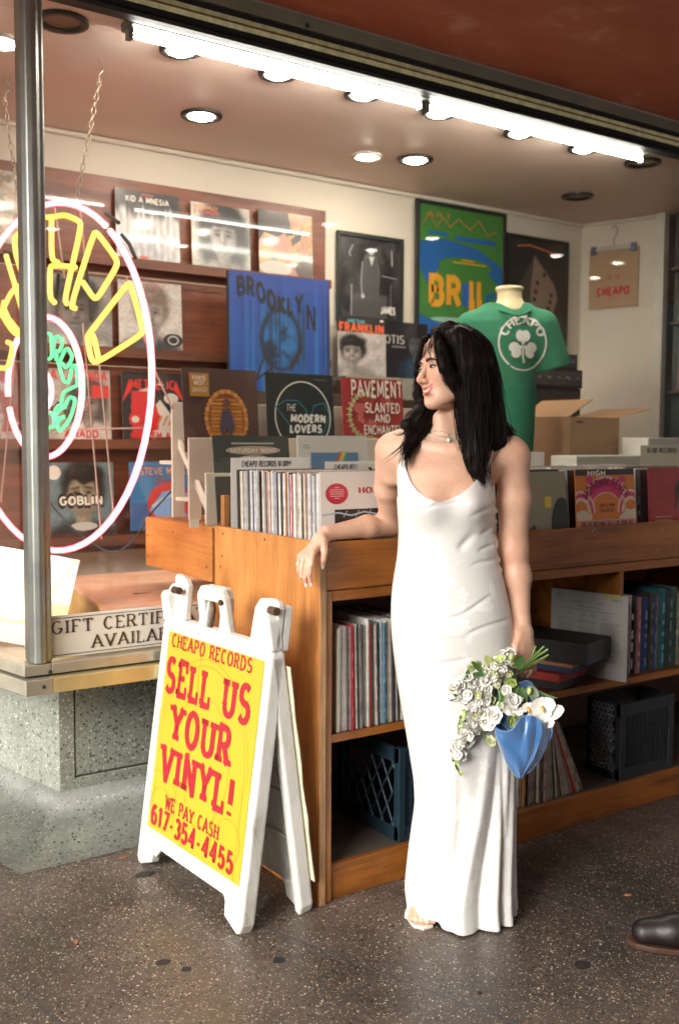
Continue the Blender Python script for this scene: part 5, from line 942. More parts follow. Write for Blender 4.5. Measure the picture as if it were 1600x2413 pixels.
# lower level: worn records and milk crates
GL2 = 'worn records on the bottom shelf at the right'
x = 2.42
for k in range(22):
    th = rng.choice((.008, .012, .016)); ci = (3, 9, 3, 2, 0, 3, 3, 2, 9, 3, 2, 0, 3, 4, 0, 3, 8, 0, 4, 7, 3, 10)[k]; c, nm = PAL[ci]; c = tuple(q*.75 for q in c)
    tl = 0 if k < 10 else -(k-9)*2.2
    plain('record_sleeve', (x, 2.445+rng.uniform(0, .02), .1055), th, c, tl, 0, 'worn %s record edge, %s from the left on the bottom shelf' % (nm, ORD[k]), GL2, side='X', h=.3); x += th+.002 + (.001 if k < 10 else .001)
    if x > 2.75: break
def milk(x0, x1, y0, y1, z0, z1, c, label, hexside=False, holes=True):
    t = empty('milk_crate', ((x0+x1)/2, (y0+y1)/2, z0), 0, label, 'crate', 'plastic milk crates on the bottom shelf')
    m_ = mat('crate_plastic_'+str(hexside), c, .45, var=.15, vs=20); th = .006
    b = MB(); b.box((x0, y0, z0), (x1, y1, z0+th)); tp_ = MB()
    for (xa, ya, xb, yb) in ((x0, y0, x1, y0+th), (x0, y1-th, x1, y1), (x0, y0+th, x0+th, y1-th), (x1-th, y0+th, x1, y1-th)):
        b.box((xa, ya, z0+th), (xb, yb, z0+.045)); tp_.box((xa, ya, z1-.05), (xb, yb, z1))
    b.build('base_tray', m_, t); tp_.build('rim', m_, t)
    b = MB()
    for xx in (x0, x1-.028):
        for yy in (y0-.004, y1-.024): b = MB(); b.box((xx, yy, z0), (xx+.028, yy+.028, z1)); b.build('corner_post', m_, t, bevel=.003)
    for (ya, yb) in ((y0-.005, y0), (y1, y1+.005)):
        for (za, zb) in ((z1-.015, z1), (z0, z0+.014)): b = MB(); b.box((x0+.028, ya, za), (x1-.028, yb, zb)); b.build('edge_band', m_, t)
    b = MB(); n = 9
    for k in range(1, n+3):   # front grid
        xx = x0+(x1-x0)*k/(n+3); b.box((xx-.002, y0+.001, z0+.045), (xx+.002, y0+.005, z1-.05))
    for k in range(1, n): zz = z0+.045+(z1-z0-.095)*k/n; b.box((x0+.02, y0+.0012, zz-.002), (x1-.02, y0+.0048, zz+.002))
    b.box((x0+.02, y0+.0055, z0+.045), (x1-.02, y0+.008, z1-.05))
    b.build('front_grid', m_, t)
    b = MB()
    for k in range(-3, 6):     # diagonal lattice on the side
        for sg in (1, -1):
            p = []
            L0 = y1-y0-.05; H0 = z1-z0-.09
            ya = y0+.025+L0*k/5; yb = ya+H0*.6; 
            for f in np.linspace(0, 1, 9):
                yy = ya+(yb-ya)*f; zz = z0+.045+H0*(f if sg > 0 else 1-f)
                if y0+.02 < yy < y1-.02: p.append((x0+.003, yy, zz))
            if len(p) > 1: b.tube([p[0], p[-1]], .005, 4)
    b.build('side_lattice', m_, t)
    if hexside:
        b = MB(); hw = .012
        for i in range(5):
            for j in range(13):
                cy_ = y0+.04+i*hw*1.75+(hw*.87 if j % 2 else 0); cz_ = z0+.04+j*.0195
                b.tube([(x0-.001, cy_+.0085*math.cos(R(60*q)), cz_+.0105*math.sin(R(60*q))) for q in range(6)], .0016, 4, closed=True)
        b.build('hex_mesh', mat('mesh_grey', (.3, .34, .36), .5), t)
    return t
milk(1.885, 2.215, 2.445, 2.78, .1055, .41, (.012, .03, .045), 'dark teal plastic milk crate on the bottom shelf left of the dress')
milk(2.925, 3.235, 2.44, 2.6, .1055, .40, (.022, .03, .035), 'dark grey plastic milk crate with pale hexagon mesh side, lower right', True)

# ================================================================ A-FRAME SIGN
wp_m, nt_, b_ = base('white_plastic'); v_ = coords(nt_, (1, 1, .4)); dn = noise(nt_, v_, 11, 6, .7); o_ = ramp(nt_, dn, [(.3, (.36, .34, .28)), (.42, (.60, .59, .54)), (.55, (.7, .7, .67)), (.7, (.74, .74, .71))]); nt_.links.new(o_, b_.inputs['Base Color']); b_.inputs['Roughness'].default_value = .42; bump(nt_, b_, noise(nt_, v_, 70), .15, .001)
ft1 = at(552, 2209, Z=0); ft0 = at(347, 2039, Z=0)
dirw = V(.04, -.61, 0); dirw = dirw/np.linalg.norm(dirw)
AW = .635; AH = .935; ang = math.atan2(dirw[1], dirw[0]); TL = math.atan2(.128, AH)
rgt = V(1.272, 2.362, 0); org = rgt-dirw*AW
asn = empty('sandwich_board', (org[0]+dirw[0]*AW/2-dirw[1]*.13, org[1]+dirw[1]*AW/2+dirw[0]*.13, 0), ang, 'white plastic sandwich board with a yellow SELL US YOUR VINYL poster on the floor', 'sandwich board')
def aframe_panel(back=False):
    M = Matrix.Translation((0, .13 if back else -.13, 0)) @ (Matrix.Rotation(math.pi, 4, 'Z') if back else Matrix.Identity(4)) @ Matrix.Rotation(-TL, 4, 'X')
    h = AH; W_ = AW; x0 = -W_/2; x1 = W_/2
    def P_(pts, t0, t1, name, bev=.006, mm=None, lbl=None):
        b = MB(); b.prism(pts, 'Y', t0, t1); b.xf(M); return b.build(name, mm or wp_m, asn, world=False, bevel=bev, seg=3)
    P_([(x0+.012, .045), (x0+.1, .045), (x0+.125, .075), (x1-.125, .075), (x1-.1, .045), (x1-.012, .045), (x1-.012, .8), (x0+.012, .8)], .012, .026, 'face_sheet')
    for sg in (-1, 1):     # thick side rails with feet
        e = x1*sg; i = (x1-.035)*sg
        P_([(e, .03), (e, .78), (e-.004*sg, .80), (i, .80), (i, .012), (e-.012*sg, .0)], 0, .05, 'side_rail', .01)
        P_([(e-.02*sg, .0), (e-.095*sg, .028), (e-.1*sg, .085), (e-.02*sg, .085)], .002, .034, 'foot', .006)
    P_([(x0+.036, .765), (x1-.036, .765), (x1-.036, .812), (x0+.036, .812)], .004, .04, 'top_rail', .006)
    if not back:
        # outer lugs with rounded tops
        P_([(x0, .80), (x0, .905), (x0+.015, .92), (x0+.035, .92), (x0+.03, .945), (x0+.045, .955), (x0+.095, .945), (x0+.12, .925), (x0+.128, .813), (x0+.075, .81)], .006, .03, 'lug', .006)
        P_([(x0+.0, .80), (x0, .9), (x0+.07, .9), (x0+.07, .80)], .0305, .055, 'lug_rib', .008)
        P_([(x1-.13, .80), (x1-.122, .91), (x1-.1, .937), (x1-.04, .945), (x1-.005, .935), (x1, .92), (x1, .80)], .006, .03, 'lug', .006)
        P_([(x1-.05, .80), (x1-.045, .93), (x1-.002, .928), (x1-.002, .80)], .0305, .06, 'lug_rib', .008)
        hx = -.02
        P_([(hx-.085, .80), (hx-.075, .915), (hx-.05, .945), (hx+.05, .945), (hx+.075, .915), (hx+.085, .80), (hx+.04, .80), (hx+.036, .9), (hx-.036, .9), (hx-.042, .80)], .002, .03, 'handle', .008)
    else:
        P_([(-.07, .80), (-.065, .92), (-.045, .945), (.07, .945), (.1, .915), (.105, .80), (.065, .80), (.06, .9), (-.025, .9), (-.03, .80)], .002, .03, 'handle', .008)
        for sg in (-1, 1): P_([(sg*(x1-.055), .80), (sg*(x1-.05), .895), (sg*(x1-.02), .905), (sg*x1, .89), (sg*x1, .80)], .0, .045, 'lug', .008)
        for z in (.22, .36, .5, .62): P_([(x0+.05, z), (x1-.05, z), (x1-.05, z+.012), (x0+.05, z+.012)], .0265, .036, 'rib', .002)
        # torn poster edge on the far face
        b = MB(); pts = [(x0+.01, .1)]+[(x0-.012+rng.uniform(-.004, .004), .1+.05*i) for i in range(14)]+[(x0+.01, .75)]; b.prism(pts, 'Y', -.004, -.001); b.xf(M); b.build('torn_paper', mat('torn', (.6, .56, .42), .8), asn, world=False)
    return M
M1 = aframe_panel(); aframe_panel(True)
# poster
pw_, ph_ = .572, .655; yl = (.52, .365, .02); rdp = (.36, .008, .02); yl2 = (.48, .27, .012)
a = Art(pw_, ph_); a.rect(0, 0, 1, 1, yl)
for r_ in (.44, .47): a.ring(.5, .43, r_, r_*1.0, .006, yl2, 0, 180, 40)
a.ring(.5, .43, .3, .3, .006, yl2, 0, 360, 40); a.line([(.06, .43), (.06, 0)], .006, yl2); a.line([(.94, .43), (.94, 0)], .006, yl2); a.line([(.3, .43), (.3, .05)], .005, yl2); a.line([(.7, .43), (.7, .05)], .005, yl2); a.line([(.0, .28), (.2, .3)], .005, yl2); a.ring(.85, .15, .12, .1, .005, yl2); a.ring(.15, .12, .12, .1, .005, yl2); a.line([(.4, 1), (.4, .0)], .003, yl2)
kw = dict(t=.29, th=.17, serif=.23, sp=.2)
a.text('CHEAPO RECORDS', .07, .905, .06, rdp, .83, t=.22, th=.14, serif=.17, sp=.2)
a.text('SELL US', .045, .685, .158, rdp, .88, **kw); a.text('YOUR', .16, .47, .158, rdp, .63, **kw); a.text('VINYL!', .1, .265, .158, rdp, .77, **kw)
a.text('WE PAY CASH', .2, .135, .06, rdp, .57, t=.22, th=.14, serif=.17, sp=.2); a.text('617-354-4455', .06, .03, .085, rdp, .87, t=.3, th=.17, serif=.14)
m = a.mb(y0=.0085, z0=.128); m.box((-pw_/2, .009, .128), (pw_/2, .0118, .128+ph_), yl)
for i in range(len(m.v)):      # gentle ripple of the sheet
    x, y, z = m.v[i]; m.v[i] = (x-.012, y, z)
m.xf(M1); m.build('poster', attrmat('poster_paper', .5, .12, .04, .1, 8., vs=8), asn, world=False)
bolt = mat('bolt_rust', (.12, .075, .05), .5, .6, var=.4)
for (x, z, y) in ((AW/2-.012, .905, -.012), (-AW/2+.1, .90, -.03)):
    m = MB(); m.tube([(x-.012, y, z), (x+.022, y, z)], .012, 12); m.build('hinge_bolt', bolt, asn, world=False, bevel=.002)
m = MB(); m.tube([(-.05, .0, .91), (-.04, .005, .86), (-.055, .0, .80)], .007, 8); m.tube([(-.075, -.004, .905), (-.02, -.004, .9)], .012, 8); m.build('latch', bolt, asn, world=False)
m = MB(); m.tube([(.052, -.0, .895), (.052, -.03, .895)], .009, 10); m.build('rivet', bolt, asn, world=False)

# ================================================================ THINGS INSIDE AT THE RIGHT
b = MB(); b.box((3.02, 3.13, .1), (4.84, 4.44, 1.055)); tag(b.build('display_table', wdk), 'brown display block inside the window under the mannequin and boxes', 'table')
cb = mat('cardboard', (.36, .22, .115), .75, var=.12, vs=6)
t = empty('cardboard_box', (3.82, 3.45, 1.056), 0, 'open brown cardboard box behind the right bins', 'box')
x0, x1, y0, y1, z1 = 3.63, 3.985, 3.38, 3.74, 1.50
for bx_, nm in ((((x0, y0, 1.056), (x1, y0+.005, z1)), 'side'), (((x0, y1-.005, 1.056), (x1, y1, z1)), 'side'), (((x0, y0+.0055, 1.056), (x0+.005, y1-.0055, z1)), 'side'), (((x1-.005, y0+.0055, 1.056), (x1, y1-.0055, z1)), 'side')):
    b = MB(); b.box(*bx_); b.build(nm, cb, t)
b = MB(); b.prism([(x0, z1+.001), (x0+.004, z1+.0), (x0+.17, z1+.085), (x0+.165, z1+.09)], 'Y', y0+.01, y1-.01); b.build('flap', cb, t)
b = MB(); b.prism([(x1-.004, z1), (x1, z1), (x1+.26, z1+.05), (x1+.26, z1+.054)], 'Y', y0+.01, y1-.01); b.build('flap', cb, t)
b = MB(); b.add([(x0+.04, y0-.0008, z1-.03), (x0+.09, y0-.0008, z1-.03), (x0+.09, y0-.0008, z1-.02), (x0+.04, y0-.0008, z1-.02)], [(0, 1, 2, 3)], (.1, .06, .04)); b.build('print', flat_m, t)
blkp = mat('stereo_black', (.012, .013, .012), .35, var=.3, vs=10); grl = mat('speaker_cloth', (.02, .018, .014), .85, bs=.6, bscale=400)
def hifi(x0, x1, y0, y1, z0, z1, label, cat, kind):
    t = empty(kind, ((x0+x1)/2, (y0+y1)/2, z0), 0, label, cat); b = MB(); b.box((x0, y0, z0), (x1, y1, z1)); b.build('case', blkp, t, bevel=.005)
    if kind == 'loudspeaker': b = MB(); b.box((x0+.015, y0-.012, z0+.02), (x1-.015, y0-.0005, z1-.02)); b.build('grille', grl, t, bevel=.003)
    else:
        b = MB(); b.box((x0+.01, y0-.004, z0+.012), (x1-.01, y0-.0005, z1-.012)); b.build('faceplate', mat('faceplate', (.1, .1, .09), .3, .6), t)
        for k in range(5):
            b = MB(); xx = x0+.05+k*(x1-x0-.1)/4; zz = (z0+z1)/2; b.tube([(xx, y0-.004, zz), (xx, y0-.018, zz)], .011 if k % 2 else .007, 10); b.build('knob', mat('knob', (.3, .3, .28), .3, .8), t)
    return t
hifi(3.74, 4.14, 3.78, 4.08, 1.056, 1.665, 'big black loudspeaker behind the cardboard box', 'speaker', 'loudspeaker')
hifi(3.75, 4.14, 3.77, 4.08, 1.667, 1.765, 'grey-faced stereo receiver resting on the loudspeaker', 'receiver', 'stereo_receiver')
hifi(3.9, 4.13, 3.8, 4.05, 1.767, 1.85, 'small black stereo deck on top of the receiver', 'receiver', 'stereo_receiver')
b = MB(); b.box((3.72, 3.74, 1.4), (3.735, 4.0, 1.7)); tag(b.build('orange_record', mat('orange_card', (.3, .08, .02), .5)), 'sliver of orange record cover beside the loudspeaker', 'record')
# tote bag on its hanger on the side wall
wd = V(.15, -.454, 0); wd /= np.linalg.norm(wd); wn = V(wd[1], -wd[0], 0)   # towards the room (-X)
def onw(px, py, o=.012):
    c = V(4.85, 4.449, 0)+wn*o; d = ray(px, py); return CAM+np.dot(c-CAM, wn)/np.dot(d, wn)*d
TLc, TRc, BLc = onw(1389, 592), onw(1505, 580), onw(1380, 730); bwd = np.linalg.norm((TRc-TLc)[:2]); bh = TLc[2]-BLc[2]
bm_ = (TLc+TRc)/2; bag = empty('paper_bag', (bm_[0], bm_[1], BLc[2]), math.atan2(wd[1], wd[0]), 'tan paper bag with red CHEAPO lettering clipped to a hanger on the side wall', 'bag')
a = Art(bwd, bh); tn = (.42, .28, .16); a.rect(0, 0, 1, 1, tn); rr_ = (.5, .08, .05); a.text('CHEAPO', .17, .22, .12, (.5, .02, .02), .66, t=.42, th=.26, sp=.1)
a.ring(.5, .5, .22, .16, .015, (.42, .2, .12)); a.ell(.42, .52, .06, .05, (.4, .18, .12)); a.ell(.58, .52, .06, .05, (.4, .18, .12)); a.rect(.3, .35, .7, .37, (.42, .2, .12)); a.rect(.34, .16, .66, .18, (.42, .2, .12)); a.rect(.4, .13, .62, .145, (.42, .2, .12))
m = a.mb(y0=-.001); m.box((-bwd/2, -.0005, 0), (bwd/2, .008, bh), tn); m.build('bag_sheet', flat_m, bag, world=False, bevel=.0)
b = MB(); b.box((-bwd/2+.02, -.012, bh-.012), (bwd/2-.02, -.002, bh+.016)); b.build('clip_bar', mat('clear_plastic', (.5, .46, .42), .2, coat=.5), bag, world=False)
for sg in (-1, 1): b = MB(); b.box((sg*(bwd/2-.03)-.016, -.018, bh-.03), (sg*(bwd/2-.03)+.016, -.003, bh+.02)); b.build('clip', mat('clip_metal', (.1, .12, .16), .35, .8), bag, world=False)
b = MB(); b.tube([(0, -.006, bh+.016), (0, -.006, bh+.06), (.02, -.006, bh+.09), (.022, -.006, bh+.12), (0, -.006, bh+.14), (-.015, -.006, bh+.12)], .0025, 6); b.build('hook', mat('clip_metal', (.1, .12, .16), .35, .8), bag, world=False)
# dark record shelf seen through the doorway
t = empty('record_shelf', (5.2, 3.45, .9), 0, 'dark shelf of shrink-wrapped records seen through the doorway at the right edge', 'shelf')
b = MB(); dd = V(.28, -.9); dd /= np.linalg.norm(dd); q0 = V(5.06, 3.9)
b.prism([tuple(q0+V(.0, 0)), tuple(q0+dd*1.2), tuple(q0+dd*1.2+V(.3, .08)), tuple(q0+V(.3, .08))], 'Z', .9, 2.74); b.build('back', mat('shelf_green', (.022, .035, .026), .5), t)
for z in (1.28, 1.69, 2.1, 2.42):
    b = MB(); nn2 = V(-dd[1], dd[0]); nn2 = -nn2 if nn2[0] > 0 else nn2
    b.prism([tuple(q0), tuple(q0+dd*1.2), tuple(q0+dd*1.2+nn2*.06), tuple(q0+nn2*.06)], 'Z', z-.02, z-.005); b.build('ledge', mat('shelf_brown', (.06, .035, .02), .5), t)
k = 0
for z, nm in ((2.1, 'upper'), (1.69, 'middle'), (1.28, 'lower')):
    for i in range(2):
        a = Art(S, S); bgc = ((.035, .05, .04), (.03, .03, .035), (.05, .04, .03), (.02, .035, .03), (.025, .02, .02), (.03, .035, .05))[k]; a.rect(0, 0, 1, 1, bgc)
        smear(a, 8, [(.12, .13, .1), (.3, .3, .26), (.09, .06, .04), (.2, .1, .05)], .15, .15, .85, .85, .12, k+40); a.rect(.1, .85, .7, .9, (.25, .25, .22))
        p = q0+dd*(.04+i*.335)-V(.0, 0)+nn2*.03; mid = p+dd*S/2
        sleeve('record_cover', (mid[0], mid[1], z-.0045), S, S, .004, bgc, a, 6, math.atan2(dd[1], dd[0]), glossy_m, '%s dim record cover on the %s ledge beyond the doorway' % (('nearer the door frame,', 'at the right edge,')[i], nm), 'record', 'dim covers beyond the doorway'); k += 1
# ================================================================ THE WOMAN
BD = 2.80
Bp = CAM + fh*BD + ri*((1085-800)/FPX*BD); Bp[2] = 0
def L(px, py, dd=0.):
    d_ = ray(px, py); p = CAM+(BD+dd)/(d_@fh)*d_-Bp; return V(p@ri, p@fh, p[2])
def Lw(p):
    p = np.array(p, float)-Bp; return V(p@ri, p@fh, p[2])
class SDF:
    def __init__(s, lo, hi, h):
        s.lo = np.array(lo, float); s.h = h; s.n = np.ceil((np.array(hi)-s.lo)/h).astype(int)+1
        s.F = np.full(tuple(s.n), 1., np.float32)
    def sub(s, lo, hi):
        a = np.clip(np.floor((np.array(lo)-s.lo)/s.h).astype(int), 0, s.n); b = np.clip(np.ceil((np.array(hi)-s.lo)/s.h).astype(int)+1, 0, s.n)
        if (b <= a).any(): return None
        ax = [s.lo[i]+s.h*np.arange(a[i], b[i], dtype=np.float32) for i in range(3)]
        return (slice(a[0], b[0]), slice(a[1], b[1]), slice(a[2], b[2])), ax[0][:, None, None].astype(np.float32), ax[1][None, :, None].astype(np.float32), ax[2][None, None, :].astype(np.float32)
    def put(s, fn, lo, hi, k=.01, mode='u'):
        m = k+3*s.h; r = s.sub(np.array(lo)-m, np.array(hi)+m)
        if r is None: return
        sl, X, Y, Z = r; d = fn(X, Y, Z); F = s.F[sl]
        if mode == 'u': h = np.maximum(k-np.abs(F-d), 0)/k if k > 0 else 0; s.F[sl] = np.minimum(F, d)-h*h*k*.25
        elif mode == 's': d = -d; h = np.maximum(k-np.abs(F-d), 0)/k; s.F[sl] = np.maximum(F, d)+h*h*k*.25
    def cap(s, a, b, ra, rb, k=.01, mode='u', fl=None):
        """tapered limb from a to b; fl=(axis vector, factor) flattens it along that axis"""
        a = np.array(a, float); b = np.array(b, float); ab = b-a; L2 = float(ab@ab)+1e-12; r = max(ra, rb)
        def fn(X, Y, Z):
            x, y, z = X-a[0], Y-a[1], Z-a[2]; t = np.clip((x*ab[0]+y*ab[1]+z*ab[2])/L2, 0, 1)
            dx, dy, dz = x-t*ab[0], y-t*ab[1], z-t*ab[2]
            if fl is not None:
                ax, f = fl; q = (dx*ax[0]+dy*ax[1]+dz*ax[2])*(1/f-1); dx, dy, dz = dx+q*ax[0], dy+q*ax[1], dz+q*ax[2]
            return (np.sqrt(dx*dx+dy*dy+dz*dz)-(ra+(rb-ra)*t)).astype(np.float32)
        s.put(fn, np.minimum(a, b)-r, np.maximum(a, b)+r, k, mode)
    def ell(s, c, r, M=None, k=.01, mode='u'):
        c = np.array(c, float); r = np.array(r, float); M = np.eye(3) if M is None else np.array(M)   # rows of M: local axes
        def fn(X, Y, Z):
            x, y, z = X-c[0], Y-c[1], Z-c[2]; u = [(M[i][0]*x+M[i][1]*y+M[i][2]*z)/r[i] for i in range(3)]
            k0 = np.sqrt(u[0]**2+u[1]**2+u[2]**2); k1 = np.sqrt((u[0]/r[0])**2+(u[1]/r[1])**2+(u[2]/r[2])**2)+1e-9
            return (k0*(k0-1)/k1).astype(np.float32)
        R_ = r.max(); s.put(fn, c-R_, c+R_, k, mode)
    def mesh(s):
        F = s.F; S_ = F < 0; nx, ny, nz = F.shape
        c = np.zeros((nx-1, ny-1, nz-1), np.int8)
        for i in (0, 1):
            for j in (0, 1):
                for k in (0, 1): c += S_[i:nx-1+i, j:ny-1+j, k:nz-1+k]
        act = np.argwhere((c > 0) & (c < 8)); idx = -np.ones((nx-1, ny-1, nz-1), np.int32); idx[tuple(act.T)] = np.arange(len(act))
        P = np.zeros((len(act), 3)); W = np.zeros(len(act)); g = {}
        for i in (0, 1):
            for j in (0, 1):
                for k in (0, 1): g[i, j, k] = F[act[:, 0]+i, act[:, 1]+j, act[:, 2]+k]
        for a in range(3):
            for u in (0, 1):
                for v in (0, 1):
                    o = [0, 0, 0]; o[(a+1) % 3] = u; o[(a+2) % 3] = v; o2 = list(o); o2[a] = 1
                    f0, f1 = g[tuple(o)], g[tuple(o2)]; m = (f0 < 0) != (f1 < 0); t = f0[m]/(f0[m]-f1[m])
                    q = np.tile(np.array(o, float), (m.sum(), 1)); q[:, a] += t; P[m] += q; W[m] += 1
        verts = (act+P/W[:, None])*s.h+s.lo
        faces = []
        for a in range(3):
            b_, c_ = (a+1) % 3, (a+2) % 3
            sl0 = [slice(None)]*3; sl1 = [slice(None)]*3; sl0[a] = slice(0, -1); sl1[a] = slice(1, None)
            e = np.argwhere(S_[tuple(sl0)] != S_[tuple(sl1)]); sh = np.array(F.shape)
            e = e[(e[:, b_] > 0) & (e[:, c_] > 0) & (e[:, b_] < sh[b_]-1) & (e[:, c_] < sh[c_]-1)]
            ins = S_[tuple(e.T)]
            def id_(db, dc): q = e.copy(); q[:, b_] -= db; q[:, c_] -= dc; return idx[tuple(q.T)]
            f = np.stack([id_(1, 1), id_(0, 1), id_(0, 0), id_(1, 0)], 1); f[~ins] = f[~ins][:, ::-1]; faces.append(f)
        return verts, np.concatenate(faces)
def relax(v, f, it=2, lam=.5):
    for _ in range(it):
        acc = np.zeros_like(v); n = np.zeros(len(v))
        for i in range(4):
            a, b = f[:, i], f[:, (i+1) % 4]; np.add.at(acc, a, v[b]); np.add.at(n, a, 1)
        v = v+lam*(acc/np.maximum(n, 1)[:, None]-v)
    return v
def npmesh(name, v, f, m, parent, colr=None, label=None, smooth=True):
    me = bpy.data.meshes.new(name); me.vertices.add(len(v)); me.vertices.foreach_set('co', np.asarray(v, np.float32).ravel())
    k = f.shape[1]; me.loops.add(f.size); me.loops.foreach_set('vertex_index', f.astype(np.int32).ravel()); me.polygons.add(len(f))
    me.polygons.foreach_set('loop_start', np.arange(0, f.size, k, dtype=np.int32)); me.polygons.foreach_set('use_smooth', np.full(len(f), smooth)); me.update(calc_edges=True)
    if colr is not None:
        at_ = me.color_attributes.new('col', 'FLOAT_COLOR', 'POINT'); c4 = np.ones((len(v), 4), np.float32); c4[:, :3] = colr; at_.data.foreach_set('color', c4.ravel())
    o = bpy.data.objects.new(name, me); col.objects.link(o); me.materials.append(m); o.parent = parent; return tag(o, label)
sm01 = lambda x: np.clip(x, 0, 1)**2*(3-2*np.clip(x, 0, 1))
woman = empty('person', Bp, math.atan2(ri[1], ri[0]), 'woman with long black hair in a white satin slip dress leaning on the record counter', 'person')
# ---- outline of the dressed body, read at heights: z -> left x, right x, centre depth, half depth
def row(py, pl, pr, cy, b): a, c = L(pl, py, cy), L(pr, py, cy); return ((a[2]+c[2])/2, a[0], c[0], cy, b)
prof = [(.008, *row(2190, 962, 1214, .04, .14)[1:]), row(2100, 957, 1212, .04, .135), row(2000, 967, 1211, .045, .13), row(1900, 980, 1212, .045, .125), row(1837, 977, 1213, .045, .122), row(1735, 960, 1213, .04, .122), row(1633, 942, 1213, .03, .124), row(1530, 928, 1211, .02, .125),
        row(1480, 924, 1207, .012, .126), row(1429, 923, 1198, .014, .122), row(1367, 928, 1184, .014, .112), row(1316, 938, 1172, .012, .102), row(1250, 942, 1163, .008, .098), row(1195, 938, 1166, .0, .108), row(1150, 936, 1160, .0, .108), row(1105, 934, 1165, .004, .098), row(1060, 940, 1175, .012, .085)]
prof = np.array(sorted(prof)); pz = prof[:, 0]
pzf = np.linspace(pz[0], pz[-1], 280); _k = np.exp(-.5*((np.arange(-24, 25)*(pzf[1]-pzf[0]))/.02)**2); _k /= _k.sum()
pf = [np.convolve(np.pad(np.interp(pzf, pz, prof[:, i]), 24, 'reflect', reflect_type='odd'), _k, 'valid') for i in range(1, 5)]
def PR(z): return [np.interp(z, pzf, q) for q in pf]
bustz = L(1000, 1185)[2]
def bustf(x, z, cx):
    o = 0
    for sx in (-.062, .066): o = o+.03*np.exp(-(((x-cx-sx)/.048)**2+((z-bustz)/.052)**2))
    return o
# ---- head frame
HO = L(1066, 867, .0); yw = R(64); Fv = V(-math.sin(yw), -math.cos(yw), 0); pt = R(3); Uv = V(0, 0, 1)
Fv = Fv*math.cos(pt)+Uv*math.sin(pt); Uv = Uv*math.cos(pt)-V(-math.sin(yw), -math.cos(yw), 0)*math.sin(pt)
Rv = np.cross(Fv, Uv); Rv /= np.linalg.norm(Rv); rl = R(7); Uv2 = Uv*math.cos(rl)+Rv*math.sin(rl); Rv2 = np.cross(Fv, Uv2); Uv = Uv2; Lv = -Rv2; Bv = -Fv
HM = np.array([Lv, Bv, Uv])      # rows
def H(x, y, z):
    if y < -.06: z = z-.017*float(np.clip((z+.1)/.035, 0, 1))*float(np.clip((.07-z)/.03, 0, 1))
    return HO+x*Lv+y*Bv+z*Uv
# ---- body field
h = .0026
B_ = SDF((-.50, -.28, -.01), (.26, .48, 1.74), h)
def torso(X, Y, Z):
    xl, xr, cy, b = PR(Z[0, 0]); ax = (xr-xl)/2-.008; cx = (xl+xr)/2; ax = ax[None, None, :]; cx = cx[None, None, :]; cy = cy[None, None, :]; b = (b-.008)[None, None, :]
    top = L(0, 1060)[2]; s_ = np.clip((Z-top+.035)/.10, 0, 1); ax = ax*(1-.0*s_)
    x = (X-cx)/ax; y = (Y-cy+np.where(Y < cy, 1, 0)*bustf(X, Z, cx)*0)/b
    r = np.sqrt(x*x+y*y)+1e-6; d = (r-1)*np.minimum(ax, b)
    d = d-np.where(Y < cy+.03, bustf(X, Z, cx)*np.clip(-(Y-cy)/.05, 0, 1), 0)
    zt = L(0, 1090)[2]; q_ = np.maximum(.03-np.abs(d-(Z-zt)), 0)/.03; d = np.maximum(d, Z-zt)+q_*q_*.0075; d = np.maximum(d, .75-Z); return d.astype(np.float32)
B_.put(torso, (-.3, -.2, .75), (.2, .2, 1.42), .03)
sl_, sr_ = L(921, 1050, .05), L(1203, 1068, .02)
nb = L(1063, 1045, .03); nt_ = L(1085, 935, .03)
# chest / shoulder girdle
B_.cap(L(955, 1062, .035), L(1172, 1072, .02), .05, .05, .05)
B_.ell(L(1065, 1100, .005), (.118, .068, .075), None, .05)
B_.cap(L(1030, 1030, .045), L(925, 1052, .05), .036, .033, .05); B_.cap(L(1095, 1030, .05), L(1195, 1068, .03), .04, .036, .06)
B_.cap(nb+V(0, 0, -.03), nt_, .052, .046, .03); B_.cap(L(1050, 1050, -.02), L(1037, 985, -.0), .018, .02, .03)
B_.cap(L(1060, 1058, -.045), L(955, 1040, -.005), .011, .010, .016); B_.cap(L(1075, 1058, -.048), L(1165, 1050, -.01), .011, .010, .016)   # collar bones
# her right arm (towards the left of the picture), resting on the counter edge
elb = Lw((1.835, 2.432, 1.122)); wr = Lw((1.592, 2.418, 1.108)); shl = L(918, 1062, .06)
mid = (shl+elb)/2+V(-.008, -.004, .0)
B_.cap(shl, mid, .042, .0375, .02); B_.cap(mid, elb+V(.004, 0, .01), .0375, .0335, .015); B_.cap(L(940, 1075, .04), L(930, 1120, .07), .04, .03, .03)
fa = (elb*.62+wr*.38)+V(0, 0, .004); B_.cap(elb, fa, .0345, .034, .02); B_.cap(fa, wr, .034, .0215, .015)
# her left arm hanging at the right of the picture
shr = L(1207, 1080, .025); m1 = L(1211, 1180, .03); elr = L(1209, 1295, .035); m2 = L(1218, 1360, .03); wrr = L(1229, 1462, .01)
B_.ell(L(1205, 1080, .025), (.048, .047, .055), None, .03); B_.cap(shr, m1, .045, .0455, .02); B_.cap(m1, elr, .0455, .040, .02); B_.cap(elr, m2, .040, .038, .02); B_.cap(m2, wrr, .038, .0235, .02)
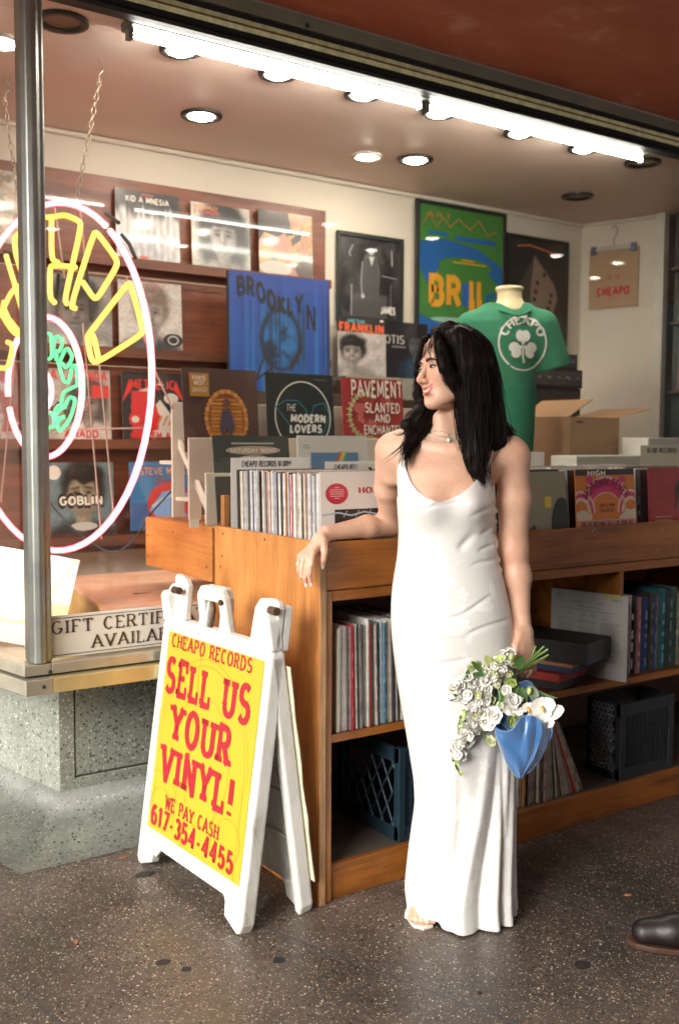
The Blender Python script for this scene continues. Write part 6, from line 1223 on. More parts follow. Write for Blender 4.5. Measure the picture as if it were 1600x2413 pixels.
# ---- hand on the counter corner: palm over the edge, fingers hanging
hd = .055
W0 = wr; nY = V(0, 0, 0)
def HP(px, py, y): return Lw(at(px, py, Y=y))
kn = [HP(737, 1303, 2.355), HP(728, 1309, 2.372), HP(717, 1312, 2.392), HP(708, 1311, 2.41)]      # knuckles index..little
B_.cap(W0, HP(752, 1272, 2.405), .0215, .021, .012)
for i, k_ in enumerate(kn): B_.cap(HP(756+3-2*i, 1272+2*i, 2.39+.008*i), k_, .0145, .0105, .014)
fin = [[(737, 1303, 2.355), (733, 1330, 2.345), (730, 1352, 2.352), (733, 1374, 2.362)], [(728, 1309, 2.372), (723, 1336, 2.362), (719, 1360, 2.37), (721, 1376, 2.378)], [(717, 1312, 2.392), (712, 1338, 2.385), (711, 1358, 2.388), (716, 1364, 2.395)], [(708, 1311, 2.41), (704, 1330, 2.41), (704, 1346, 2.414), (708, 1357, 2.418)]]
for j, f_ in enumerate(fin):
    p = [HP(*q) for q in f_]; rr_ = (.0092, .0082, .0072, .0058) if j < 3 else (.0082, .0072, .0062, .0052)
    for i in range(3): B_.cap(p[i], p[i+1], rr_[i], rr_[i+1], .004)
th = [HP(762, 1276, 2.37), HP(765, 1300, 2.352), HP(762, 1318, 2.352), HP(760, 1333, 2.356)]
for i in range(3): B_.cap(th[i], th[i+1], (.0125, .0098, .0088)[i], (.0098, .0088, .0065)[i], .008 if i == 0 else .004)
# ---- hand round the bouquet stems
pk = [L(1223, 1553, -.04), L(1235, 1561, -.034), L(1247, 1564, -.022), L(1256, 1558, -.006)]
B_.cap(wrr, L(1235, 1492, .0), .0225, .022, .012)
for i, k_ in enumerate(pk): B_.cap(L(1220+7*i, 1490, -.014+.006*i), k_, .0155, .0115, .014)
for i, k_ in enumerate(pk):
    q = [k_, k_+V(0, -.004, -.022), k_+V(-.003, .012, -.036), k_+V(-.006, .030, -.022)]
    for j in range(3): B_.cap(q[j], q[j+1], (.0098, .0088, .0078)[j], (.0088, .0078, .0068)[j], .004)
th2 = [L(1220, 1495, -.02), L(1213, 1522, -.035), L(1214, 1546, -.05), L(1222, 1562, -.06)]
for i in range(3): B_.cap(th2[i], th2[i+1], (.0135, .0105, .0092)[i], (.0105, .0092, .007)[i], .008)
# ---- legs and feet inside the dress
for sx, fx, fy in ((-.055, -.097, -.022), (.06, .045, 0.)):
    hp = V(sx, .03, .86); kn_ = V(sx-.0, .04, .46); an = V(fx*.8, .115+fy, .11); B_.cap(hp, kn_, .085, .055, .03); B_.cap(kn_, an, .052, .034, .02)
    heel = V(fx*.8, .145+fy, .085); ball = V(fx, .01+fy, .032); B_.cap(an, heel, .032, .026, .02); B_.cap(heel, ball, .03, .024, .02, fl=(V(1, 0, 0), 1.25))
    for t_ in range(5): B_.cap(ball+V(-.026+.013*t_, 0, 0), ball+V(-.034+.016*t_, -.052+.004*abs(t_-(3.2 if sx < 0 else .8)), -.012), .0125, .0098 if t_ not in (0,) else .009, .005)
# ---- head
def he(c, r, k, mode='u', rot=0):
    B_.ell(H(*c), r, HM, k, mode)
he((0, .018, .028), (.073, .088, .083), .01); he((0, -.018, -.030), (.062, .066, .074), .02); he((0, -.045, -.072), (.036, .038, .036), .03)
he((0, -.068, -.102), (.019, .017, .016), .022); he((0, -.058, .048), (.05, .03, .042), .03)
for sx in (-1, 1):
    he((sx*.039, -.060, -.026), (.026, .024, .024), .026); B_.cap(H(sx*.052, .01, -.055), H(sx*.02, -.058, -.098), .016, .012, .025)
    B_.cap(H(sx*.014, -.087, .030), H(sx*.044, -.074, .030), .0065, .006, .012)
he((-.031, -.099, .010), (.018, .014, .012), .012, 's'); he((.031, -.099, .010), (.018, .014, .012), .012, 's')
for sx in (-1, 1): he((sx*.031, -.0745, .009), (.0145, .0145, .0115), .004)
B_.cap(H(0, -.084, .018), H(0, -.104, -.022), .0065, .008, .010); he((0, -.106, -.026), (.0085, .0095, .0085), .008)
for sx in (-1, 1): he((sx*.0115, -.095, -.0305), (.0075, .009, .0062), .006)
for sx in (-1, 1): B_.cap(H(0, -.0930, -.0500), H(sx*.029, -.0790, -.0400), .0042, .0024, .005); B_.cap(H(0, -.0910, -.0655), H(sx*.027, -.0780, -.0455), .0050, .0024, .005)
B_.cap(H(-.017, -.0925, -.0545), H(.017, -.0925, -.0545), .0035, .0035, .004, 's')
he((0, -.08, -.083), (.02, .008, .008), .012, 's')
v, f = B_.mesh(); v = relax(v, f, 2, .5)
# skin colours: lips, cheeks, nails
sk = np.tile(np.array((.68, .42, .295)), (len(v), 1))
def tint(c, r, colr, amt, M=None, pw=1.):
    global sk
    d = v-np.array(c); d = d@(M.T if M is not None else np.eye(3)); q = np.sqrt(((d/np.array(r))**2).sum(1)); w_ = (np.clip(1.15-q, 0, 1)**pw*amt)[:, None]; w_ = np.minimum(w_, 1); sk = sk*(1-w_)+np.array(colr)*w_
for sx in (-1, 1):
    tint(H(sx*.04, -.08, -.03), (.03, .04, .024), (.72, .30, .21), .32, HM)
    tint(H(sx*.031, -.09, .012), (.022, .02, .013), (.42, .2, .13), .4, HM)
tint(H(0, -.11, -.028), (.018, .02, .014), (.72, .32, .22), .3, HM)
for i in range(-8, 9):
    u = i/8; tint(H(u*.027, -.0945+.014*u*u, -.0495+.0095*u*u), (.0034, .010, .0038), (.56, .13, .12), 1.6, HM); tint(H(u*.024, -.0925+.013*u*u, -.0655+.018*u*u), (.0034, .010, .0042), (.60, .15, .13), 1.6, HM)
for k_ in kn+pk: tint(k_, (.02,)*3, (.75, .34, .24), .6)
for f_ in fin: tint(HP(*f_[3]), (.02,)*3, (.8, .36, .28), .8)
tint(elb, (.05,)*3, (.68, .33, .22), .6); tint(L(1209, 1295, 0), (.05,)*3, (.72, .37, .25), .5)
mot = (np.sin(v[:, 0]*61+np.sin(v[:, 2]*47)*2)+np.sin(v[:, 2]*83+v[:, 1]*59+np.sin(v[:, 0]*90)*1.5)+np.sin(v[:, 0]*171+v[:, 2]*139)*.6)/2.6
sk = sk*(1+mot[:, None]*np.array((.03, .075, .085)))
skin_m = attrmat('skin', .46, .0, .09, .14, 420, sss=.25, vs=110)
body = npmesh('body', v, f, skin_m, woman, sk)
# face details as small fitted pieces
eye_w = mat('eye_white', (.6, .58, .55), .15, coat=1); iris = mat('iris', (.03, .015, .008), .1, coat=1); hairm_f = mat('brow_hair', (.02, .012, .009), .6)
def blob(c, r, M, name, m, n=10):
    b = MB(); vs = []; 
    for i in range(n+1):
        for j in range(2*n): t, p = math.pi*i/n, math.pi*j/n; q = np.array((r[0]*math.sin(t)*math.cos(p), r[1]*math.sin(t)*math.sin(p), r[2]*math.cos(t))); vs.append(np.array(c)+q@np.array(M))
    b.add(vs, [[i*2*n+j, (i+1)*2*n+j, (i+1)*2*n+(j+1) % (2*n), i*2*n+(j+1) % (2*n)] for i in range(n) for j in range(2*n)], None, True); return b.build(name, m, woman, world=False)
for sx in (-1, 1):
    blob(H(sx*.031, -.0818, .0062), (.0105, .0085, .0022), HM, 'eye', eye_w); blob(H(sx*.031-.001, -.0888, .0066), (.0050, .003, .0028), HM, 'iris', iris)
    b = MB(); pts = [H(sx*(.031-.0125+.025*t), -.0905+.006*(2*t-1)**2+(.004*t if 1 else 0), .0075+.0035*math.sin(math.pi*t)) for t in np.linspace(-.05, 1.12, 9)]
    b.tube(pts, [.0010, .0018, .0022, .0026, .0028, .0028, .0028, .0026, .0012], 6); b.tube([H(sx*(.031-.011+.024*t), -.0905+.006*(2*t-1)**2+.004*t, .0048-.0015*math.sin(math.pi*t)) for t in np.linspace(0, 1, 7)], .0008, 5)
    for t in (): p0 = H(sx*(.031-.0125+.025*t), -.0905+.006*(2*t-1)**2+.004*t, .0095+.0035*math.sin(math.pi*t)); b.tube([p0, p0+(-.004)*Bv*1.2+Uv*.003+Lv*sx*.003*t, p0-.006*Bv+Uv*.0075+Lv*sx*.005*t], [.0008, .0006, .0002], 4)
    b.build('eyelash', hairm_f, woman, world=False)
    b = MB(); pts = [H(sx*(.013+.036*t), -.0955+.018*t*t+.002, .0245+.006*math.sin(math.pi*min(1, t*1.05))-.003*t) for t in np.linspace(0, 1, 9)]
    b.tube(pts, [.0018, .0032, .0036, .0036, .0034, .003, .0026, .0018, .0006], 6); b.build('eyebrow', hairm_f, woman, world=False)
b = MB(); b.tube([H(.0215*t, -.0905+.0100*t*t, -.0565+.0095*t*t) for t in np.linspace(-1, 1, 13)], [.0008]+[.0024]*11+[.0008], 6); b.build('teeth', mat('teeth', (.8, .76, .68), .15, coat=.6), woman, world=False)
b = MB(); b.tube([H(.028*t, -.0885+.0115*t*t, -.0580+.0150*t*t) for t in np.linspace(-1, 1, 13)], .0016, 6); b.build('mouth_line', mat('mouth_dark', (.16, .03, .03), .4), woman, world=False)
nail_m = mat('nail_white', (.82, .8, .78), .12, coat=1)
def nail(tip, prev, outw):
    tip, prev = np.array(tip), np.array(prev); d = tip-prev; d /= np.linalg.norm(d); o = np.array(outw)-d*np.dot(outw, d); o /= np.linalg.norm(o); s_ = np.cross(d, o)
    blob(tip+d*.002+o*.0042, (.0046, .0022, .0078), [s_, o, d], 'fingernail', nail_m, 6)
tc = V(0, -1, .1)
for f_ in fin[:3]: nail(HP(*f_[3]), HP(*f_[2]), tc)
nail(th[3], th[2], V(.3, -1, .2)); nail(HP(*fin[3][3]), HP(*fin[3][2]), tc)
ring_m = mat('ring_gold', (.8, .65, .4), .15, 1.)
def finger_ring(c, d, r):
    d = d/np.linalg.norm(d); u = np.cross(d, V(0, 0, 1)); u /= np.linalg.norm(u); w2 = np.cross(d, u); b = MB(); b.tube([c+r*(math.cos(t)*u+math.sin(t)*w2) for t in np.linspace(0, 2*math.pi, 16)[:-1]], .0012, 6, closed=True); b.build('finger_ring', ring_m, woman, world=False)
p0, p1 = HP(*fin[3][0]), HP(*fin[3][1]); finger_ring(p0*.75+p1*.25, p1-p0, .0095); finger_ring(pk[2]+V(.0, -.003, -.013), V(.0, -.004, -.022), .0108)
# ---- pearl choker and pendant
from mathutils.bvhtree import BVHTree
btree = BVHTree.FromPolygons([tuple(q.co) for q in body.data.vertices], [tuple(p.vertices) for p in body.data.polygons])
pm_ = mat('pearl', (.74, .68, .56), .2, coat=.8); b = MB(); nd = (nt_-nb)/np.linalg.norm(nt_-nb)
for k_, (hh, off) in enumerate(((.030, 0), (.021, .0), (.012, .002), (.025, 0), (.016, 0))):
    for i in range(96):
        t = 2*math.pi*(i+.3*k_)/96; c = nb+nd*(hh+.012)+V(0, 0, .010*math.sin(t)-.004*k_*max(0, -math.sin(t))); dv_ = math.cos(t)*V(1, 0, 0)+math.sin(t)*V(0, 1, 0); hit = btree.ray_cast(Vector(tuple(c+dv_*.12)), Vector(tuple(-dv_)), .12)[0]; c = (np.array(hit)+dv_*.0018) if hit else c+dv_*.05
        r = .0024; b.add([c+V(r, 0, 0), c+V(0, r, 0), c+V(-r, 0, 0), c+V(0, -r, 0), c+V(0, 0, r), c+V(0, 0, -r)], [(0, 1, 4), (1, 2, 4), (2, 3, 4), (3, 0, 4), (1, 0, 5), (2, 1, 5), (3, 2, 5), (0, 3, 5)], None, True)
o = b.build('choker', pm_, woman, world=False); o['kind'] = 'stuff'
pc = L(1057, 1037, -.052); blob(pc, (.0052, .0052, .0066), np.eye(3), 'pendant', pm_, 8)
b = MB(); b.tube([pc+V(0, 0, .005), L(1057, 1022, -.045)], .0012, 5); b.build('pendant_bail', ring_m, woman, world=False)
# ================================================================ DRESS
NT, NZ = 420, 560
th_ = np.linspace(0, 2*np.pi, NT, endpoint=False)          # 0 = +x (right), going via back (+y) ; front = 3pi/2
ct_, st_ = np.cos(th_), np.sin(th_)
xs_ = ct_
neck = [(932, 1150), (941, 1120), (948, 1092), (957, 1080), (964, 1112), (972, 1135), (985, 1157), (1005, 1173), (1031, 1182), (1055, 1176), (1085, 1162), (1108, 1145), (1124, 1130), (1140, 1112), (1150, 1092), (1156, 1110), (1163, 1150), (1172, 1190)]
nkx = np.array([L(a, b_, -.09)[0] for a, b_ in neck]); nkz = np.array([L(a, b_, -.09)[2] for a, b_ in neck])
zt0 = L(0, 1160)[2]
top = np.empty(NT)
for i in range(NT):
    if st_[i] < 0: x_ = (L(938, 1150)[0]+L(1163, 1150)[0])/2+ct_[i]*(L(1163, 1150)[0]-L(938, 1150)[0])/2*1.0; top[i] = np.interp(x_, nkx, nkz)
    else: top[i] = L(0, 1175)[2]-.05*st_[i]
top[:] = np.convolve(np.r_[top[-3:], top, top[:3]], [.15, .2, .3, .2, .15], 'same')[3:-3]
top[np.abs(ct_) > .985] = np.minimum(top[np.abs(ct_) > .985], L(0, 1165)[2])
hem_px = np.array([955, 968, 1000, 1020, 1035, 1046, 1075, 1113, 1156, 1180, 1201, 1216]); hem_py = np.array([2178, 2176, 2164, 2174, 2196, 2199, 2206, 2207, 2200, 2192, 2190, 2180])
hx = np.array([L(a, 2190, -.1)[0] for a in hem_px]); hz = np.array([max(.006, L(1085, b_, -.1)[2]+.012) for b_ in hem_py])
hem = np.empty(NT)
for i in range(NT):
    p_ = 1089+ct_[i]*127; hem[i] = max(.006, L(p_, np.interp(p_, hem_px, hem_py), .04+.14*st_[i])[2]) if st_[i] < 0.05 else .012
vv = np.linspace(0, 1, NZ)[:, None]; Zg = hem[None, :]+vv*(top-hem)[None, :]
xl, xr, cy, bb_ = PR(Zg)
cx = (xl+xr)/2; ax = (xr-xl)/2
TH = np.tile(th_, (NZ, 1)); C_, S2 = np.cos(TH), np.sin(TH)
low = sm01((.75-Zg)/.75)
rngd = np.random.default_rng(5)
# folds: soft vertical flutes that grow towards the hem and lean to the left of the picture
def ridge(x, w_): return np.exp(-(x/w_)**2)
dsp = np.zeros_like(Zg)
ang_ = (TH-1.5*np.pi)                      # 0 at the front, + to the right
ang_ = (ang_+np.pi) % (2*np.pi)-np.pi
for (a0, a1, w0, w1, amp) in ((-.62, -.46, .10, .13, -.020), (-.25, -.42, .10, .10, .016), (.55, -.12, .09, .13, .017), (.75, .22, .08, .10, -.018), (.95, .52, .10, .11, .016), (.75, .66, .07, .07, -.016), (1.15, .85, .1, .1, .014), (-.95, -.85, .12, .12, .010), (-1.25, -1.2, .1, .12, -.008), (1.4, 1.15, .1, .08, -.012), (-.05, .05, .2, .2, .006)):
    cen = a0*(1-low)+a1*low; w_ = w0*(1-low)+w1*low; dsp += amp*ridge(ang_-cen, w_)*sm01((.78-Zg)/.6)*(.35+.65*low)
for k_ in range(9): dsp += .0045*np.sin(k_*1.9+TH*(9+k_*2.1)+Zg*3)*low*(S2 > -.2)*1.0
# drag wrinkles over hip and waist, running up to the right
def wrinkle(x0, z0, x1, z1, w_, amp):
    global dsp
    X_ = cx+ax*C_; d = np.array((x1-x0, z1-z0)); Ld = np.hypot(*d); d = d/Ld; t = (X_-x0)*d[0]+(Zg-z0)*d[1]; s_ = -(X_-x0)*d[1]+(Zg-z0)*d[0]
    s_ = s_-.006*np.sin(t*30+x0*50); dsp += amp*np.exp(-(s_/w_)**2)*sm01(t/.03)*sm01((Ld-t)/.05)*(S2 < .1)
def wr2(p0, p1, w_, amp): a, b2 = L(*p0), L(*p1); wrinkle(a[0], a[2], b2[0], b2[2], w_, amp)
for p0, p1, w_, am in (((1030, 1445), (1165, 1392), .008, -.0030), ((1075, 1482), (1205, 1445), .008, -.0030), ((1030, 1438), (1160, 1385), .006, .0012), ((1080, 1474), (1200, 1438), .005, .0012), ((1060, 1290), (1120, 1245), .012, -.006), ((1110, 1300), (1172, 1270), .006, -.004), ((1120, 1262), (1165, 1222), .007, -.005), ((1090, 1330), (1180, 1312), .007, -.0035),
                      ((935, 1360), (985, 1440), .008, -.003), ((950, 1345), (1000, 1450), .007, .002), ((975, 1200), (1045, 1180), .005, -.0025), ((1000, 1196), (1120, 1160), .006, -.002), ((940, 1440), (1010, 1500), .007, -.003), ((1010, 1600), (1130, 1540), .009, -.003), ((960, 1490), (1100, 1475), .008, .002), ((1085, 1215), (1165, 1190), .007, -.003), ((985, 1330), (1010, 1260), .007, -.002), ((990, 1560), (1110, 1520), .006, -.003), ((1150, 1250), (1175, 1330), .006, .003)):
    wr2(p0, p1, w_, am)
# seam pucker along the right side
dsp += .0045*np.sin(Zg*150+2*np.sin(Zg*37))*ridge(ang_-1.38, .16)*sm01((Zg-.98)/.05)*sm01((1.24-Zg)/.05)
rx, ry = ax, bb_
X3 = cx+rx*C_; Y3 = cy+ry*S2
bst = bustf(X3, Zg, cx)*np.clip(-S2*1.6, 0, 1)
n_x, n_y = C_/rx, S2/ry; nl = np.hypot(n_x, n_y); n_x /= nl; n_y /= nl
edge_in = .000+.006*sm01((Zg-(top[None, :]-.012))/.012)*0
X3 = X3+n_x*(dsp+.0015); Y3 = Y3+n_y*(dsp+.0015)-bst*.95
# knee pushing forward, left leg
kz = ((Zg-.50)/.2); Y3 -= .02*np.exp(-kz**2)*np.clip(-S2, 0, 1)*ridge(ang_+.35, .5)
P3 = np.stack([X3, Y3, Zg], -1).reshape(-1, 3)
ii = np.arange(NZ-1)[:, None]*NT; jj = np.arange(NT)[None, :]; j2 = (jj+1) % NT
F3 = np.stack([ii+jj, ii+j2, ii+NT+j2, ii+NT+jj], -1).reshape(-1, 4)
# woven floral motif: leaves, petals and stems in the cloth
mo_ = np.zeros_like(Zg); Uc = (ang_*.17); Vc = Zg
mrng = random.Random(21)
def stamp(u, vz, kind, s_, rot):
    global mo_
    m_ = (np.abs(Uc-u) < .07) & (np.abs(Vc-vz) < .07)
    if not m_.any(): return
    x = (Uc[m_]-u); y = (Vc[m_]-vz); xr_ = (x*math.cos(rot)+y*math.sin(rot))/s_; yr = (-x*math.sin(rot)+y*math.cos(rot))/s_
    if kind == 0: val = (np.abs(xr_) < .5*np.cos(np.clip(yr, -1, 1)*1.57)**.8) & (np.abs(yr) < 1); out_ = np.where(val & (np.abs(xr_) > .05), 1., 0)
    elif kind == 1: rr_ = np.hypot(xr_, yr); an = np.arctan2(yr, xr_); out_ = np.where(rr_ < .75+.22*np.cos(an*5), 1., 0)*np.where(rr_ < .15, 0, 1)
    else: out_ = np.where((np.abs(np.hypot(xr_-1, yr)-1) < .045) & (yr > -.1), 1., 0)
    mo_[m_] = np.maximum(mo_[m_], out_)
for i in range(150):
    u, vz = mrng.uniform(-.5, .5), mrng.uniform(.05, 1.3); dens = 1 if vz < .7 else .35
    if mrng.random() > dens: continue
    r0 = mrng.uniform(0, 6.3); stamp(u, vz, 1, .022, r0); stamp(u+.035*math.cos(r0), vz+.035*math.sin(r0), 2, .03, r0); stamp(u+.05*math.cos(r0+1), vz+.05*math.sin(r0+1), 0, .026, r0); stamp(u-.03*math.cos(r0), vz-.04*math.sin(r0), 0, .02, r0+1.2)
colr = np.tile(np.array((.71, .70, .675)), (P3.shape[0], 1)); colr = colr*(1-.0*mo_.reshape(-1, 1))
m, nt, bs_ = base('dress_satin'); a_ = nn(nt, 'ShaderNodeAttribute', attribute_name='col'); 
sep = nn(nt, 'ShaderNodeAttribute', attribute_name='motif')
cmx = nn(nt, 'ShaderNodeMix', data_type='RGBA'); nt.links.new(sep.outputs['Fac'], cmx.inputs[0]); nt.links.new(a_.outputs['Color'], cmx.inputs[6]); cmx.inputs[7].default_value = (.80, .79, .77, 1)
nt.links.new(cmx.outputs[2], bs_.inputs['Base Color']); rgh = ramp(nt, sep.outputs['Fac'], [(0, (.36,)*3), (1, (.6,)*3)]); nt.links.new(rgh, bs_.inputs['Roughness']); bs_.inputs['Sheen Weight'].default_value = .15; bs_.inputs['Specular IOR Level'].default_value = .6
bp = nn(nt, 'ShaderNodeBump'); bp.inputs['Strength'].default_value = .35; bp.inputs['Distance'].default_value = .0012; nt.links.new(sep.outputs['Fac'], bp.inputs['Height'])
bp2 = nn(nt, 'ShaderNodeBump'); bp2.inputs['Strength'].default_value = .3; bp2.inputs['Distance'].default_value = .004; nt.links.new(noise(nt, coords(nt, (1, 1, .35)), 16, 4, .5, 1.2), bp2.inputs['Height']); nt.links.new(bp.outputs[0], bp2.inputs['Normal']); nt.links.new(bp2.outputs[0], bs_.inputs['Normal'])
dress = npmesh('dress', P3, F3, m, woman, colr)
at_ = dress.data.attributes.new('motif', 'FLOAT', 'POINT'); at_.data.foreach_set('value', mo_.astype(np.float32).ravel())
s_ = dress.modifiers.new('thickness', 'SOLIDIFY'); s_.thickness = .0015; s_.offset = 1
# hem edge fold and straps
stm = mat('strap_satin', (.78, .75, .70), .35)
def strap(pts, r=.0032): b = MB(); b.tube([L(*p) for p in pts], r, 6); b.build('strap', stm, woman, world=False)
strap([(951, 1096, -.075), (953, 1075, -.058), (956, 1055, -.035), (960, 1038, -.01), (968, 1024, .03), (975, 1030, .09)]); strap([(1150, 1100, -.075), (1155, 1082, -.062), (1160, 1066, -.045), (1165, 1046, -.015), (1168, 1034, .03), (1165, 1045, .09)])
strap([(940, 1180, .02), (939, 1150, .02), (930, 1110, .06)], .002)
# sandals
sm = mat('sandal_white', (.75, .72, .66), .35)
for sx, fx, fy in ((-.055, -.097, -.022), (.06, .045, 0.)):
    b = MB(); pts = [(q_[0], q_[1]+.11+fy) for q_ in [(fx*.8-.024, .07), (fx*.8+.024, .07), (fx+.03, .0), (fx+.04, -.1), (fx+.028, -.155), (fx, -.17), (fx-.03, -.15), (fx-.044, -.1), (fx-.03, .0)]]
    b.prism(pts, 'Z', .0, .009); b.build('sandal_sole', sm, woman, world=False, bevel=.002)
    b = MB(); b.tube([V(fx+.044*math.cos(t), .005+fy, .006+.052*math.sin(t)) for t in np.linspace(0, math.pi, 11)], .007, 6); b.build('sandal_band', sm, woman, world=False)
    for t_ in ((3, 4) if sx < 0 else ()): 
        ball = V(fx, .01+fy, .032); tp = ball+V(-.034+.016*t_, -.052+.004*abs(t_-3.2), -.012); blob(tp+V(0, -.004, .008), (.0055, .006, .0025), np.eye(3), 'toenail', nail_m, 6)
# ================================================================ HAIR
m, nt, bs_ = base('black_hair'); v_ = coords(nt); 
bs_.inputs['Base Color'].default_value = (.006, .0035, .0026, 1); bs_.inputs['Roughness'].default_value = .55; bs_.inputs['Specular IOR Level'].default_value = .13
hair_m = m
hg = SDF((-.25, -.16, 1.15), (.16, .18, 1.74), .0032)
def hell(c, r, k=.01, mode='u'): hg.ell(H(*c), r, HM, k, mode)
hell((0, .022, .036), (.083, .098, .087), .01)
hell((.0, -.14, -.055), (.075, .11, .115), .012, 's')
Zp = lambda l: [L(*p) for p in l]
locks = [ # (points (px,py,depth), radii)
 ([(1045, 790, -.03), (1080, 800, -.06), (1105, 860, -.06), (1110, 930, -.05), (1115, 1000, -.045), (1120, 1060, -.06), (1125, 1110, -.075), (1140, 1138, -.09)], (.02, .035, .042, .044, .040, .032, .02, .005)),
 ([(1085, 790, .0), (1130, 830, .0), (1148, 900, .0), (1152, 960, .0), (1160, 1005, -.005), (1165, 1040, -.01), (1150, 1080, -.03)], (.03, .035, .036, .036, .038, .032, .012)),
 ([(1070, 800, .05), (1100, 850, .07), (1110, 930, .07), (1120, 1000, .07), (1130, 1040, .06)], (.04, .05, .052, .05, .04)),
 ([(1150, 980, .0), (1172, 1005, -.005), (1190, 1015, -.01), (1207, 1022, -.012)], (.03, .02, .013, .003)),
 ([(1030, 940, .08), (1008, 975, .05), (992, 1008, .015), (974, 1035, -.02), (960, 1060, -.045), (952, 1092, -.07)], (.03, .034, .03, .02, .010, .003)),
 ([(1045, 960, .08), (1012, 1000, .045), (985, 1018, .01)], (.03, .03, .018)),
 ([(1003, 960, .06), (975, 985, .03), (958, 1000, .005), (962, 1018, -.02)], (.024, .02, .015, .006)),
 ([(1012, 790, -.05), (1000, 800, -.08), (988, 840, -.03), (984, 880, .03), (988, 930, .06), (1000, 970, .07)], (.006, .006, .005, .009, .015, .02)),
 ([(1030, 785, -.07), (1037, 820, -.105), (1048, 865, -.10), (1065, 895, -.085), (1085, 925, -.065)], (.009, .014, .016, .018, .02)),
 ([(1024, 783, -.07), (1030, 815, -.10), (1037, 850, -.10), (1043, 870, -.095), (1055, 890, -.09)], (.004, .004, .004, .003, .002)),
 ([(1115, 1040, -.06), (1105, 1075, -.075), (1112, 1105, -.085), (1128, 1130, -.085)], (.02, .014, .008, .003)),
 ([(1025, 782, -.02), (1060, 775, -.03), (1100, 800, -.04), (1135, 850, -.04)], (.012, .02, .028, .03))]
allk = []
for pts, rs in locks:
    P_ = Zp(pts)
    for i in range(len(P_)-1): hg.cap(P_[i], P_[i+1], rs[i], rs[i+1], .012)
    allk.append((P_, rs))
# keep the face and throat clear of the mass
hg.put(lambda X, Y, Z: (np.sqrt(((X-H(-.0, -.11, -.03)[0])/1)**2+((Y-H(-.0, -.11, -.03)[1])/1)**2+((Z-H(0, -.11, -.03)[2])/1.25)**2)-.062).astype(np.float32), H(0, -.11, -.03)-.1, H(0, -.11, -.03)+.1, .012, 's')
v, f = hg.mesh(); 
# comb the surface: fine grooves running down the locks
a_h = np.arctan2(v[:, 1]-HO[1], v[:, 0]-HO[0]); cc = np.array([HO[0]+.02, HO[1]+.03]); rr0 = np.hypot(v[:, 0]-cc[0], v[:, 1]-cc[1])
g_ = np.sin(a_h*46+np.sin(v[:, 2]*22)*1.6)*.5+np.sin(a_h*97+v[:, 2]*30)*.3+np.sin(a_h*23-v[:, 2]*14)*.6
nrm = v-np.stack([np.full(len(v), cc[0]), np.full(len(v), cc[1]), v[:, 2]], 1); nrm /= np.linalg.norm(nrm, axis=1)[:, None]+1e-9
v = relax(v, f, 2, .5); v = v+nrm*(g_*.0014)[:, None]
hair = npmesh('hair', v, f, hair_m, woman)
# strands
b = MB(); hr = random.Random(9); nst = 0
def strand(P_, rs, spread, r0=.0011, n=10, wav=.004, cut=1.):
    o = [hr.gauss(0, 1) for _ in range(3)]; nl = math.sqrt(sum(q*q for q in o)); o = np.array(o)/nl; ph = hr.uniform(0, 6.3); fr = hr.uniform(4, 9); m_ = len(P_); pts = []; off0 = hr.uniform(.85, spread)
    for i in range(n):
        t = i/(n-1)*cut*(m_-1); k_ = min(int(t), m_-2); u = t-k_; p = P_[k_]*(1-u)+P_[k_+1]*u; r_ = rs[k_]*(1-u)+rs[k_+1]*u
        pts.append(p+o*(max(r_, .004)*off0+.004*(i/(n-1))**2)+V(math.sin(ph+i/n*fr), math.cos(ph+i/n*fr), 0)*wav*(i/(n-1)))
    b.tube(pts, [r0]*(n-2)+[r0*.7, r0*.15], 4, cap=False)
for li, (P_, rs) in enumerate(allk):
    for _ in range(int(1.9*(110, 90, 30, 40, 56, 20, 24, 10, 26, 6, 36, 60)[li])): strand(P_, rs, 1.28, cut=hr.uniform(.8, 1.06 if li not in (8,) else 1), wav=.005 if li > 7 else .012, r0=hr.uniform(.0006, .0012))
# loose flyaway wisps over the shoulder and forehead
for pts in ([(1000, 960, .05), (975, 1010, -.01), (950, 1050, -.05), (915, 1082, -.05)], [(1005, 965, .04), (970, 1020, -.02), (940, 1060, -.055), (905, 1086, -.05)], [(985, 985, .03), (960, 1008, .0), (948, 1025, -.01), (930, 1018, -.01)], [(1010, 985, .03), (975, 1035, -.02), (955, 1075, -.06), (950, 1110, -.085)], [(1018, 790, -.09), (1010, 815, -.10), (1012, 845, -.105)], [(1024, 788, -.09), (1017, 820, -.11), (1022, 852, -.11)], [(1110, 1090, -.08), (1118, 1125, -.09), (1138, 1145, -.09)], [(1150, 1000, -.02), (1180, 1020, -.03), (1212, 1010, -.02)]):
    P_ = Zp(pts)
    for _ in range(5): strand(P_, [.002]*len(P_), 1.6, .0007, 9, .003)
o = b.build('hair_strands', hair_m, woman, world=False); o['kind'] = 'stuff'
b = MB()
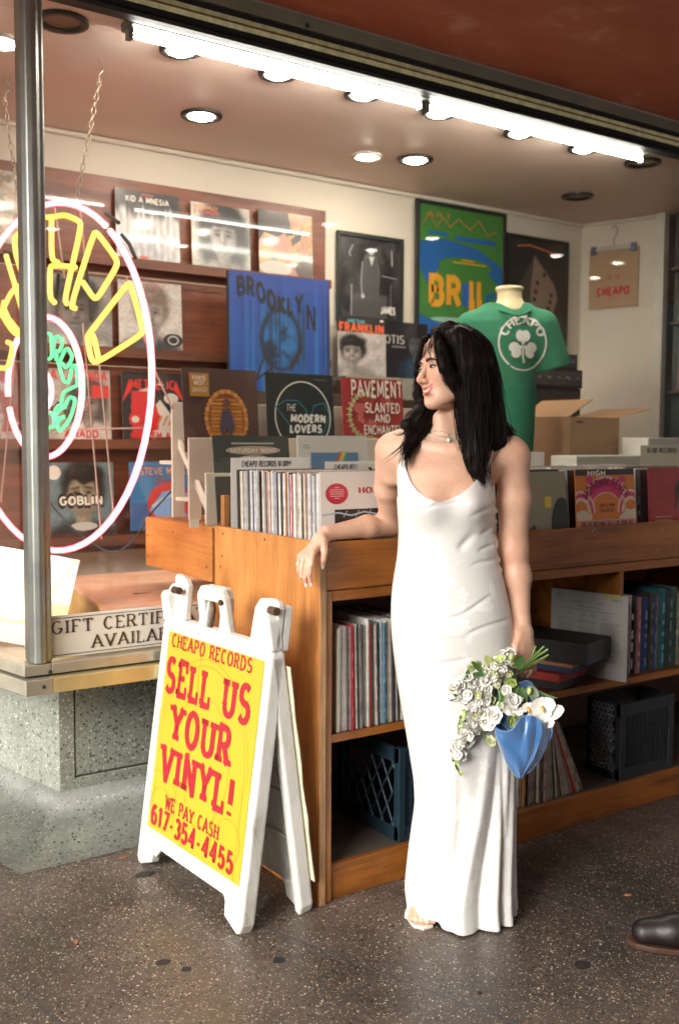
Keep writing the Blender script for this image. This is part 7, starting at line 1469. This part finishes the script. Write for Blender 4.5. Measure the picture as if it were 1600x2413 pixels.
# ================================================================ BOUQUET
bq = empty('bouquet', Bp+ri*L(1170, 1650, -.1)[0]+fh*L(1170, 1650, -.1)[1]+V(0, 0, L(1170, 1800, -.1)[2]), math.atan2(ri[1], ri[0]), 'bouquet of white flowers and greenery wrapped in blue satin held in the woman\'s hand', 'bouquet')
BO = Lw(np.array(bq.location))
def LB(px, py, dd=0.): return L(px, py, dd)-BO
pet = mat('petal_white', (.84, .83, .78), .55, var=.05, vs=60); petc = mat('petal_cream', (.68, .70, .42), .55, var=.1, vs=60); petg = mat('petal_green', (.42, .52, .16), .55, var=.15, vs=50); lf = mat('leaf_green', (.06, .13, .03), .45, var=.35, vs=30); lf2 = mat('stem_green', (.2, .32, .08), .5, var=.25, vs=30); ctr = mat('flower_centre', (.6, .35, .06), .5)
fr_ = random.Random(3)
def petal(b, c, d, n, w_, l, cup=.3, ns_=5):
    d = np.array(d, float); d /= np.linalg.norm(d); n = np.array(n, float); n = n-d*np.dot(n, d); n /= np.linalg.norm(n)+1e-9; s_ = np.cross(d, n); vs = []
    for i in range(ns_+1):
        t = i/ns_; wt = w_*math.sin(math.pi*(.12+.80*t))**.8
        for j in (-1, 0, 1): vs.append(np.array(c)+d*l*t*(1-.12*t*cup)+n*(cup*l*t*t*.6+abs(j)*cup*w_*.45)+s_*j*wt/2)
    b.add(vs, [[i*3+j, i*3+j+1, (i+1)*3+j+1, (i+1)*3+j] for i in range(ns_) for j in (0, 1)], None, True)
def flower(c, face, r, npet, m, name='flower', cup=.35, layers=1, cen=True, wf=1.0):
    face = np.array(face, float); face /= np.linalg.norm(face); u = np.cross(face, V(0, 0, 1)); u = u/np.linalg.norm(u) if np.linalg.norm(u) > .1 else V(1, 0, 0); w2 = np.cross(face, u); b = MB(); a0 = fr_.uniform(0, 6)
    for ly in range(layers):
        for k_ in range(npet):
            an = a0+2*math.pi*(k_+.5*ly)/npet; petal(b, np.array(c)+face*.002*ly, math.cos(an)*u+math.sin(an)*w2+face*(.15+.5*ly), face, r*wf*(1-.2*ly), r*(1-.25*ly), cup)
    o = b.build(name, m, bq, world=False)
    if cen: b = MB(); b.tube([np.array(c), np.array(c)+face*r*.22], r*.12, 6); b.build('flower_centre', ctr if name == 'orchid_flower' else lf2, bq, world=False)
    return o
fc = V(-.15, -1, .15)
def rv(): return fc+V(fr_.gauss(0, .5), fr_.gauss(0, .3), fr_.gauss(0, .5))
# stock and snapdragon spikes: clusters of small ruffled blossoms
for (x0, y0, x1, y1, n, sprd, d0, d1) in ((1190, 1545, 1165, 1610, 20, 22, -.09, -.12), (1150, 1590, 1175, 1570, 12, 22, -.10, -.11), (1085, 1635, 1145, 1655, 16, 24, -.11, -.12), (1135, 1640, 1110, 1680, 16, 22, -.12, -.13), (1110, 1690, 1140, 1665, 12, 20, -.12, -.12), (1115, 1600, 1105, 1620, 6, 14, -.11, -.11), (1105, 1715, 1130, 1690, 10, 16, -.12, -.12), (1100, 1750, 1115, 1700, 10, 15, -.12, -.12), (1090, 1745, 1105, 1720, 8, 12, -.12, -.12), (1082, 1620, 1070, 1630, 6, 12, -.11, -.11), (1072, 1760, 1085, 1780, 8, 10, -.12, -.12), (1195, 1650, 1205, 1665, 12, 20, -.13, -.13)):
    for k_ in range(int(n*1.5)):
        t = fr_.random(); px = x0+(x1-x0)*t+fr_.gauss(0, sprd*.52); py = y0+(y1-y0)*t+fr_.gauss(0, sprd*.52)
        flower(LB(px, py, d0+(d1-d0)*t+fr_.gauss(0, .008)), rv(), fr_.uniform(.012, .021), 5, pet if fr_.random() < .85 else petc, 'blossom', .6, 2, fr_.random() < .25, 1.1)
# big ruffled blooms
for px, py, r, d, m_, np_ in ((1163, 1685, .026, -.14, pet, 6), (1150, 1700, .024, -.135, pet, 6), (1202, 1655, .024, -.145, pet, 5), (1198, 1668, .018, -.14, pet, 5), (1203, 1605, .017, -.125, petg, 6), (1115, 1565, .017, -.10, petg, 6), (1105, 1572, .012, -.10, petg, 5), (1167, 1558, .015, -.10, petg, 4), (1200, 1700, .017, -.15, petg, 5), (1152, 1748, .017, -.13, petc, 6), (1280, 1718, .021, -.13, petc, 6), (1275, 1722, .018, -.135, pet, 5), (1205, 1548, .012, -.1, petg, 4)):
    flower(LB(px, py, d), rv(), r*1.1, np_, m_, 'bloom', .4, 3, False, 1.05)
# orchids at the right
for px, py, d, sz in ((1275, 1665, -.15, .034), (1242, 1667, -.145, .018)):
    c = LB(px, py, d); b = MB(); 
    for an, l, w_ in ((25, 1.15, 1.3), (160, .95, 1.25), (95, .9, .75), (215, 1., .8), (-40, 1.0, .8)): petal(b, c, V(math.cos(R(an)), -.2, math.sin(R(an))), V(0, -1, 0), sz*w_, sz*l, .12)
    b.build('orchid_flower', pet, bq, world=False); b = MB(); b.tube([c+V(0, -.004, .0), c+V(.002, -.014, -.006), c+V(.004, -.016, -.014)], [.006, .004, .002], 6); b.build('orchid_lip', ctr, bq, world=False)
for (px, py, px2, py2, w_) in ((1262, 1690, 1300, 1705, .05), (1280, 1690, 1322, 1668, .05), (1245, 1680, 1285, 1712, .045), (1232, 1680, 1212, 1672, .03)):
    b = MB(); c0_ = LB(px, py, -.15); petal(b, c0_, LB(px2, py2, -.15)-c0_, V(0, -1, .1), w_*.8, np.linalg.norm(LB(px2, py2, -.15)-c0_)*1.1, .15, 7); b.build('orchid_petal', pet, bq, world=False)
# buds, stems, leaves
for px, py, r, m_ in ((1247, 1628, .0085, petg), (1220, 1690, .0065, petg), (1138, 1570, .005, petg), (1205, 1548, .008, petg)):
    blob(LB(px, py, -.13), (r*.8, r*.8, r*1.3), np.eye(3), 'bud', m_, 6).parent = bq
def stem(pts, r=.0022, m_=lf2, name='stem'): b = MB(); b.tube([LB(*p) for p in pts], r, 6); return b.build(name, m_, bq, world=False)
for e in ((1290, 1530), (1281, 1523), (1292, 1543), (1284, 1550), (1262, 1522), (1272, 1536)): stem([(e[0], e[1], -.03), (1250, 1558+(e[1]-1530)*.6, -.04), (1215, 1590, -.06), (1180, 1620, -.09)], .0028)
stem([(1175, 1670, -.14), (1178, 1640, -.145), (1172, 1622, -.14)]); stem([(1250, 1642, -.13), (1265, 1665, -.13), (1258, 1680, -.14)]); stem([(1125, 1560, -.11), (1135, 1590, -.11), (1155, 1620, -.11)]); stem([(1100, 1730, -.12), (1080, 1770, -.12), (1072, 1800, -.12), (1086, 1828, -.12)], .0018); stem([(1090, 1680, -.12), (1078, 1710, -.12), (1080, 1735, -.12)], .0018)
stem([(1060, 1651, -.12), (1095, 1643, -.12), (1150, 1630, -.12)], .0025, lf); stem([(1140, 1725, -.13), (1145, 1745, -.13)], .002, lf)
for (x0, y0, x1, y1, n) in ((1090, 1675, 1080, 1735, 14), (1105, 1735, 1070, 1780, 12), (1068, 1785, 1088, 1828, 14)):   # green snapdragon tips
    for k_ in range(n):
        t = k_/n; b = MB(); c = LB(x0+(x1-x0)*t, y0+(y1-y0)*t, -.125); petal(b, c, V(fr_.choice((-1, 1))*.8, -.5, -.3+fr_.random()*.6), V(0, -1, .3), .009*(1.1-.5*t), .014*(1.1-.5*t), .5, 3); b.build('leaflet', petg if k_ % 3 else lf2, bq, world=False)
for (px, py, dx, dz, w_, l, m_) in ((1240, 1620, .5, -.4, .03, .04, mat('leaf_grey', (.13, .17, .1), .5)), (1222, 1575, .1, .9, .03, .04, lf), (1215, 1605, -.3, -1, .028, .05, lf), (1225, 1620, .2, -1, .03, .05, lf), (1135, 1585, -.7, .8, .014, .045, lf), (1145, 1590, -1, .1, .013, .04, lf), (1097, 1620, -.1, 1, .014, .032, lf), (1098, 1600, .2, 1, .012, .03, lf), (1135, 1670, -1, -.4, .014, .035, lf), (1170, 1645, .3, -1, .02, .04, lf), (1165, 1560, .8, .5, .02, .035, petg), (1155, 1565, -.5, .8, .02, .03, petg), (1120, 1690, -1, -.3, .014, .035, lf), (1212, 1640, .5, -1, .03, .05, lf), (1190, 1625, -.3, -1, .03, .045, lf), (1270, 1635, 1, -.2, .006, .05, lf), (1262, 1625, 1, -.5, .006, .055, lf), (1250, 1650, .8, -.9, .006, .05, lf), (1100, 1640, -1, .1, .012, .04, lf), (1165, 1520+90, -.3, .5, .02, .03, lf)):
    b = MB(); petal(b, LB(px, py, -.115), V(dx, -.15, dz), V(0, -1, .2), w_, l, .15, 6); b.build('leaf', m_, bq, world=False)
# blue satin drape
m, nt, bs_ = base('blue_satin'); bs_.inputs['Base Color'].default_value = (.04, .14, .34, 1); bs_.inputs['Roughness'].default_value = .3; bs_.inputs['Sheen Weight'].default_value = .5; bs_.inputs['Anisotropic'].default_value = .4; bs_.inputs['Specular IOR Level'].default_value = .8
sat = m
out = [(1163, 1712), (1170, 1735), (1178, 1762), (1188, 1790), (1200, 1813), (1218, 1833), (1228, 1833), (1245, 1818), (1262, 1800), (1278, 1775), (1290, 1745), (1298, 1715), (1296, 1700)]
NU, NV = 60, 48; vs = np.zeros((NV, NU, 3))
lft = np.array([(1163, 1710), (1168, 1738), (1178, 1765), (1190, 1795), (1204, 1818), (1220, 1834)], float); rgt_ = np.array([(1298, 1702), (1300, 1728), (1290, 1760), (1275, 1788), (1250, 1815), (1228, 1834)], float)
for i in range(NV):
    t = i/(NV-1); a = np.array([np.interp(t*5, range(6), lft[:, k_]) for k_ in (0, 1)]); c = np.array([np.interp(t*5, range(6), rgt_[:, k_]) for k_ in (0, 1)])
    for j in range(NU):
        s_ = j/(NU-1); p = a*(1-s_)+c*s_; w_ = np.linalg.norm(c-a)
        if t < .45: k_ = (1-t/.45); p = p+np.array((0, 16*k_*math.sin(math.pi*min(1, s_*2.3))-20*k_*max(0, math.sin(math.pi*(s_-.35)/.5) if .35 < s_ < .85 else 0)))
        dd = -.135-.045*math.sqrt(max(0, math.sin(math.pi*s_)))*(1-t*.6); dd += .010*math.exp(-((s_-(.74-.1*t))/.045)**2)*(1-.3*t)-.008*math.exp(-((s_-(.84-.1*t))/.04)**2); dd += .009*math.exp(-((s_-.55+.25*t)/.05)**2)*max(0, 1-t*2)-.006*math.sin(s_*9+t*5)*(1-t)*.6+.004*math.sin(s_*14-t*9)
        vs[i, j] = LB(p[0], p[1], dd)
ii = np.arange(NV-1)[:, None]*NU; jj = np.arange(NU-1)[None, :]; FF = np.stack([ii+jj, ii+NU+jj, ii+NU+jj+1, ii+jj+1], -1).reshape(-1, 4)
o = npmesh('satin_wrap', vs.reshape(-1, 3), FF, sat, bq); s_ = o.modifiers.new('t', 'SOLIDIFY'); s_.thickness = .003
# folded back side and the tied part under the flowers
vs2 = vs.copy(); cxy = vs.mean((0, 1)); vs2[:, :, 1] = 2*vs[:, :1, 1]-vs[:, :, 1]*1.0+.0
o = npmesh('satin_wrap', vs2.reshape(-1, 3), FF[:, ::-1], sat, bq); s_ = o.modifiers.new('t', 'SOLIDIFY'); s_.thickness = .002
bs2 = SDF(LB(1150, 1760, -.2)-.05, LB(1310, 1600, .0)+.05, .004)
for p, q, r0, r1 in (((1185, 1615, -.07), (1240, 1640, -.08), .024, .022), ((1240, 1620, -.07), (1275, 1660, -.09), .02, .018), ((1275, 1650, -.09), (1285, 1700, -.10), .018, .016), ((1190, 1640, -.08), (1200, 1690, -.10), .03, .03), ((1240, 1680, -.1), (1220, 1740, -.12), .03, .03)): bs2.cap(LB(*p), LB(*q), r0, r1, .015)
v, f = bs2.mesh(); v = v+(np.sin(v[:, 0]*190+v[:, 2]*90)*.002)[:, None]*np.array((0, -1, .3)); npmesh('satin_knot', v, f, sat, bq)
# ================================================================ MANNEQUIN WITH GREEN SHIRT
MD = None
mc = V(3.25, 3.42, 0); mf = math.atan2(ri[1], ri[0])+R(4)
mq = empty('mannequin', (mc[0], mc[1], 1.056), mf, 'headless cream mannequin in a green CHEAPO shamrock t-shirt behind the woman', 'mannequin')
def ML(px, py, dy=0.):
    d = ray(px, py); n_ = fh; p = CAM+((mc-CAM)@n_+dy)/(d@n_)*d; q = p-np.array(mq.location); c_, s_ = math.cos(mf), math.sin(mf); return V(q[0]*c_+q[1]*s_, -q[0]*s_+q[1]*c_, q[2])
ts = SDF((-.36, -.22, -.02), (.36, .22, 1.1), .006)
zz = [ML(1190, y)[2] for y in (1100, 1000, 950, 900, 850, 800, 760, 740, 722)]
Lx = [ML(x, y)[0] for x, y in ((1135, 1100), (1135, 1000), (1128, 950), (1115, 900), (1105, 850), (1098, 800), (1098, 760), (1120, 740), (1160, 722))]; Rx = [ML(x, y)[0] for x, y in ((1252, 1100), (1258, 1000), (1263, 950), (1270, 900), (1280, 850), (1285, 800), (1282, 760), (1265, 740), (1240, 722))]
od = np.argsort(zz); zz = np.array(zz)[od]; Lx = np.array(Lx)[od]; Rx = np.array(Rx)[od]
def tors(X, Y, Z):
    z = Z[0, 0]; xl = np.interp(z, zz, Lx)[None, None]; xr = np.interp(z, zz, Rx)[None, None]; a_ = (xr-xl)/2; b_ = np.interp(z, zz, [.115, .115, .12, .125, .125, .12, .1, .08, .05])[None, None]
    x = (X-(xl+xr)/2)/a_; y = Y/b_; d = (np.sqrt(x*x+y*y)-1)*np.minimum(a_, b_)-.003*np.sin(X*38+Z*11)*np.clip((1.3-Z*1.6), .2, 1); d = np.maximum(d, Z-zz[-1]); d = np.maximum(d, -Z+.02); return d.astype(np.float32)
ts.put(tors, (-.3, -.2, 0), (.3, .2, 1.0), .02)
s1, s2 = ML(1112, 772), ML(1275, 770)
for s_, e, r0, r1 in ((s1, ML(1092, 855), .075, .085), (s2, ML(1303, 868), .078, .085)):
    ts.cap(s_, e, r0, r1, .05)
    ax_ = (e-s_)/np.linalg.norm(e-s_); 
    ts.put(lambda X, Y, Z, e=e, ax_=ax_: (-(((X-e[0])*ax_[0]+(Y-e[1])*ax_[1]+(Z-e[2])*ax_[2])-.004)).astype(np.float32) if False else (np.maximum(-(((X-e[0])*ax_[0]+(Y-e[1])*ax_[1]+(Z-e[2])*ax_[2])-.006), np.sqrt((X-e[0])**2+(Y-e[1])**2+(Z-e[2])**2)-.13)).astype(np.float32), e-.14, e+.14, .006, 's')
ts.cap(ML(1150, 742), ML(1235, 742), .05, .05, .04)
v, f = ts.mesh(); v = relax(v, f, 2)
v[:, 1] += .004*np.sin(v[:, 0]*60+v[:, 2]*25)*np.clip(.9-v[:, 2], 0, 1)
gs_m = mat('green_cotton', (.018, .17, .085), .85, var=.12, vs=30, bs=.3, bscale=500)
shirt = npmesh('t_shirt', v, f, gs_m, mq)
b = MB(); nb_ = ML(1202, 738); ntp = ML(1200, 690); ntt = ML(1200, 672)
ms = SDF((-.16, -.14, nb_[2]-.1), (.18, .14, ntt[2]+.03), .004); ms.cap(nb_+V(0, 0, -.03), ntp, .075, .05, .03); ms.cap(ML(1165, 748), ML(1240, 748), .045, .045, .05); ms.cap(ntp, ntt+V(0, 0, -.02), .05, .064, .02, fl=(V(0, 1, 0), .9))
ms.put(lambda X, Y, Z: (ntt[2]-.008-Z+0*X+0*Y).astype(np.float32), ntt-.1, ntt+.1, .004, 's')
v, f = ms.mesh(); v = relax(v, f, 1); npmesh('neck', v, f, mat('mannequin_cream', (.72, .62, .38), .4, var=.03), mq)
b = MB(); cn = ML(1204, 735); b.tube([V(cn[0]+.082*math.cos(t), -.03+.075*math.sin(t)*1.1, cn[2]-.012-.022*(1-math.sin(t))/2+.03*abs(math.cos(t))) for t in np.linspace(0, 2*math.pi, 30)[:-1]], .006, 6, closed=True); b.build('collar', gs_m, mq, world=False)
b = MB(); b.lathe([(.0, 0), (.12, 0), (.12, .02), (.02, .03), (.02, .1), (0, .1)], 20); b.build('stand_base', blkp, mq, world=False)
# shirt print draped on the cloth
from mathutils.bvhtree import BVHTree
me = shirt.data; tree = BVHTree.FromPolygons([tuple(q.co) for q in me.vertices], [tuple(p.vertices) for p in me.polygons])
a = Art(1, 1); wp_ = (.66, .66, .6); a.ring(.5, .52, .47, .47, .03, wp_, -55, 235, 56); a.ring(.5, .5, .46, .46, .026, wp_, 238, 308, 16)
def wa(x, y): an = R(165-(x-0)*150); r_ = .25+y*.14; return (.5+r_*1.12*math.cos(an), .53+r_*1.12*math.sin(an))
a.text('CHEAPO', .02, .28, .9, wp_, .96, t=.24, th=.16, serif=.1, warp=wa)
for an in (90, 205, -25): 
    cx0, cy0 = .5+.17*math.cos(R(an)), .47+.17*math.sin(R(an))
    for sg in (-1, 1): pxx, pyy = cx0+.055*math.cos(R(an+90*sg)), cy0+.055*math.sin(R(an+90*sg)); a.ell(pxx, pyy, .1, .085, wp_, rot=an, n=18)
    a.poly([(.5, .47), (cx0+.1*math.cos(R(an+90)), cy0+.1*math.sin(R(an+90))), (cx0+.1*math.cos(R(an-90)), cy0+.1*math.sin(R(an-90)))], wp_)
a.poly([(.485, .45), (.515, .45), (.51, .3), (.54, .19), (.505, .17), (.475, .3)], wp_)
m = MB(); tl0, br0 = ML(1156, 748), ML(1278, 884)
for pts, c, k_ in a.q:
    ar = sum(pts[i][0]*pts[(i+1) % len(pts)][1]-pts[(i+1) % len(pts)][0]*pts[i][1] for i in range(len(pts)))
    if ar < 0: pts = pts[::-1]
    vv_ = []
    for p in pts:
        x = tl0[0]+(br0[0]-tl0[0])*p[0]; z = br0[2]+(tl0[2]-br0[2])*p[1]; hit = tree.ray_cast(Vector((x, -1, z)), Vector((0, 1, 0)))[0]; vv_.append((x, (hit.y if hit else -.1)-.0035-.00008*k_, z))
    m.add(vv_, [list(range(len(vv_)))], c)
m.build('shirt_print', attrmat('shirt_ink', .7), mq, world=False)
# ================================================================ PASSER-BY AT THE RIGHT EDGE (mostly out of frame)
pb = at(1690, 2262, Z=0); man = empty('person', (pb[0], pb[1], 0), mf, 'passer-by in dark jeans and a brown leather shoe, cut off by the right edge', 'person')
def SB(name, prims, h_, mm, colr=None):
    lo = np.min([np.minimum(p[0], p[1])-max(p[2], p[3]) for p in prims], 0)-.02; hi = np.max([np.maximum(p[0], p[1])+max(p[2], p[3]) for p in prims], 0)+.02
    s_ = SDF(lo, hi, h_)
    for p in prims: s_.cap(p[0], p[1], p[2], p[3], p[4] if len(p) > 4 else .03, fl=p[5] if len(p) > 5 else None)
    v, f = s_.mesh(); v = relax(v, f, 1); return npmesh(name, v, f, mm, man)
A3 = lambda *q: V(*q)
SH = .2
def sh(l): return [((p[0]+V(SH, 0, 0)), (p[1]+V(SH, 0, 0)))+tuple(p[2:]) for p in l]
SB('body', sh([(A3(.02, .0, 1.45), A3(.02, 0, 1.56), .055, .055), (A3(.0, 0, 1.68), A3(.0, -.01, 1.64), .095, .08), (A3(-.02, -.06, 1.62), A3(-.02, -.07, 1.60), .04, .04), (A3(0, -.1, 1.63), A3(0, -.115, 1.61), .012, .012, .02), (A3(-.2, .02, 1.4), A3(.2, .02, 1.4), .06, .06), (A3(-.02, .0, 1.35), A3(0, 0, 1.0), .12, .11), (A3(.22, .0, 1.4), A3(.25, .02, .84), .04, .03), (A3(.25, .02, .84), A3(.24, -.02, .74), .03, .02), (A3(.1, 0, .95), A3(.1, .0, .1), .07, .035), (A3(.14, .0, .95), A3(.1, .02, .1), .07, .035)]), .008, skin_m)
SB('shirt', sh([(A3(-.2+.08, .02, 1.4), A3(.2, .02, 1.4), .075, .075, .06), (A3(.02, .0, 1.36), A3(.06, 0, 1.0), .145, .13, .06), (A3(.23, .0, 1.4), A3(.26, .02, 1.12), .065, .06)]), .01, mat('navy_shirt', (.02, .025, .04), .8))
SB('hair', sh([(A3(0, .02, 1.7), A3(0, .03, 1.66), .1, .09)]), .01, hair_m)
jm = mat('dark_denim', (.022, .035, .075), .8, var=.2, vs=40)
kx = L(1590, 1830, 0)[0]-((pb-Bp)@ri)
kp = at(1692, 1830, D=2.38)-pb; kp = V(kp[0]*math.cos(mf)+kp[1]*math.sin(mf), -kp[0]*math.sin(mf)+kp[1]*math.cos(mf), kp[2]); print('knee', kp)
SB('jeans', [(A3(.33, .0, 1.0), A3(.2, .0, .95), .12, .12, .05), (A3(.22, .0, .92), kp, .10, .075, .04), (kp, A3(.06, .02, .12), .075, .062, .03), (A3(.2, .02, .92), A3(.24, .12, .5), .1, .075, .04), (A3(.24, .12, .5), A3(.26, .2, .12), .075, .06)], .008, jm)
sh_m = mat('brown_leather', (.008, .004, .003), .5, coat=.1, var=.25, vs=20); sol = mat('shoe_sole', (.06, .026, .012), .6)
t0 = at(1478, 2197, Z=.03)-pb; c_, s_ = math.cos(mf), math.sin(mf); t0 = V(t0[0]*c_+t0[1]*s_, -t0[0]*s_+t0[1]*c_, .03); hl = A3(.06, .03, .04)
dv = (hl-t0)/np.linalg.norm(hl-t0)
SB('shoe', [(t0+dv*.045+V(0, 0, .005), t0+dv*.12+V(0, 0, .012), .036, .042, .02), (t0+dv*.12+V(0, 0, .012), hl, .043, .04, .02), (t0+dv*.17+V(0, 0, .035), hl+V(0, 0, .05), .035, .04, .03)], .004, sh_m)
b = MB(); n2_ = V(-dv[1], dv[0], 0); pl_ = []
for u, w_ in ((.0, .012), (.02, .034), (.07, .046), (.13, .048), (.2, .04), (.27, .036), (.29, .02)): pl_.append((u, w_))
pts = [t0+dv*u+n2_*w_ for u, w_ in pl_]+[t0+dv*u-n2_*w_ for u, w_ in pl_[::-1]]
b.prism([(p[0], p[1]) for p in pts], 'Z', 0, .016); b.build('shoe_sole', sol, man, world=False, bevel=.003)
